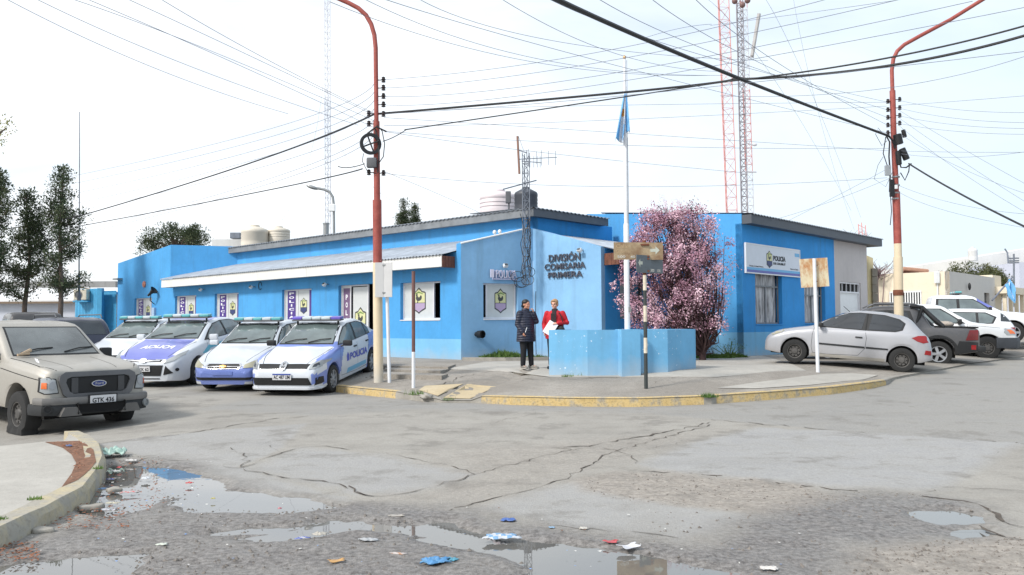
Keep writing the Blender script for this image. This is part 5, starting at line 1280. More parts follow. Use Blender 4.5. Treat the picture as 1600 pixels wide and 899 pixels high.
c.both('side_window', [(3.07, 1.01), (3.07, 1.22), (3.25, 1.1), (3.25, 1.02)], M['glass'], .009)
for ax in 'LR': c.seam([(1.3, .93), (1.24, .7), (1.26, .3), (2.28, .27), (2.32, .96)], ax); c.seam([(2.32, .27), (2.95, .3), (3.05, .7), (3.1, .99)], ax)
c.handle(2.15, .83); c.handle(2.95, .86); c.mirror(1.42, .99, .80, M['trim'], size=.09)
c.patch('grille', [(-.52, .63), (.52, .63), (.56, .71), (-.56, .71)], 'F', M['grille'], .01); 
lo_ = c.patch('lower_grille', [(-.62, .30), (.62, .30), (.56, .45), (-.66, .45)], 'F', M['grille'], .012)
for g in (1, -1): c.patch('fog_surround', [(g*.66, .29), (g*.80, .31), (g*.80, .44), (g*.72, .45)], 'F', M['trim'], .014, parent=lo_)
for g in (1, -1):
    h_ = c.patch('headlight', [(g*.56, .615), (g*.58, .715), (g*.72, .77), (g*.795, .79), (g*.79, .68), (g*.70, .63)], 'F', M['lamp'], .014, step=.04); c.patch('lamp_bezel', [(g*.62, .65), (g*.63, .70), (g*.70, .73), (g*.72, .68)], 'F', M['tint'], .02, step=.04, parent=h_, lip=.004)
c.patch('badge', [(.075*math.cos(a_), .675+.075*math.sin(a_)) for a_ in [k_*math.pi/10 for k_ in range(20)]], 'F', M['chrome'], .03, step=.05)
c.text('W', 'F', -.038, .038, .625, .675, M['trim'], None, .036, .01, name='badge_mark'); c.text('V', 'F', -.024, .024, .683, .725, M['trim'], None, .036, .01, name='badge_mark')
c.numberplate('AC 487 UM', 'F', .475, blue=True)
c.patch('bumper_lip', [(-.72, .21), (.72, .21), (.76, .25), (-.76, .25)], 'F', P['mats'][0], .03)
c.text('POLICIA', 'L', 1.80, 2.95, .565, .72, mat('police_lettering_blue', (72, 78, 180), .4, .04), None, .008, .035); c.text('POLICIA', 'R', 2.95, 1.80, .565, .72, mat('police_lettering_blue', (72, 78, 180), .4), None, .008, .035)
c.both('stripe', [(1.58, .30), (2.86, .33), (2.86, .42), (1.66, .40)], mat('cyan_stripe', (112, 170, 200), .4, .04), .006)
c.both('crest', [(1.62, .56), (1.74, .56), (1.75, .68), (1.68, .75), (1.61, .68)], mat('police_lettering_blue', (72, 78, 180), .4), .007)
c.lightbar(1.95, 1.15, M['violet_lens']); c.wipers(1.2, 1.01, .05, -.5, .5)
f_ = at(517.5, 613.5, 17.95); c.place((f_.x, f_.y, zr(f_.x, f_.y)), at(577.0, 584.0, 20.35), 1)
gol = c

# ---- second saloon: white over blue
def zone_cor(x, y, z, ys):
    if x < .6 and z < .60: return 1 if z > .27 else 0
    if .6 <= x < 1.5 and z < .62+.1*(x-.6): return 1
    if x > 3.2: return 1
    return 0
P = dict(L=4.18, W=1.58, axles=(.80, 3.24), R=.288, arch=.34, roofw=.545, Hc=.48, cat='police car', wheel='steel', rimf=.62, top=[(0, .46), (.03, .58), (.12, .68), (.35, .78), (.75, .87), (1.1, .93), (1.2, .96), (1.6, 1.19), (1.95, 1.36), (2.3, 1.41), (2.8, 1.40), (3.1, 1.34), (3.35, 1.22), (3.6, 1.04), (4.0, .99), (4.14, .88), (4.18, .5)],
         belt=[(0, .46), (.1, .60), (.5, .76), (1.2, .87), (2.5, .91), (3.4, .94), (4.18, .5)], wid=common_wid(4.18, .64, .8), bot=[(0, .22), (.3, .19), (.5, .2), (3.6, .21), (4.18, .34)],
         mats=[paint('police_white_paint', W_WHITE, 0, .12), paint('police_blue_paint', (112, 132, 200), .1, .1)], zone=zone_cor)
c = Car('police_car', 'white police saloon with a blue bumper and gold badge, second from the street pole', P, 'police cars parked outside the station')
front_glass(c, .985, 1.34, .59, .49)
c.both('window_trim', [(1.3, .93), (1.62, 1.12), (1.9, 1.265), (2.2, 1.32), (2.75, 1.31), (3.05, 1.24), (3.3, 1.08), (3.2, .96), (2.3, .93)], M['trim'], .004)
c.both('side_window', [(1.40, .95), (1.64, 1.1), (1.92, 1.25), (2.2, 1.3), (2.28, 1.3), (2.25, .95)], M['glass'], .009); c.both('side_window', [(2.36, .95), (2.38, 1.3), (2.73, 1.29), (3.0, 1.23), (3.12, .98)], M['glass'], .009)
for ax in 'LR': c.seam([(1.3, .9), (1.24, .7), (1.26, .3), (2.28, .27), (2.32, .92)], ax)
c.handle(2.15, .8); c.mirror(1.44, .97, .79, paint('police_white_paint', W_WHITE), size=.08)
g_ = c.patch('grille', [(-.36, .55), (.36, .55), (.42, .60), (.38, .655), (-.38, .655), (-.42, .60)], 'F', M['chrome'], .012); c.patch('grille_slot', [(-.34, .565), (.34, .565), (.36, .592), (-.36, .592)], 'F', M['grille'], .018, parent=g_, lip=.004); c.patch('grille_slot', [(-.37, .612), (.37, .612), (.34, .643), (-.34, .643)], 'F', M['grille'], .018, parent=g_, lip=.004)
c.patch('badge', [(-.08, .585), (-.03, .585), (-.025, .575), (.025, .575), (.03, .585), (.08, .585), (.07, .615), (.03, .615), (.025, .628), (-.025, .628), (-.03, .615), (-.07, .615)], 'F', mat('gold_badge', (206, 158, 92), .35, metal=.5), .03, step=.05)
c.patch('lower_grille', [(-.60, .315), (.60, .315), (.64, .37), (-.64, .37)], 'F', M['grille'], .012)
for g in (1, -1): c.patch('headlight', [(g*.45, .57), (g*.47, .635), (g*.62, .70), (g*.745, .72), (g*.75, .62), (g*.68, .575)], 'F', M['lamp_old'], .014, step=.04)
c.patch('plate_recess', [(-.22, .42), (.22, .42), (.22, .50), (-.22, .50)], 'F', P['mats'][1], .018)
c.lightbar(1.95, 1.15, M['cyan_lens']); c.wipers(1.2, .995, .05, -.5, .48)
HD = (-.12, -.99)
f_ = at(328, 603.5, 19.0); c.head((f_.x, f_.y), HD, -1)

# ---- third: blue hood hatch
def zone_foc(x, y, z, ys):
    if x < 1.25 and z > .70 and y < .63: return 1
    if z > 1.28 and y < .52: return 1
    return 0
P = dict(L=4.36, W=1.78, axles=(.88, 3.53), R=.318, arch=.372, roofw=.58, Hc=.52, cat='police car', wheel='alloy', rimf=.68, top=[(0, .52), (.02, .66), (.1, .74), (.4, .87), (.8, .96), (1.15, 1.02), (1.25, 1.05), (1.7, 1.27), (2.05, 1.42), (2.5, 1.47), (3.0, 1.45), (3.5, 1.36), (3.8, 1.2), (4.1, 1.05), (4.3, .95), (4.36, .5)],
         belt=[(0, .5), (.1, .68), (.5, .84), (1.3, .96), (2.5, 1.0), (3.6, 1.05), (4.2, .98), (4.36, .5)], wid=common_wid(4.36, .66, .8), bot=[(0, .22), (.3, .18), (.5, .2), (3.9, .22), (4.36, .34)],
         mats=[paint('police_white_paint', W_WHITE, 0, .12), paint('police_violet_blue_paint', (108, 116, 188), .1, .1)], zone=zone_foc)
c = Car('police_car', 'police car with a blue hood and roof and POLICIA in mirror writing on the hood', P, 'police cars parked outside the station')
front_glass(c, 1.065, 1.40, .66, .53)
c.both('window_trim', [(1.35, 1.0), (1.8, 1.22), (2.1, 1.345), (2.5, 1.39), (3.0, 1.375), (3.5, 1.28), (3.75, 1.14), (3.5, 1.06), (2.4, 1.015)], M['trim'], .004)
c.both('side_window', [(1.52, 1.03), (1.82, 1.2), (2.12, 1.325), (2.45, 1.37), (2.42, 1.03)], M['glass'], .009); c.both('side_window', [(2.52, 1.03), (2.55, 1.37), (3.0, 1.355), (3.3, 1.29), (3.35, 1.07)], M['glass'], .009); c.both('side_window', [(3.4, 1.08), (3.36, 1.27), (3.62, 1.15)], M['glass'], .009)
for ax in 'LR': c.seam([(1.4, .98), (1.32, .7), (1.34, .3), (2.42, .28), (2.47, 1.0)], ax)
c.handle(2.3, .88); c.mirror(1.56, 1.06, .86, paint('police_white_paint', W_WHITE), size=.1)
c.patch('upper_grille', [(-.42, .655), (.42, .655), (.44, .70), (-.44, .70)], 'F', M['grille'], .01); c.patch('chrome_bar', [(-.40, .668), (.40, .668), (.40, .688), (-.40, .688)], 'F', M['chrome'], .02)
c.patch('badge', [(.09*math.cos(a_), .685+.04*math.sin(a_)) for a_ in [k_*math.pi/8 for k_ in range(16)]], 'F', M['chrome'], .035, step=.05)
c.patch('lower_grille', [(-.42, .34), (.42, .34), (.48, .58), (-.48, .58)], 'F', M['grille'], .012)
for g in (1, -1): c.patch('side_intake', [(g*.49, .36), (g*.70, .40), (g*.54, .57)], 'F', M['grille'], .012); c.patch('headlight', [(g*.5, .62), (g*.53, .69), (g*.72, .80), (g*.82, .86), (g*.83, .78), (g*.70, .67)], 'F', M['lamp'], .014, step=.04); c.patch('fog_lamp', [(g*(.76+.03*math.cos(a_)), .47+.04*math.sin(a_)) for a_ in [k_*.785 for k_ in range(8)]], 'F', M['trim'], .014, step=.05)
c.numberplate('NXK 62', 'F', .50, w_=.36, h_=.12)
c.patch('bumper_slot', [(-.4, .265), (.4, .265), (.4, .285), (-.4, .285)], 'F', M['grille'], .012)
vs_, fs_, _ = text_geo('POLICIA', .035); PP = []
for x, y in vs_:
    q, nn = c.cast(.55+(y)*.22, -(-.40+.80*x), 'T'); PP.append(q+Vector((0, 0, .006)))   # mirror writing so drivers ahead can read it
b = MB(); b.raw(PP, fs_); b.build('hood_lettering', M['lettering_white'], c.root, world=False)
c.both('stripe', [(1.1, .72), (1.3, .70), (1.5, .80), (2.7, .84), (2.7, .92), (1.4, .88)], mat('turquoise_stripe', (96, 176, 200), .4, .04), .006)
c.lightbar(2.1, 1.2, M['cyan_lens']); c.wipers(1.25, 1.08, .05, -.55, .52)
f_ = at(306, 598.5, 20.0); c.head((f_.x, f_.y), HD, 1)

# ---- fourth: plain white saloon at the far end
P = dict(L=4.2, W=1.66, axles=(.82, 3.28), R=.29, arch=.345, roofw=.55, Hc=.48, cat='police car', wheel='steel', top=saloon(4.2, 1.42, .64), belt=[(0, .48), (.1, .64), (.5, .78), (1.2, .88), (2.5, .93), (3.4, .96), (4.0, .96), (4.2, .5)],
         wid=common_wid(4.2, .68, .8), bot=[(0, .2), (.3, .18), (.5, .2), (3.6, .21), (4.2, .34)], mats=[paint('police_white_paint', W_WHITE, 0, .12)])
c = Car('police_car', 'plain white police saloon farthest along the row, half hidden by the beige truck', P, 'police cars parked outside the station')
front_glass(c, 1.0, 1.35, .60, .50)
c.both('window_trim', [(1.3, .955), (1.9, 1.28), (2.2, 1.335), (2.75, 1.33), (3.1, 1.26), (3.3, 1.1), (3.3, 1.0), (2.3, .965)], M['trim'], .004)
c.both('side_window', [(1.4, .975), (1.92, 1.26), (2.2, 1.31), (2.28, 1.31), (2.25, .975)], M['glass'], .009); c.both('side_window', [(2.36, .98), (2.38, 1.31), (2.73, 1.31), (3.02, 1.24), (3.1, 1.0)], M['glass'], .009)
for g in (1, -1): c.patch('headlight', [(g*.5, .60), (g*.52, .68), (g*.68, .74), (g*.77, .75), (g*.77, .66)], 'F', M['lamp_old'], .014, step=.04)
c.patch('grille', [(-.45, .60), (.45, .60), (.47, .67), (-.47, .67)], 'F', M['grille'], .012); c.patch('lower_grille', [(-.6, .3), (.6, .3), (.62, .42), (-.62, .42)], 'F', M['grille'], .012)
c.mirror(1.42, .99, .80, paint('police_white_paint', W_WHITE), size=.08); c.lightbar(1.95, 1.15, M['cyan_lens']); c.wipers(1.2, 1.01, .05, -.5, .5)
c.head((-9.75, 22.3), HD, 1)

# ---- dark grey double-cab with open bed
P = dict(L=4.70, W=1.80, axles=(.86, 3.69), R=.35, arch=.42, roofw=.62, Hc=.56, cat='pickup truck', wheel='alloy', rimf=.63, tw=.22, boxy=.6,
         top=[(0, .7), (.02, .86), (.1, .96), (.6, 1.06), (1.15, 1.12), (1.25, 1.15), (1.7, 1.45), (2.05, 1.62), (2.4, 1.66), (3.0, 1.66), (3.2, 1.63), (3.33, 1.5), (3.5, 1.15), (3.56, 1.09), (4.62, 1.10), (4.70, 1.0)],
         belt=[(0, .7), (.1, .85), (.6, .98), (1.3, 1.04), (3.4, 1.06), (4.70, 1.06)], wid=common_wid(4.7, .78, .92), bot=[(0, .36), (.5, .32), (4.2, .34), (4.7, .44)],
         mats=[paint('dark_grey_metallic_paint', (72, 76, 84), .35, .35, .35)])
c = Car('pickup_truck', 'dark grey double-cab pickup with silver roof rails and an open bed behind the silver hatchback', P)
c.both('window_trim', [(1.35, 1.09), (1.8, 1.36), (2.1, 1.50), (2.4, 1.53), (3.0, 1.52), (3.12, 1.1)], M['trim'], .004)
c.both('side_window', [(1.5, 1.12), (1.84, 1.34), (2.12, 1.47), (2.36, 1.5), (2.32, 1.11)], M['tint'], .009); c.both('side_window', [(2.42, 1.12), (2.45, 1.5), (2.92, 1.49), (2.98, 1.12)], M['tint'], .009)
for sd_ in (1, -1):
    b = MB(); b.tube([(c.X(1.9), sd_*.62, 1.60), (c.X(2.1), sd_*.63, 1.70), (c.X(3.1), sd_*.63, 1.71), (c.X(3.35), sd_*.66, 1.60)], .028, 6); b.build('roof_rail', M['mirrorg'], c.root, world=False, smooth=50)
    b = MB(); b.tube([(c.X(2.2), sd_*.64, 1.735), (c.X(3.0), sd_*.64, 1.74)], .014, 6); b.build('rail_insert', M['chrome'], c.root, world=False)
    b = MB()
    b.tube([(c.X(3.0), sd_*.66, 1.66), (c.X(3.3), sd_*.68, 1.62), (c.X(3.62), sd_*.76, 1.28), (c.X(3.82), sd_*.80, 1.10)], [.05, .06, .07, .06], 8); b.tube([(c.X(3.1), sd_*.78, 1.08), (c.X(3.22), sd_*.74, 1.35), (c.X(3.3), sd_*.70, 1.60)], .05, 8)
    b.build('roll_bar', M['trim'], c.root, world=False, smooth=50)
b = MB()
b.box(c.X(4.62), c.X(3.6), .74, .80, 1.09, 1.125); b.box(c.X(4.62), c.X(3.6), -.80, -.74, 1.09, 1.125); b.box(c.X(4.68), c.X(4.62), -.80, .80, 1.08, 1.12); b.build('bed_rail', M['trim'], c.root, world=False)
b = MB(); b.box(c.X(4.6), c.X(3.66), -.72, .72, 1.08, 1.104); b.build('bed_floor', M['under'], c.root, world=False)
c.both('arch_trim', [(3.69+.42*math.cos(a_), .35+.42*math.sin(a_)) for a_ in [R(0+10*j) for j in range(19)]]+[(3.69+.52*math.cos(a_), .35+.52*math.sin(a_)) for a_ in [R(180-10*j) for j in range(19)]], M['trim'], .02, step=.05)
c.both('lower_cladding', [(1.4, .36), (3.2, .36), (3.2, .46), (1.4, .46)], M['trim'], .015); c.both('rear_cladding', [(4.16, .36), (4.66, .46), (4.67, .70), (4.2, .72), (4.16, .6)], M['trim'], .014)
c.both('tail_light', [(4.36, .74), (4.46, 1.02), (4.67, 1.03), (4.67, .76)], glass('dark_red_tail_lens', (112, 20, 24), .1, 1.5), .016)
c.both('reflector', [(4.50, .50), (4.62, .5), (4.62, .62), (4.5, .62)], M['red_lens'], .018)
c.patch('tailgate', [(-.74, .60), (.74, .60), (.74, 1.04), (-.74, 1.04)], 'B', paint('dusty_tailgate_paint', (110, 108, 106), .2, .6, .5), .02, step=.08)
b = MB(); b.rbox(c.X(4.86), c.X(4.66), -.84, .84, .44, .60, .03); b.build('rear_bumper', M['trim'], c.root, world=False, smooth=40)
for ax in 'LR': c.seam([(2.36, 1.1), (2.38, .5), (1.4, .48)], ax); c.seam([(3.05, 1.1), (3.08, .85), (2.98, .5)], ax); c.seam([(3.14, 1.08), (3.14, .8)], ax)
c.handle(2.2, .95); c.mirror(1.5, 1.12, .86, M['trim'], size=.11)
oz = at(1465.5, 573.3, 23.0); c.head((oz.x-2.83*.955, oz.y+2.83*.296, oz.z+.09), (-.955, .296), 1, gz=lambda x, y: oz.z)
bpy.context.view_layer.update()
# dog-like tan bundle in the bed
b = MB(); b.ell((c.X(3.95), .35, 1.17), (.22, .16, .09), 12, 8); b.ell((c.X(3.8), .30, 1.20), (.12, .1, .07), 10, 6); o = b.build('cloth_bundle', mat('pale_dusty_cloth', (168, 158, 148), .95, .2, 20, bump=.5), smooth=60); o.matrix_world = c.root.matrix_world.copy(); setp(o, 'pale dusty cloth bundle lying in the bed of the dark grey pickup', 'bundle')

# ---- white pickup facing the street
P = dict(L=5.2, W=1.82, axles=(.86, 4.06), R=.36, arch=.44, roofw=.66, Hc=.58, cat='pickup truck', wheel='steel', rimf=.55, tw=.24, boxy=.6,
         top=[(0, .62), (.02, .86), (.1, .98), (.5, 1.08), (1.2, 1.17), (1.3, 1.2), (1.75, 1.50), (2.05, 1.70), (2.4, 1.76), (3.3, 1.76), (3.5, 1.72), (3.62, 1.2), (3.66, 1.10), (5.1, 1.10), (5.2, 1.0)],
         belt=[(0, .62), (.1, .88), (.6, 1.0), (1.4, 1.08), (3.6, 1.1), (5.2, 1.06)], wid=common_wid(5.2, .74, .92), bot=[(0, .42), (.4, .36), (4.6, .38), (5.2, .46)], mats=[paint('white_pickup_paint', (222, 224, 226), 0, .2)])
c = Car('pickup_truck', 'white pickup facing the street between the dark grey pickup and the white estate', P)
front_glass(c, 1.22, 1.68, .68, .58); c.both('window_trim', [(1.44, 1.12), (1.85, 1.42), (2.12, 1.6), (3.4, 1.62), (3.46, 1.14)], M['trim'], .004); c.both('side_window', [(1.56, 1.15), (1.9, 1.41), (2.15, 1.57), (2.6, 1.59), (2.6, 1.15)], M['glass'], .009)
c.both('side_window', [(2.7, 1.15), (2.7, 1.59), (3.34, 1.58), (3.38, 1.17)], M['glass'], .009); c.mirror(1.62, 1.18, .86, M['trim'], size=.12)
for g in (1, -1): h_ = c.patch('headlight', [(g*.55, .74), (g*.58, .90), (g*.72, .95), (g*.84, .95), (g*.85, .78), (g*.7, .72)], 'F', M['lamp'], .014, step=.05); c.patch('indicator', [(g*.78, .79), (g*.78, .92), (g*.835, .92), (g*.84, .80)], 'F', M['orange_lens'], .02, parent=h_, lip=.004, step=.05)
c.both('headlight_side', [(.10, .76), (.10, .93), (.36, .97), (.40, .84), (.32, .76)], M['lamp'], .012)
c.patch('grille', [(-.48, .72), (.48, .72), (.5, .92), (-.5, .92)], 'F', M['grille'], .012); c.patch('chrome_bar', [(-.12, .72), (.12, .72), (.16, .92), (-.16, .92)], 'F', M['chrome'], .02)
bp = sweep_bar(c, [(.62, -.92), (.3, -.92), (.05, -.84), (-.08, -.6), (-.12, 0), (-.08, .6), (.05, .84), (.3, .92), (.62, .92)], .36, .68, .12, mat('dark_grey_bumper', (56, 60, 66), .6, .2), 'bumper', bulge=.02)
for ax in 'LR': c.seam([(1.4, 1.1), (1.38, .6), (1.42, .42), (2.6, .42), (2.64, 1.1)], ax); c.seam([(.5, .98), (1.4, 1.08)], ax)
c.wipers(1.3, 1.24, .1, -.5, .5); c.handle(2.45, .98, M['chrome'])
f_ = at(1543, 562.3, 26.0); c.head((f_.x, f_.y, f_.z), (.95, -.31), -1, gz=lambda x, y: f_.z)

# ---- white estate, tail to the street
P = dict(L=4.3, W=1.80, axles=(.82, 3.49), R=.34, arch=.41, roofw=.62, Hc=.56, cat='car', wheel='alloy', rimf=.6, boxy=.5,
         top=[(0, .66), (.03, .8), (.1, .94), (.6, 1.03), (1.1, 1.08), (1.2, 1.12), (1.7, 1.42), (2.05, 1.6), (2.5, 1.65), (3.3, 1.63), (3.8, 1.56), (4.0, 1.40), (4.2, 1.12), (4.27, 1.0), (4.3, .6)],
         belt=[(0, .66), (.1, .8), (.6, .95), (1.3, 1.02), (3.6, 1.06), (4.2, 1.0), (4.3, .6)], wid=common_wid(4.3, .72, .82), bot=[(0, .34), (.5, .3), (3.9, .32), (4.3, .42)], mats=[paint('white_estate_paint', (224, 226, 230), 0, .12)])
c = Car('parked_car', 'white high-roofed estate car with its dark rear window towards the street', P)
c.both('window_trim', [(1.35, 1.06), (1.8, 1.36), (2.1, 1.5), (2.5, 1.53), (3.4, 1.5), (3.72, 1.34), (3.6, 1.12)], M['trim'], .003)
c.both('side_window', [(1.5, 1.08), (1.84, 1.33), (2.12, 1.47), (2.4, 1.5), (2.4, 1.08)], M['glass'], .008); c.both('side_window', [(2.48, 1.09), (2.5, 1.5), (3.1, 1.49), (3.1, 1.1)], M['glass'], .008); c.both('side_window', [(3.18, 1.11), (3.18, 1.48), (3.4, 1.46), (3.64, 1.32), (3.56, 1.15)], M['glass'], .008)
c.patch('rear_window', [(-.62, 1.12), (.62, 1.12), (.52, 1.50), (-.52, 1.50)], 'B', M['tint'], .008); c.both('rear_quarter_glass', [(3.82, 1.2), (3.84, 1.47), (3.95, 1.4), (4.12, 1.18)], M['tint'], .008)
c.both('tail_light', [(3.98, .84), (4.0, .98), (4.24, 1.0), (4.26, .86)], M['red_lens'], .012); c.mirror(1.5, 1.1, .86, M['trim'])
f_ = at(1578, 545, 27.5); c.head((f_.x-3.0, f_.y+1.2, .42), (-.93, .36), 1, gz=lambda x, y: .42)

# ---- police pickup farther back, higher roof
P = dict(L=5.2, W=1.9, axles=(.9, 4.0), R=.38, arch=.45, roofw=.68, Hc=.6, cat='police car', wheel='alloy', tw=.24, boxy=.6, top=[(0, .66), (.03, .92), (.1, 1.02), (.6, 1.12), (1.2, 1.18), (1.3, 1.22), (1.8, 1.55), (2.1, 1.74), (2.4, 1.81), (3.3, 1.8), (3.5, 1.76), (3.62, 1.3), (3.7, 1.14), (5.1, 1.12), (5.2, 1.0)],
         belt=[(0, .66), (.1, .9), (.6, 1.02), (1.4, 1.1), (3.6, 1.14), (5.2, 1.06)], wid=common_wid(5.2, .78, .9), bot=[(0, .42), (5.2, .46)],
         mats=[paint('white_estate_paint', (224, 226, 230), 0, .12), paint('police_violet_blue_paint', (108, 116, 188), .1, .1)], zone=lambda x, y, z, ys: 1 if (z > 1.3 and 1.55 < x+(1.8-z)*.1 < 2.05 and y > .35) else 0)
c = Car('police_pickup', 'white police pickup with a green roof beacon standing behind the white estate', P)
c.both('window_trim', [(1.46, 1.16), (1.9, 1.48), (2.15, 1.64), (3.4, 1.66), (3.46, 1.2)], M['trim'], .003); c.both('side_window', [(1.6, 1.18), (1.93, 1.46), (2.18, 1.61), (2.62, 1.63), (2.62, 1.18)], M['glass'], .008); c.both('side_window', [(2.72, 1.18), (2.72, 1.63), (3.32, 1.62), (3.36, 1.2)], M['glass'], .008)
front_glass(c, 1.24, 1.72, .7, .6); c.mirror(1.64, 1.24, .9, M['trim'], size=.12); c.lightbar(2.6, 1.2, M['cyan_lens'], foot=.03)
pr = at(1525, 460, 31.0); c.head((pr.x+1.2, pr.y-.2, pr.z-1.80), (.95, -.31), -1, gz=lambda x, y: pr.z-1.80)
# ---- red and blue-white car at the right edge
P = dict(L=4.2, W=1.75, axles=(.8, 3.35), R=.3, arch=.36, roofw=.56, Hc=.5, cat='car', wheel='steel', top=saloon(4.2, 1.44, .64), belt=[(0, .48), (.1, .64), (.5, .8), (1.2, .9), (2.5, .94), (3.4, .97), (4.2, .5)], wid=common_wid(4.2), bot=[(0, .2), (4.2, .3)],
         mats=[paint('police_blue_paint', (112, 132, 200), .1, .1), paint('dull_red_roof_paint', (168, 84, 88), 0, .2)], zone=lambda x, y, z, ys: 1 if z > 1.24 else 0)
c = Car('parked_car', 'blue car with a dull red roof cut off by the right edge of the photo', P)
c.both('window_trim', [(1.35, .96), (1.85, 1.2), (2.1, 1.25), (3.1, 1.24), (3.4, 1.0)], M['trim'], .003); c.both('side_window', [(1.5, .99), (1.9, 1.19), (2.2, 1.23), (2.28, .98)], M['glass'], .008); c.both('side_window', [(2.36, .98), (2.36, 1.23), (3.0, 1.22), (3.25, 1.02)], M['glass'], .008); front_glass(c, 1.0, 1.34, .6, .5)
pr = at(1575, 473, 32.5); c.head((pr.x+3.6, pr.y-1.0, pr.z-1.44), (.95, -.31), -1, gz=lambda x, y: pr.z-1.44)
# ---- navy estate beyond the truck
P = dict(L=4.8, W=1.82, axles=(.9, 3.7), R=.36, arch=.43, roofw=.66, Hc=.6, cat='car', wheel='alloy', boxy=.6, top=[(0, .66), (.05, .92), (.6, 1.06), (1.2, 1.12), (1.3, 1.16), (1.8, 1.5), (2.1, 1.68), (2.5, 1.73), (4.0, 1.72), (4.35, 1.62), (4.6, 1.25), (4.7, 1.05), (4.8, .7)],
         belt=[(0, .66), (.2, .92), (1.3, 1.06), (4.4, 1.1), (4.8, .7)], wid=common_wid(4.8), bot=[(0, .4), (4.8, .44)], mats=[paint('navy_paint', (30, 38, 62), .2, .2)])
c = Car('parked_car', 'navy blue estate car with roof rails parked beyond the beige truck', P)
c.both('side_window', [(1.6, 1.15), (2.1, 1.55), (2.5, 1.6), (2.6, 1.15)], M['glass'], .008); c.both('side_window', [(2.7, 1.15), (2.7, 1.6), (3.5, 1.6), (3.5, 1.15)], M['glass'], .008); c.both('side_window', [(3.6, 1.16), (3.6, 1.6), (4.1, 1.57), (4.32, 1.3), (4.3, 1.18)], M['glass'], .008)
c.patch('rear_window', [(-.6, 1.2), (.6, 1.2), (.5, 1.6), (-.5, 1.6)], 'B', M['tint'], .008); c.both('tail_light', [(4.4, .95), (4.42, 1.2), (4.58, 1.18), (4.68, .98)], M['red_lens'], .014); c.mirror(1.6, 1.18, .88, M['trim'])
for g in (1, -1):
    b = MB(); b.tube([(c.X(2.2), g*.64, 1.70), (c.X(2.3), g*.64, 1.79), (c.X(4.0), g*.64, 1.79), (c.X(4.1), g*.64, 1.70)], .018, 6); b.build('roof_rail', M['mirrorg'], c.root, world=False, smooth=50)
q = at(152, 540, 21.5); c.root.matrix_world = Matrix.Translation((q.x-1.05+.05, q.y+1.2, zr(q.x, q.y+2))) @ Matrix.Rotation(math.atan2(.682, -.731), 4, 'Z') @ Matrix.Translation((1.9, 0, 0)) @ Matrix.Scale(.92, 4)
# ---- roof of a van far left
P = dict(L=4.6, W=1.75, axles=(.8, 3.6), R=.33, arch=.4, roofw=.7, Hc=.8, cat='van', wheel='steel', boxy=1, top=[(0, .7), (.1, 1.0), (.8, 1.15), (1.4, 1.8), (1.8, 2.0), (4.4, 2.0), (4.55, 1.8), (4.6, .8)], belt=[(0, .7), (.3, 1.0), (4.5, 1.05), (4.6, .8)], wid=common_wid(4.6, .8, .9), bot=[(0, .35), (4.6, .35)], mats=[paint('dark_van_paint', (52, 54, 60), .1, .3)])
c = Car('parked_van', 'dark roofed van seen only as a roof above the beige truck', P); c.both('side_window', [(1.5, 1.2), (1.75, 1.75), (2.6, 1.78), (2.6, 1.2)], M['glass'], .008); c.both('side_window', [(2.75, 1.2), (2.75, 1.78), (4.2, 1.78), (4.2, 1.2)], M['glass'], .008)
q = at(46, 488.5, 28); c.root.matrix_world = Matrix.Translation((q.x, q.y, q.z-2.0)) @ Matrix.Rotation(R(125), 4, 'Z')
# ------------------------------------------------------------------ planter walls with the flagpole
pw = thing('planter_wall', 'low pale blue V-shaped wall with peeling paint and a square pier around the flagpole', 'wall', (2.6, 18, .4))
zt = 1.47
Ls = [gps(858, 587), gps(918, 587), gps(968, 587.5)]; Rs = [gps(1000, 586), gps(1043, 582), gps(1087.5, 576.5)]
def lowwall(P_, name='wall', th=.16):
    b = MB()
    for a_, c_ in zip(P_, P_[1:]):
        d = (c_-a_); d.z = 0; d.normalize(); back = Vector((-d.y, d.x, 0))*th
        if back.y < 0: back = -back
        lo = min(a_.z, c_.z)-.15
        b.hexa([Vector((a_.x, a_.y, lo)), Vector((c_.x, c_.y, lo)), Vector((c_.x, c_.y, lo))+back, Vector((a_.x, a_.y, lo))+back, Vector((a_.x, a_.y, zt)), Vector((c_.x, c_.y, zt)), Vector((c_.x, c_.y, zt))+back, Vector((a_.x, a_.y, zt))+back])
    return b.build(name, M['sky_low'], pw)
Ls[1].y -= .10; Rs[1].y -= .05
lowwall([Ls[0], Ls[1]]); lowwall([Ls[1]+Vector((.002, .0, 0)), Ls[2]+Vector((.15, .02, 0))]); lowwall([Rs[0]+Vector((-.1, .05, 0)), Rs[1]]); lowwall([Rs[1]+Vector((.002, 0, 0)), Rs[2]])
pc = gps(984, 588.7); b = MB(); T_ = Matrix.Translation((pc.x, pc.y+.24, 0)) @ Matrix.Rotation(R(11), 4, 'Z'); b.box(-.21, .21, -.21, .21, pc.z-.2, zt+.012, T_); b.build('pier', M['sky_low'], pw)
b = MB(); pi_ = [(Ls[0].x+.2, Ls[0].y+.17), (Ls[1].x+.1, Ls[1].y+.17), (pc.x, pc.y+.3), (Rs[1].x-.1, Rs[1].y+.2), (Rs[2].x-.15, Rs[2].y+.1), (Rs[2].x-1.0, Rs[2].y+1.0), (Ls[0].x+.4, Ls[0].y+1.2)]
b.prism([(x, y, zt-.35) for x, y in pi_], (0, 0, .03)); b.build('soil', M['soil'], pw)
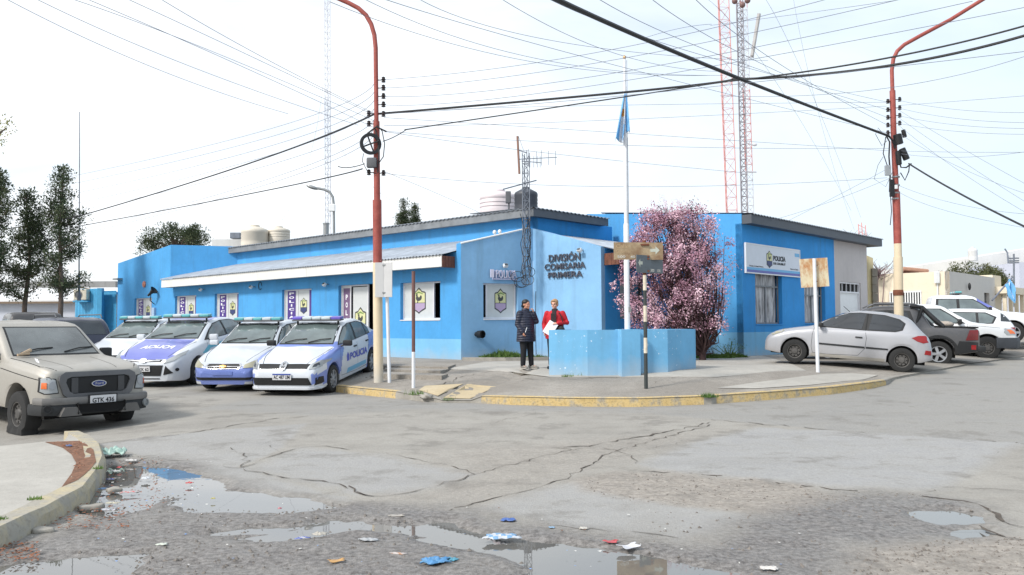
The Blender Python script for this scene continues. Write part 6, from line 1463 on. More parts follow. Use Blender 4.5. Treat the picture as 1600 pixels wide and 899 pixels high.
for g_ in ((Rs[2], (-1.0, 1.0)), (Ls[0], (.4, 1.2))):
    a_ = g_[0]; c_ = Vector((a_.x+g_[1][0], a_.y+g_[1][1], a_.z)); lowwall([a_+Vector((.17, .12, 0)), c_+Vector((.17, 0, 0))]) if g_[0] is Ls[0] else lowwall([c_, a_+Vector((-.12, .05, 0))])
fp = thing('flagpole', 'tall tapering white flagpole rising from the pale blue planter pier', 'flagpole', (pc.x, pc.y+.24, zt+.012))
fx, fy = pc.x, pc.y+.28
M['pole_white'] = mat('white_pole_paint', (216, 218, 222), .45, .06)
def ztop(v): return at(978, v, fy).z
b = MB()
for z0, z1, r0 in ((zt, ztop(350), .062), (ztop(350), ztop(215), .046), (ztop(215), ztop(135), .034), (ztop(135), ztop(92), .024)):
    b.lathe([(r0, z0), (r0, z1-.02), (r0*.8, z1+.01)], 14, Matrix.Translation((fx, fy, 0)))
b.build('pole', M['pole_white'], fp, smooth=40)
b = MB(); b.ell((fx, fy, ztop(90)), (.035, .035, .05), 8, 6); b.build('finial', mat('brass_finial', (190, 150, 100), .4, metal=.5), fp)
b = MB(); b.tube([(fx+.05, fy-.04, zt+.4), (fx+.045, fy-.03, ztop(95))], .005, 4); b.build('halyard', M['thinwire'], fp)
b = MB(); b.rbox(fx+.02, fx+.08, fy-.07, fy-.03, zt+.38, zt+.5, .008); b.build('cleat', M['steel'], fp)
# limp flag
M['flag_blue'] = mat('sky_blue_flag_cloth', (112, 176, 224), .8, .06); M['flag_white'] = mat('white_flag_cloth', (216, 222, 230), .8, .05); M['flag_sun'] = mat('golden_flag_sun', (214, 160, 92), .8, .1)
b = MB(); nu, nv = 16, 26; z1, z0 = ztop(148), ztop(222); G = []
for j in range(nv+1):
    s_ = j/nv; row = []
    for i in range(nu+1):
        a_ = i/nu; spread = .04+.17*s_
        x = fx-.12*s_*(1-.6*a_) + (a_-.5)*2*spread*.62 + .03*math.sin(a_*14+s_*2)*s_; y = fy-.06+.07*math.sin(a_*17+1+s_)*(.3+s_); zb_ = z0+(.16 if a_ > .6 else 0)+.05*math.sin(a_*9)
        row.append((x, y, z1+(zb_-z1)*s_))
    G.append(row)
for j in range(nv):
    for i in range(nu):
        band = i/nu; b.cur = 1 if .26 < band < .52 else 0
        if .30 < band < .46 and .30 < j/nv < .46: b.cur = 2
        b.face([G[j][i], G[j+1][i], G[j+1][i+1], G[j][i+1]])
o = b.build('flag', [M['flag_blue'], M['flag_white'], M['flag_sun']], smooth=60, merge=True)
sm = o.modifiers.new('s', 'SOLIDIFY'); sm.thickness = .004; setp(o, 'limp sky blue and white flag with a golden sun hanging near the flagpole top', 'flag')
# ---- street name post
sp_ = thing('street_sign_post', 'black and white striped post carrying two crossed rusty street name plates', 'sign post', gps(1009.5, 607))
bs = gps(1009.5, 607.5); sx_, sy_ = bs.x, bs.y; zz = lambda v: at(1009, v, sy_).z
M['post_black'] = mat('dark_green_black_paint', (50, 56, 56), .6, .2); M['post_white'] = mat('chipped_cream_paint', (206, 196, 178), .6, .15, 9)
lv = [(607.5, 552, 0), (552, 528, 1), (528, 503, 0), (503, 478, 1), (478, 454, 0), (454, 430, 1), (430, 376, 2)]
b = MB()
for v0, v1, m_ in lv: b.cur = m_; b.lathe([(.036, zz(v0)), (.036, zz(v1))], 12, Matrix.Translation((sx_, sy_, 0)))
b.build('post', [M['post_black'], M['post_white'], M['rust']], sp_, smooth=40)
t = NT('rusted_brown_plate'); n1 = t.noise(5, 6, .65); t.base(t.mix(t.rng(n1, .35, .65), lin((134, 108, 82)), lin((176, 158, 128)))); t.rough(.75); M['plate_rust'] = t.mat
M['plate_slate'] = mat('slate_grey_plate', (98, 106, 112), .7, .15, 5)
def nameplate(u0, u1, v0, v1, yaw, m, lines, dy, label):
    p0 = at((u0+u1)/2, (v0+v1)/2, sy_+dy); w_ = abs(u1-u0)/F_PX*(sy_)/math.cos(yaw); h_ = (v1-v0)/F_PX*sy_
    F = Fr((p0.x-math.cos(yaw)*w_/2, p0.y-math.sin(yaw)*w_/2), (math.cos(yaw), math.sin(yaw))); z0 = p0.z-h_/2
    b = MB(); fbox(b, F, 0, w_, z0, z0+h_, -.01, .0); o_ = b.build('name_plate', m, sp_)
    for s_, a0, a1, b0, b1 in lines: b = MB(); ftext(b, F, s_, a0*w_, a1*w_, z0+b0*h_, z0+b1*h_, .0015, .002, .01); b.build('lettering', mat('faded_white_lettering', (206, 204, 196), .7, .1), o_)
    return F, z0, w_, h_
Fq_, z0_, w0_, h0_ = nameplate(958.5, 1037, 379, 406, R(8), M['plate_rust'], [('500', .07, .23, .09, .24), ('40', .33, .43, .09, .24)], -.06, '')
b = MB(); ftext(b, Fq_, 'Calle', .05*w0_, .30*w0_, z0_+.66*h0_, z0_+.88*h0_, .0015, .002, 0); ftext(b, Fq_, 'Gutierrez', .05*w0_, .34*w0_, z0_+.36*h0_, z0_+.58*h0_, .0015, .002, 0); b.build('faded_lettering', mat('ghost_lettering', (184, 160, 126), .8, .1), sp_)
def arrow(F, z0, w_, h_, x0, x1, right=True):
    b = MB(); cx = (x0+x1)/2*w_; L_2 = (x1-x0)*w_/2; g = 1 if right else -1; zc = z0+h_*.55
    b.prism([F.p(cx-g*L_2, zc-.03, .0015), F.p(cx+g*L_2*.1, zc-.03, .0015), F.p(cx+g*L_2*.1, zc-.08, .0015), F.p(cx+g*L_2, zc, .0015), F.p(cx+g*L_2*.1, zc+.08, .0015), F.p(cx+g*L_2*.1, zc+.03, .0015), F.p(cx-g*L_2, zc+.03, .0015)], F.n*.002)
    b.build('arrow', mat('faded_pale_arrow', (186, 190, 178), .8, .1), sp_)
arrow(Fq_, z0_, w0_, h0_, .74, .93)
Fq2, z2, w2, h2 = nameplate(992, 1039, 399.5, 427, R(38), M['plate_slate'], [('300', .52, .66, .07, .24), ('100', .78, .90, .07, .24)], -.03, '')
arrow(Fq2, z2, w2, h2, .06, .22, False)
for v in (383, 401, 405, 424): b = MB(); b.box(sx_-.08, sx_+.08, sy_-.075, sy_+.045, zz(v)-.015, zz(v)+.015); b.build('clamp', M['rust'], sp_)
# ---- other posts
def simple_post(name, label, u, v, vt, r_, segs, cat='post', lean=0.0):
    p = gps(u, v); o_ = thing(name, label, cat, p); b = MB(); ms_ = []
    for v0, v1, m_ in segs:
        if m_ not in ms_: ms_.append(m_)
        b.cur = ms_.index(m_); za, zc = at(u, v0, p.y).z, at(u, v1, p.y).z
        xa = p.x+lean*(za-p.z); xc = p.x+lean*(zc-p.z)
        b.tube([(xa, p.y, za), (xc, p.y, zc)], r_, 12)
    b.build('post', ms_, o_, smooth=40); return o_, p
po, pp = simple_post('sign_post', 'white post with the pale back of a folded sign beside the street pole', 608.5, 598, 412, .038, [(602, 411, M['pole_white'])], lean=-.028)
b = MB(); zA, zB_2 = at(600, 465, pp.y).z, at(600, 411, pp.y).z; xc = at(601, 430, pp.y).x
b.rbox(xc-.19, xc-.0, pp.y-.11, pp.y-.095, zA, zB_2, .006, None); T_ = Matrix.Translation((xc+.002, pp.y-.10, 0)) @ Matrix.Rotation(R(-20), 4, 'Z'); b.rbox(0, .20, -.01, .005, zA, zB_2, .006, T_)
b.build('sign_panel', mat('weathered_grey_sign_back', (188, 188, 188), .55, .08, 3), po)
b = MB(); [b.box(xc-.03, xc+.10, pp.y-.125, pp.y+.04, at(600, v, pp.y).z-.015, at(600, v, pp.y).z+.015) for v in (415, 458)]; b.build('clamp', M['steel'], po)
simple_post('metal_post', 'thin post painted dark brown above and white below between kerb and steps', 646, 606, 425, .036, [(608, 550, M['pole_white']), (550, 424, mat('dark_brown_post_paint', (104, 72, 68), .55, .2))])
po, pp = simple_post('sign_post', 'white post with a rusty square sign back in front of the silver hatchback', 1278, 582, 405, .04, [(583, 404, M['pole_white'])], lean=-.012)
t = NT('rust_streaked_sign_back'); n1 = t.noise(7, 6, .7, vec=t.scaled((1, 1, .45))); n2 = t.noise(3, 5); a = t.mix(t.rng(n1, .42, .62), lin((216, 206, 178)), lin((178, 116, 66))); t.base(t.mix(t.rng(n2, .35, .6, 0, .4), a, lin((196, 178, 140)))); t.rough(.75)
b = MB(); q0_, q1_ = at(1252, 450, pp.y+.05), at(1295, 405, pp.y+.05); b.box(q0_.x, q1_.x, pp.y+.045, pp.y+.055, q0_.z, q1_.z, Matrix.Translation((q0_.x, 0, q0_.z)) @ Matrix.Rotation(R(-3), 4, 'Y') @ Matrix.Translation((-q0_.x, 0, -q0_.z))); b.build('sign_panel', t.mat, po)
b = MB(); [b.lathe([(.012, 0), (.012, .02)], 8, Matrix.Translation((at(1275, v, pp.y).x, pp.y-.06, at(1275, v, pp.y).z)) @ Matrix.Rotation(R(90), 4, 'X')) for v in (415, 440)]; b.build('bolt', M['rust'], po)
# ---- the two street poles
M['pole_cream'] = wall_mat('cream_pole_paint', (216, 200, 172), .2, .0, bump=.1); 
t = NT('faded_red_pole_paint'); n1 = t.noise(6, 5, .6); n2 = t.noise(25, 4); a = t.mix(t.rng(n1, .3, .7), lin((140, 62, 54)), lin((164, 84, 74))); t.base(t.mix(t.rng(n2, .5, .7, 0, .45), a, lin((118, 64, 56)))); t.rough(.6); M['pole_red'] = t.mat
p = gps(591, 597.5); Yp = p.y; sp1 = thing('street_pole', 'cream and red steel street pole with swan-neck top beside the police saloon', 'street pole', p)
def upx(u, v, Y=Yp): return at(u, v, Y)
b = MB(); b.tube([upx(591.5, 601), upx(590.5, 500), upx(590, 411)], .104, 18); b.build('lower_shaft', M['pole_cream'], sp1, smooth=40)
b = MB(); b.tube([upx(590, 411), upx(589.2, 315), upx(589.1, 313)], .098, 18); b.tube([upx(589.2, 314), upx(588.2, 190)], .07, 16); b.tube([upx(588.2, 190), upx(587, 75), upx(585, 55), upx(580, 38), upx(572, 24), upx(560, 13), upx(545, 5), upx(520, -6), upx(480, -22)], .05, 14); b.build('upper_shaft', M['pole_red'], sp1, smooth=50)
p2 = Vector(at(1403, 500, 22.5)); Yq = 22.5; zb = ground(p2.x, 22.5); sp2 = thing('street_pole', 'cream and red steel street pole with long arm rising behind the silver hatchback', 'street pole', (p2.x, 22.5, zb))
vb = lambda u, v: at(u, v, Yq)
b = MB(); b.tube([vb(1405.5, 575), vb(1404, 470), vb(1403.2, 402)], .118, 18); b.tube([vb(1403.2, 402), vb(1402.6, 381)], .10, 18); b.build('lower_shaft', M['pole_cream'], sp2, smooth=40)
b = MB(); b.tube([vb(1402.6, 381), vb(1400, 300)], .10, 16); b.tube([vb(1400, 300), vb(1396, 200), vb(1394.5, 142)], .075, 16); b.tube([vb(1394.5, 145), vb(1393.5, 110), vb(1396, 92), vb(1402, 80), vb(1413, 70), vb(1440, 55), vb(1485, 31), vb(1538, -2), vb(1580, -26)], .052, 14); b.build('upper_shaft', M['pole_red'], sp2, smooth=50)
b = MB(); b.lathe([(.13, 0), (.135, .08), (.125, .15)], 16, Matrix.Translation(vb(1403.7, 462)), cap=False); b.build('collar', M['rust'], sp2)
def insul(o_, p, sd_, n=1):
    b = MB(); b.tube([p, p+Vector((sd_*.16, -.02, 0))], .012, 5); q = p+Vector((sd_*.16, -.02, -.0)); b.lathe([(.02, -.06), (.05, -.05), (.03, -.01), (.055, .0), (.03, .04), (.045, .05), (.015, .07)], 10, Matrix.Translation(q)); b.build('insulator', M['insulator'], o_, smooth=50); return q
for v in (125.5, 138, 151, 164, 179): insul(sp1, upx(588, v), 1)
for v in (159, 172, 184, 196, 208): insul(sp2, vb(1396, v), -1)
for v in (156, 169, 181, 193): insul(sp2, vb(1396, v), 1)
for v in (178, 194, 270): insul(sp1, upx(588, v), -1)
insul(sp1, upx(588, 271), 1)
# coil wheel and boxes on pole one
co_ = upx(579, 225, Yp-.16); b = MB(); b.lathe([(.17, -.035), (.235, -.035), (.235, .035), (.17, .035), (.17, -.035)], 24, Matrix.Translation(co_) @ Matrix.Rotation(R(90), 4, 'X') @ Matrix.Rotation(R(24), 4, 'Y'), cap=False)
for a_ in (20, 110, 200, 290): b.tube([co_, co_+Vector((.2*math.cos(R(a_)), 0, .2*math.sin(R(a_))))], .018, 5)
b.build('cable_coil', M['wire'], sp1, smooth=40)
b = MB(); q = upx(581, 254, Yp-.1); b.rbox(q.x-.11, q.x+.11, q.y-.07, q.y+.07, q.z-.12, q.z+.1, .03); b.build('junction_box', M['mirrorg'], sp1, smooth=40)
b = MB()
b.tube([upx(589, 196, Yp-.12), upx(597, 205, Yp-.1), upx(601, 225, Yp-.1), upx(599, 245, Yp-.1), upx(590, 258, Yp-.1)], .011, 5); b.tube([upx(585, 200, Yp-.1), upx(590, 215, Yp-.12), upx(592, 240, Yp-.12), upx(590, 270, Yp-.1)], .016, 5)
b.tube([upx(568, 240, Yp-.1), upx(566, 252, Yp-.1), upx(574, 268, Yp-.1), upx(588, 272, Yp-.1)], .008, 5); b.tube([upx(574, 209, Yp-.1), upx(588, 198, Yp-.12), upx(604, 206, Yp-.1)], .02, 5); b.build('pole_cabling', M['wire'], sp1)
b = MB()
for pts, r_ in (([(1385, 213), (1390, 222), (1389, 245), (1391, 270), (1390, 300)], .022), ([(1384, 214), (1380, 240), (1386, 258), (1392, 262)], .014), ([(1388, 212), (1395, 220), (1399, 232)], .03), ([(1407, 270), (1414, 282), (1420, 268), (1421, 258)], .016), ([(1400, 240), (1408, 262), (1416, 262), (1424, 256)], .02), ([(1380, 210), (1372, 200), (1368, 210), (1378, 228), (1386, 220)], .008), ([(1391, 302), (1393, 330), (1391, 352)], .012), ([(1394, 270), (1384, 292), (1366, 280), (1372, 258), (1380, 245)], .006)):
    b.tube([at(u, v, Yq-.12) for u, v in pts], r_, 6)
b.build('pole_cabling', M['wire'], sp2)
for (u0, v0, u1, v1, r_) in ((1405, 226, 1401.5, 210, .11), (1414, 215, 1411, 203, .055), (1417, 250, 1409, 232, .085), (1405, 258, 1403, 236, .07)):
    b = MB(); a_, c_ = at(u0, v0, Yq-.18), at(u1, v1, Yq-.18); b.tube([a_, a_.lerp(c_, .04), c_.lerp(a_, .04), c_], [r_*.7, r_, r_, r_*.7], 14); b.build('splice_case', M['black_plastic'], sp2, smooth=50)
for (u0, u1, v0, v1, m_) in ((1382, 1390.5, 259, 275, mat('grey_junction_box', (150, 156, 160), .5)), (1389.5, 1396, 281, 308, M['black_plastic']), (1396, 1401, 290, 296, M['white'])):
    a_, c_ = at(u0, v1, Yq-.1), at(u1, v0, Yq-.1); b = MB(); b.rbox(a_.x, c_.x, Yq-.17, Yq-.10, a_.z, c_.z, .012); b.build('junction_box', m_, sp2)
for v in (277, 290, 302, 311): q = vb(1399.5, v); b = MB(); b.lathe([(.105, -.02), (.105, .02)], 14, Matrix.Translation(q)); b.build('clamp_band', M['steel'], sp2)

# ------------------------------------------------------------------ overhead wires
def wire(a, m_, c, r_, label, group, name='overhead_wire', mt=None):
    P0, P2_ = at(*a), at(*c); Pm = at(m_[0], m_[1], m_[2] if len(m_) > 2 else (a[2]+c[2])/2); Cn = Pm*2-(P0+P2_)*.5
    r_ = r_*.68 if r_ < .01 else r_; b = MB(); n = 26; b.tube([P0*(1-t_)**2+Cn*2*t_*(1-t_)+P2_*t_*t_ for t_ in [i/n for i in range(n+1)]], r_, 5)
    o_ = b.build(name, mt or M['thinwire'], smooth=60); setp(o_, label, 'cable' if r_ > .012 else 'wire', group); return o_
GW = 'overhead wires crossing the sky'
wire((850, -10, 9.5), (1150, 121, 15), (1389, 213, 22.3), .034, 'thickest black cable dropping from top centre to the right street pole', None, 'overhead_cable', M['wire'])
wire((591, 178, 18.3), (1000, 142, 17.5), (1145, 124, 17), .026, 'thick twisted cable running from the left street pole to the crossing above the masts', None, 'overhead_cable', M['wire'])
wire((1145, 124, 17), (1380, 104, 15.5), (1620, 50, 14), .026, 'lower of two twisted cables running off the right edge from the crossing', None, 'overhead_cable', M['wire'])
wire((1140, 127, 17), (1380, 92, 15.5), (1620, 35, 14), .018, 'upper of two twisted cables running off the right edge from the crossing', None, 'overhead_cable', M['wire'])
wire((632, 203, 18.3), (900, 163, 17.6), (1145, 126, 17), .014, 'cable with a drip loop rising from the left street pole to the crossing', None, 'overhead_cable', M['wire'])
wire((598, 221, 18.3), (616, 214, 18.3), (636, 202, 18.3), .010, 'small slack loop of cable just right of the left street pole', None, 'overhead_cable', M['wire'])
wire((588, 177, 18.3), (370, 262, 26), (130, 336, 36), .022, 'dark thick cable sagging from the left street pole down towards the conifers', None, 'overhead_cable', M['wire'])
wire((130, 336, 36), (60, 350, 40), (-20, 362, 46), .03, 'dark cable end passing in front of the conifers on the far left', None, 'overhead_cable', M['wire'])
wire((566, 264, 18.3), (380, 305, 26), (100, 358, 36), .016, 'second dark cable below the thick one running left from the street pole boxes', None, 'overhead_cable', M['wire'])
wire((528, 260, 18.3), (545, 262, 18.3), (570, 256, 18.3), .010, 'short curved cable end left of the grey junction box', None, 'overhead_cable', M['wire'])
wire((1420, 256, 22.3), (1500, 303, 19), (1625, 366, 16), .022, 'black cable descending from the right street pole to the right edge', None, 'overhead_cable', M['wire'])
for i, (v0, (um, vm), (u1, v1)) in enumerate(((125, (900, 88), (1310, -6)), (138, (900, 104), (1420, -4)), (151, (900, 124), (1520, 2)), (164, (900, 138), (1620, 8)), (178, (950, 152), (1640, 76)))):
    wire((596, v0, 18.3), (um, vm, 16), (u1, v1, 13), .0075, 'thin bare wire fanning right from insulators of the left street pole', GW)
for i, (u0, u1, v1) in enumerate(((845, 1387, 160), (925, 1387, 172), (1010, 1387, 184), (1080, 1387, 196), (580, 1387, 208))):
    um = (u0+u1)/2; wire((u0, -8, 10), (um, (v1-8)/2+16 if u0 > 600 else 108, 15), (u1, v1, 22.4), .0065, 'thin bare wire from the top edge to insulators of the right street pole', GW)
for (a, m_, c) in (((240, -8, 11), (430, 100, 14), (586, 178, 18.3)), ((-10, -12, 11), (250, 110, 14), (450, 178, 18)), ((20, -20, 11), (300, 105, 14), (560, 196, 18)), ((85, -10, 11), (330, 80, 14), (587, 190, 18.3)), ((180, -10, 11), (400, 92, 14), (588, 182, 18.3)), ((115, -10, 11), (380, 105, 14), (585, 200, 18.3))):
    wire(a, m_, c, .0062, 'thin wire slanting down from the top left towards the left street pole', GW)
for v0, v1 in ((126, 278), (139, 290), (152, 306), (165, 322), (182, 334), (196, 366), (205, 372)):
    wire((586, v0, 18.3), (400, v0+(v1-v0)*.46+12, 26), (100, v1, 40), .009, 'thin wire sagging left from the left street pole along the side street', GW)
for (a, m_, c) in (((600, 184, 18.3), (1000, 210, 20), (1390, 236, 22.4)), ((600, 205, 18.3), (1000, 228, 20), (1390, 232, 22.4)), ((598, 271, 18.3), (980, 292, 20), (1386, 278, 22.4)), ((602, 206, 18.3), (860, 240, 20), (1160, 270, 22)), ((556, -8, 12), (860, 96, 16), (1130, 118, 20)), ((515, 3, 12), (850, 100, 16), (1115, 118, 20)), ((640, -10, 12), (900, 70, 16), (1200, 95, 22)), ((770, -10, 12), (975, 88, 16), (1130, 112, 20)),
                   ((1110, 40, 19), (1350, 8, 16), (1480, -14, 13)), ((1000, 62, 18), (1060, 45, 18), (1112, 38, 19)), ((1125, 150, 18), (1370, 140, 16), (1620, 82, 14)), ((598, 182, 18.3), (800, 168, 20), (1385, 160, 22.4)), ((600, 196, 18.3), (900, 190, 20), (1385, 166, 22.4)), ((600, 268, 18.3), (700, 310, 22), (760, 338, 24)), ((1406, 272, 22.3), (1290, 318, 24), (1200, 346, 27)), ((1390, 262, 22.3), (1310, 305, 25), (1222, 350, 28))):
    wire(a, m_, c, .0066, 'thin wire crossing the sky between the two street poles', GW)
for (v0, um, vm, v1) in ((157, 1500, 172, 176), (169, 1500, 186, 192), (181, 1500, 196, 201), (193, 1500, 206, 210), (165, 1500, 158, 148), (236, 1500, 238, 238), (240, 1500, 246, 234), (172, 1500, 230, 300), (184, 1500, 250, 330), (196, 1500, 268, 345), (208, 1500, 262, 310), (300, 1480, 330, 360), (290, 1500, 320, 336)):
    wire((1404, v0, 22.4), (um, vm, 20), (1625, v1, 18), .0062, 'thin wire leaving the right street pole towards the right edge', GW)
for (a, m_, c) in (((1080, -10, 30), (1200, 110, 34), (1330, 330, 52)), ((1190, -10, 30), (1270, 150, 36), (1345, 340, 55)), ((1240, 0, 40), (1285, 200, 45), (1335, 360, 60)), ((505, 130, 50), (480, 260, 52), (440, 345, 55)), ((515, 200, 50), (570, 280, 52), (640, 330, 55))):
    wire(a, m_, c, .008, 'taut guy wire slanting from a lattice mast', 'guy wires of the masts', 'guy_wire')

# ------------------------------------------------------------------ lattice towers
M['mast_red'] = mat('glare_paled_mast_red', (212, 150, 144), .7, .12); M['mast_white'] = mat('mast_white', (206, 206, 212), .7, .08); M['mast_grey'] = mat('mast_dark_grey', (146, 142, 148), .7, .2)  # mast colours paled to paint in the glare of the overexposed sky
def mast(label, ub, vb_, ut, Y, w_, r_, bands, mats, br=.5, zbot=.5):
    b0 = at(ub, vb_, Y); t0_ = at(ut, 0, Y); o_ = thing('lattice_mast', label, 'mast', (b0.x, Y, zbot)); sh = (t0_.x-b0.x)/(t0_.z-b0.z)
    n0 = len(COL.objects); H_ = t0_.z-zbot+8
    x0 = b0.x-sh*(b0.z-zbot)
    kids = []
    lattice(o_, (x0, Y, zbot), H_, w_, r_, mats, bands=bands, br=br, step=w_*1.1)
    for ch in o_.children:
        for v in ch.data.vertices: v.co.x += sh*(v.co.z-zbot)
    return o_
mast('red and pink three-legged lattice mast, leftmost of the three behind the wing', 1141, 332, 1128, 60, .84, .034, 6.5, [M['mast_red'], M['mast_red']], .45)
mast('dark slender lattice mast, middle one of the three behind the wing', 1162, 332, 1154, 56, .46, .038, 5, [M['mast_grey'], M['mast_grey']], .6)
m3 = mast('red and white slender lattice mast, rightmost of the three behind the wing', 1171, 340, 1160, 62, .56, .032, 6.2, [M['mast_red'], M['mast_white']], .5)
b = MB(); b.tube([at(1175, 88, 61), at(1186, 22, 61)], .14, 8); b.build('panel_antenna', mat('grey_panel_antenna', (168, 166, 164), .5), m3)
b = MB(); b.tube([at(1166, 88, 61), at(1178, 90, 61)], .05, 6); b.tube([at(1160, 268, 61.5), at(1182, 269, 61.5)], .06, 5); b.tube([at(1165, 223, 61.5), at(1180, 228, 61.5)], .05, 5); b.ell(at(1180, 226, 61.2), (.15, .1, .12), 8, 6); b.build('antenna_arm', M['mast_white'], m3)
b = MB()
for u, v in ((1148, 2), (1168, 1), (1160, 8)): b.ell(at(u, v, 55), (.2, .2, .2), 10, 8)
b.build('dish', mat('brown_dish', (120, 92, 88), .6), m3)
mast('very thin pale lattice mast behind the left wing roof', 512.5, 360, 511.5, 55, .36, .022, 8, [M['mast_white'], mat('mast_pale_grey', (176, 180, 190), .7)], .45)
wa = thing('whip_antenna', 'tall thin dark whip antenna standing beside the conifers', 'antenna', at(124, 455, 40)); b = MB(); b.tube([at(123.5, 470, 40), at(123.5, 430, 40)], .06, 6); b.tube([at(123.5, 430, 40), at(124.5, 175, 40)], [.035, .02], 6); b.build('rod', M['mast_dark'], wa); b = MB(); b.lathe([(.09, 0), (.09, .3)], 8, Matrix.Translation(at(123.5, 470, 40))); b.build('base', M['mast_dark'], wa)
sm_ = thing('far_mast', 'faint red and white lattice mast tips above the far end of the grey eave', 'mast', at(1348, 390, 90))
b = MB()
for u, v in ((1341, 350), (1346, 348), (1352, 352)):
    b.cur = 0; b.tube([at(u+3, 385, 90), at(u, v, 90)], .05, 5)
for i in range(6): b.cur = i % 2; b.tube([at(1342+i*.6, 352+i*5, 90), at(1352, 357+i*5, 90)], .03, 4)
b.build('lattice', [M['mast_red'], M['mast_white']], sm_)
# roof lamp behind
rl = thing('street_lamp', 'grey curved street lamp rising behind the main roof', 'street lamp', at(522, 357, 45)); b = MB(); b.tube([at(522, 375, 45), at(521.5, 320, 45), at(520, 308, 45), at(515, 300, 45), at(507, 296.5, 45), at(494, 294, 45)], .07, 8); b.build('pole', M['steel'], rl, smooth=50)
b = MB(); b.ell(at(488, 293, 45), (.35, .14, .10), 12, 8, Matrix.Rotation(R(18), 3, 'Y')); b.build('lamp_head', M['steel'], rl, smooth=60); b = MB(); q = at(521, 325, 44.9); b.rbox(q.x-.25, q.x+.1, q.y-.1, q.y+.1, q.z-.2, q.z+.2, .04); b.build('control_box', M['white'], rl)

# ------------------------------------------------------------------ tanks and chimneys on the roofs
def tank(u, v0, v1, wpx, Y, m_, label, lid=.3):
    a_, c_ = at(u, v1, Y), at(u, v0, Y); h_ = c_.z-a_.z; r_ = wpx/2/F_PX*Y; o_ = thing('water_tank', label, 'water tank', a_); b = MB()
    b.lathe([(r_*.97, -.3), (r_, 0), (r_*.97, h_*.12), (r_, h_*.16), (r_*.97, h_*.3), (r_, h_*.34), (r_*.97, h_*.5), (r_, h_*.54), (r_, h_*.66), (r_*.93, h_*.74), (r_*.5, h_*.88), (r_*.34, h_*.9)], 28, Matrix.Translation(a_)); b.build('body', m_, o_, smooth=40)
    b = MB(); b.lathe([(r_*.36, h_*.88), (r_*.36, h_*.97), (r_*.3, h_)], 18, Matrix.Translation(a_)); b.build('lid', m_, o_, smooth=40)
M['tank_tan'] = mat('sand_plastic_tank', (204, 196, 182), .5, .08, 2); M['tank_pink'] = mat('pale_pink_tank', (206, 196, 198), .5, .06, 2); M['tank_black'] = mat('black_ribbed_tank', (62, 66, 74), .5, .15)
tank(398, 352, 380, 42, 46, M['tank_tan'], 'left one of the two sand coloured water tanks on the far roof'); tank(436, 354, 374, 34, 46.5, M['tank_tan'], 'right one of the two sand coloured water tanks on the far roof')
tank(779, 297, 330, 60, 34, M['tank_pink'], 'wide pale pink water tank behind the roof corner'); tank(822, 293, 324, 37, 31, M['tank_black'], 'black water tank behind the roof corner mast'); tank(1520, 386, 402, 14, 68, M['white_wall'], 'small white tank on the far white building')
b = MB(); q = at(795, 318, 31); b.rbox(q.x-.12, q.x+.08, q.y-.08, q.y+.08, q.z-.0, q.z+.45, .03); b.tube([q+Vector((0, 0, -.6)), q+Vector((0, 0, .2))], .03, 6); o = b.build('vent_box', M['mirrorg']); setp(o, 'small grey vent box on a pipe between the pink and black tanks', 'vent')
q = at(509.5, 362, 41); b = MB(); b.lathe([(.14, -.6), (.14, .35), (.17, .36), (.17, .42)], 12, Matrix.Translation(q)); o = b.build('roof_vent', M['steel'], smooth=40); setp(o, 'short grey vent pipe on the main roof near the thin mast', 'vent')
for i, (u, v) in enumerate(((1010, 333), (1018, 333))):
    b = MB(); b.ell(at(u, v, 28.5), (.06, .06, .12), 8, 6); b.tube([at(u, v+5, 28.5), at(u, v, 28.5)], .02, 5); o = b.build('insulator', M['mirrorg']); setp(o, 'small grey insulator on top of the blue gable wall', 'insulator', 'insulators on the gable wall')

# ------------------------------------------------------------------ background buildings
def slab(b, P_, z0, z1): b.prism([(x, y, z0) for x, y in P_], (0, 0, z1-z0))
# cream corner building on the right
cb = Vector((22, 42)); zc = at(1484, 424, 42).z
F1 = Fr((cb.x-.731*4.2, cb.y+.682*4.2), (.731, -.682)); F2 = Fr((cb.x, cb.y), (.682, .731))
o_ = thing('cream_building', 'low cream building with barred windows beyond the right street corner', 'building', (cb.x, cb.y, .5))
w1 = (F1.T(1392), F1.T(1440), F1.px(1415, 468)[1]-1.0, F1.px(1415, 456)[1])
b = MB(); wallb(b, F1, F1.T(1366), 4.197, .2, zc+.0, zc, [w1]); b.build('wall', [M['cream_wall'], M['cream_wall']], o_)
tq = F2.T(1556); b = MB(); ww = [(F2.T(1493), F2.T(1501.5), 1.0, F2.px(1497, 455)[1]), (F2.T(1539), F2.T(1547), 1.0, F2.px(1543, 458)[1])]
wallb(b, F2, 0, tq, .2, zc, zc, ww); b.build('wall', [wall_mat('pale_grey_cream_render', (206, 202, 196), .08), M['cream_wall']], o_)
for F, w_ in ((F1, w1), (F2, ww[0]), (F2, ww[1])): b = MB(); fbox(b, F, w_[0], w_[1], w_[2], w_[3], -.2, -.16); b.build('window', M['winglass'], o_)
b = MB(); n = 12
for i in range(n+1): x = w1[0]+(w1[1]-w1[0])*i/n; fbox(b, F1, x-.03, x+.03, w1[2], w1[3], .0, .04)
fbox(b, F1, w1[0]-.04, w1[1]+.04, w1[3]-.05, w1[3]+.02, .005, .05); b.build('window_bars', M['white'], o_)
b = MB(); fbox(b, F2, tq-.02, tq+1.9, .2, F2.px(1556, 430)[1], -6, -.1)
b.build('side_wall', M['cream_wall'], o_); b = MB(); fbox(b, F2, tq, tq+5, F2.px(1556, 459)[1], F2.px(1556, 459)[1]+.4, -.3, .6); 
for k_ in range(4): fbox(b, F2, tq+.3+k_*1.4, tq+.5+k_*1.4, .3, F2.px(1556, 459)[1], .3, .5)
b.build('porch', M['cream_wall'], o_)
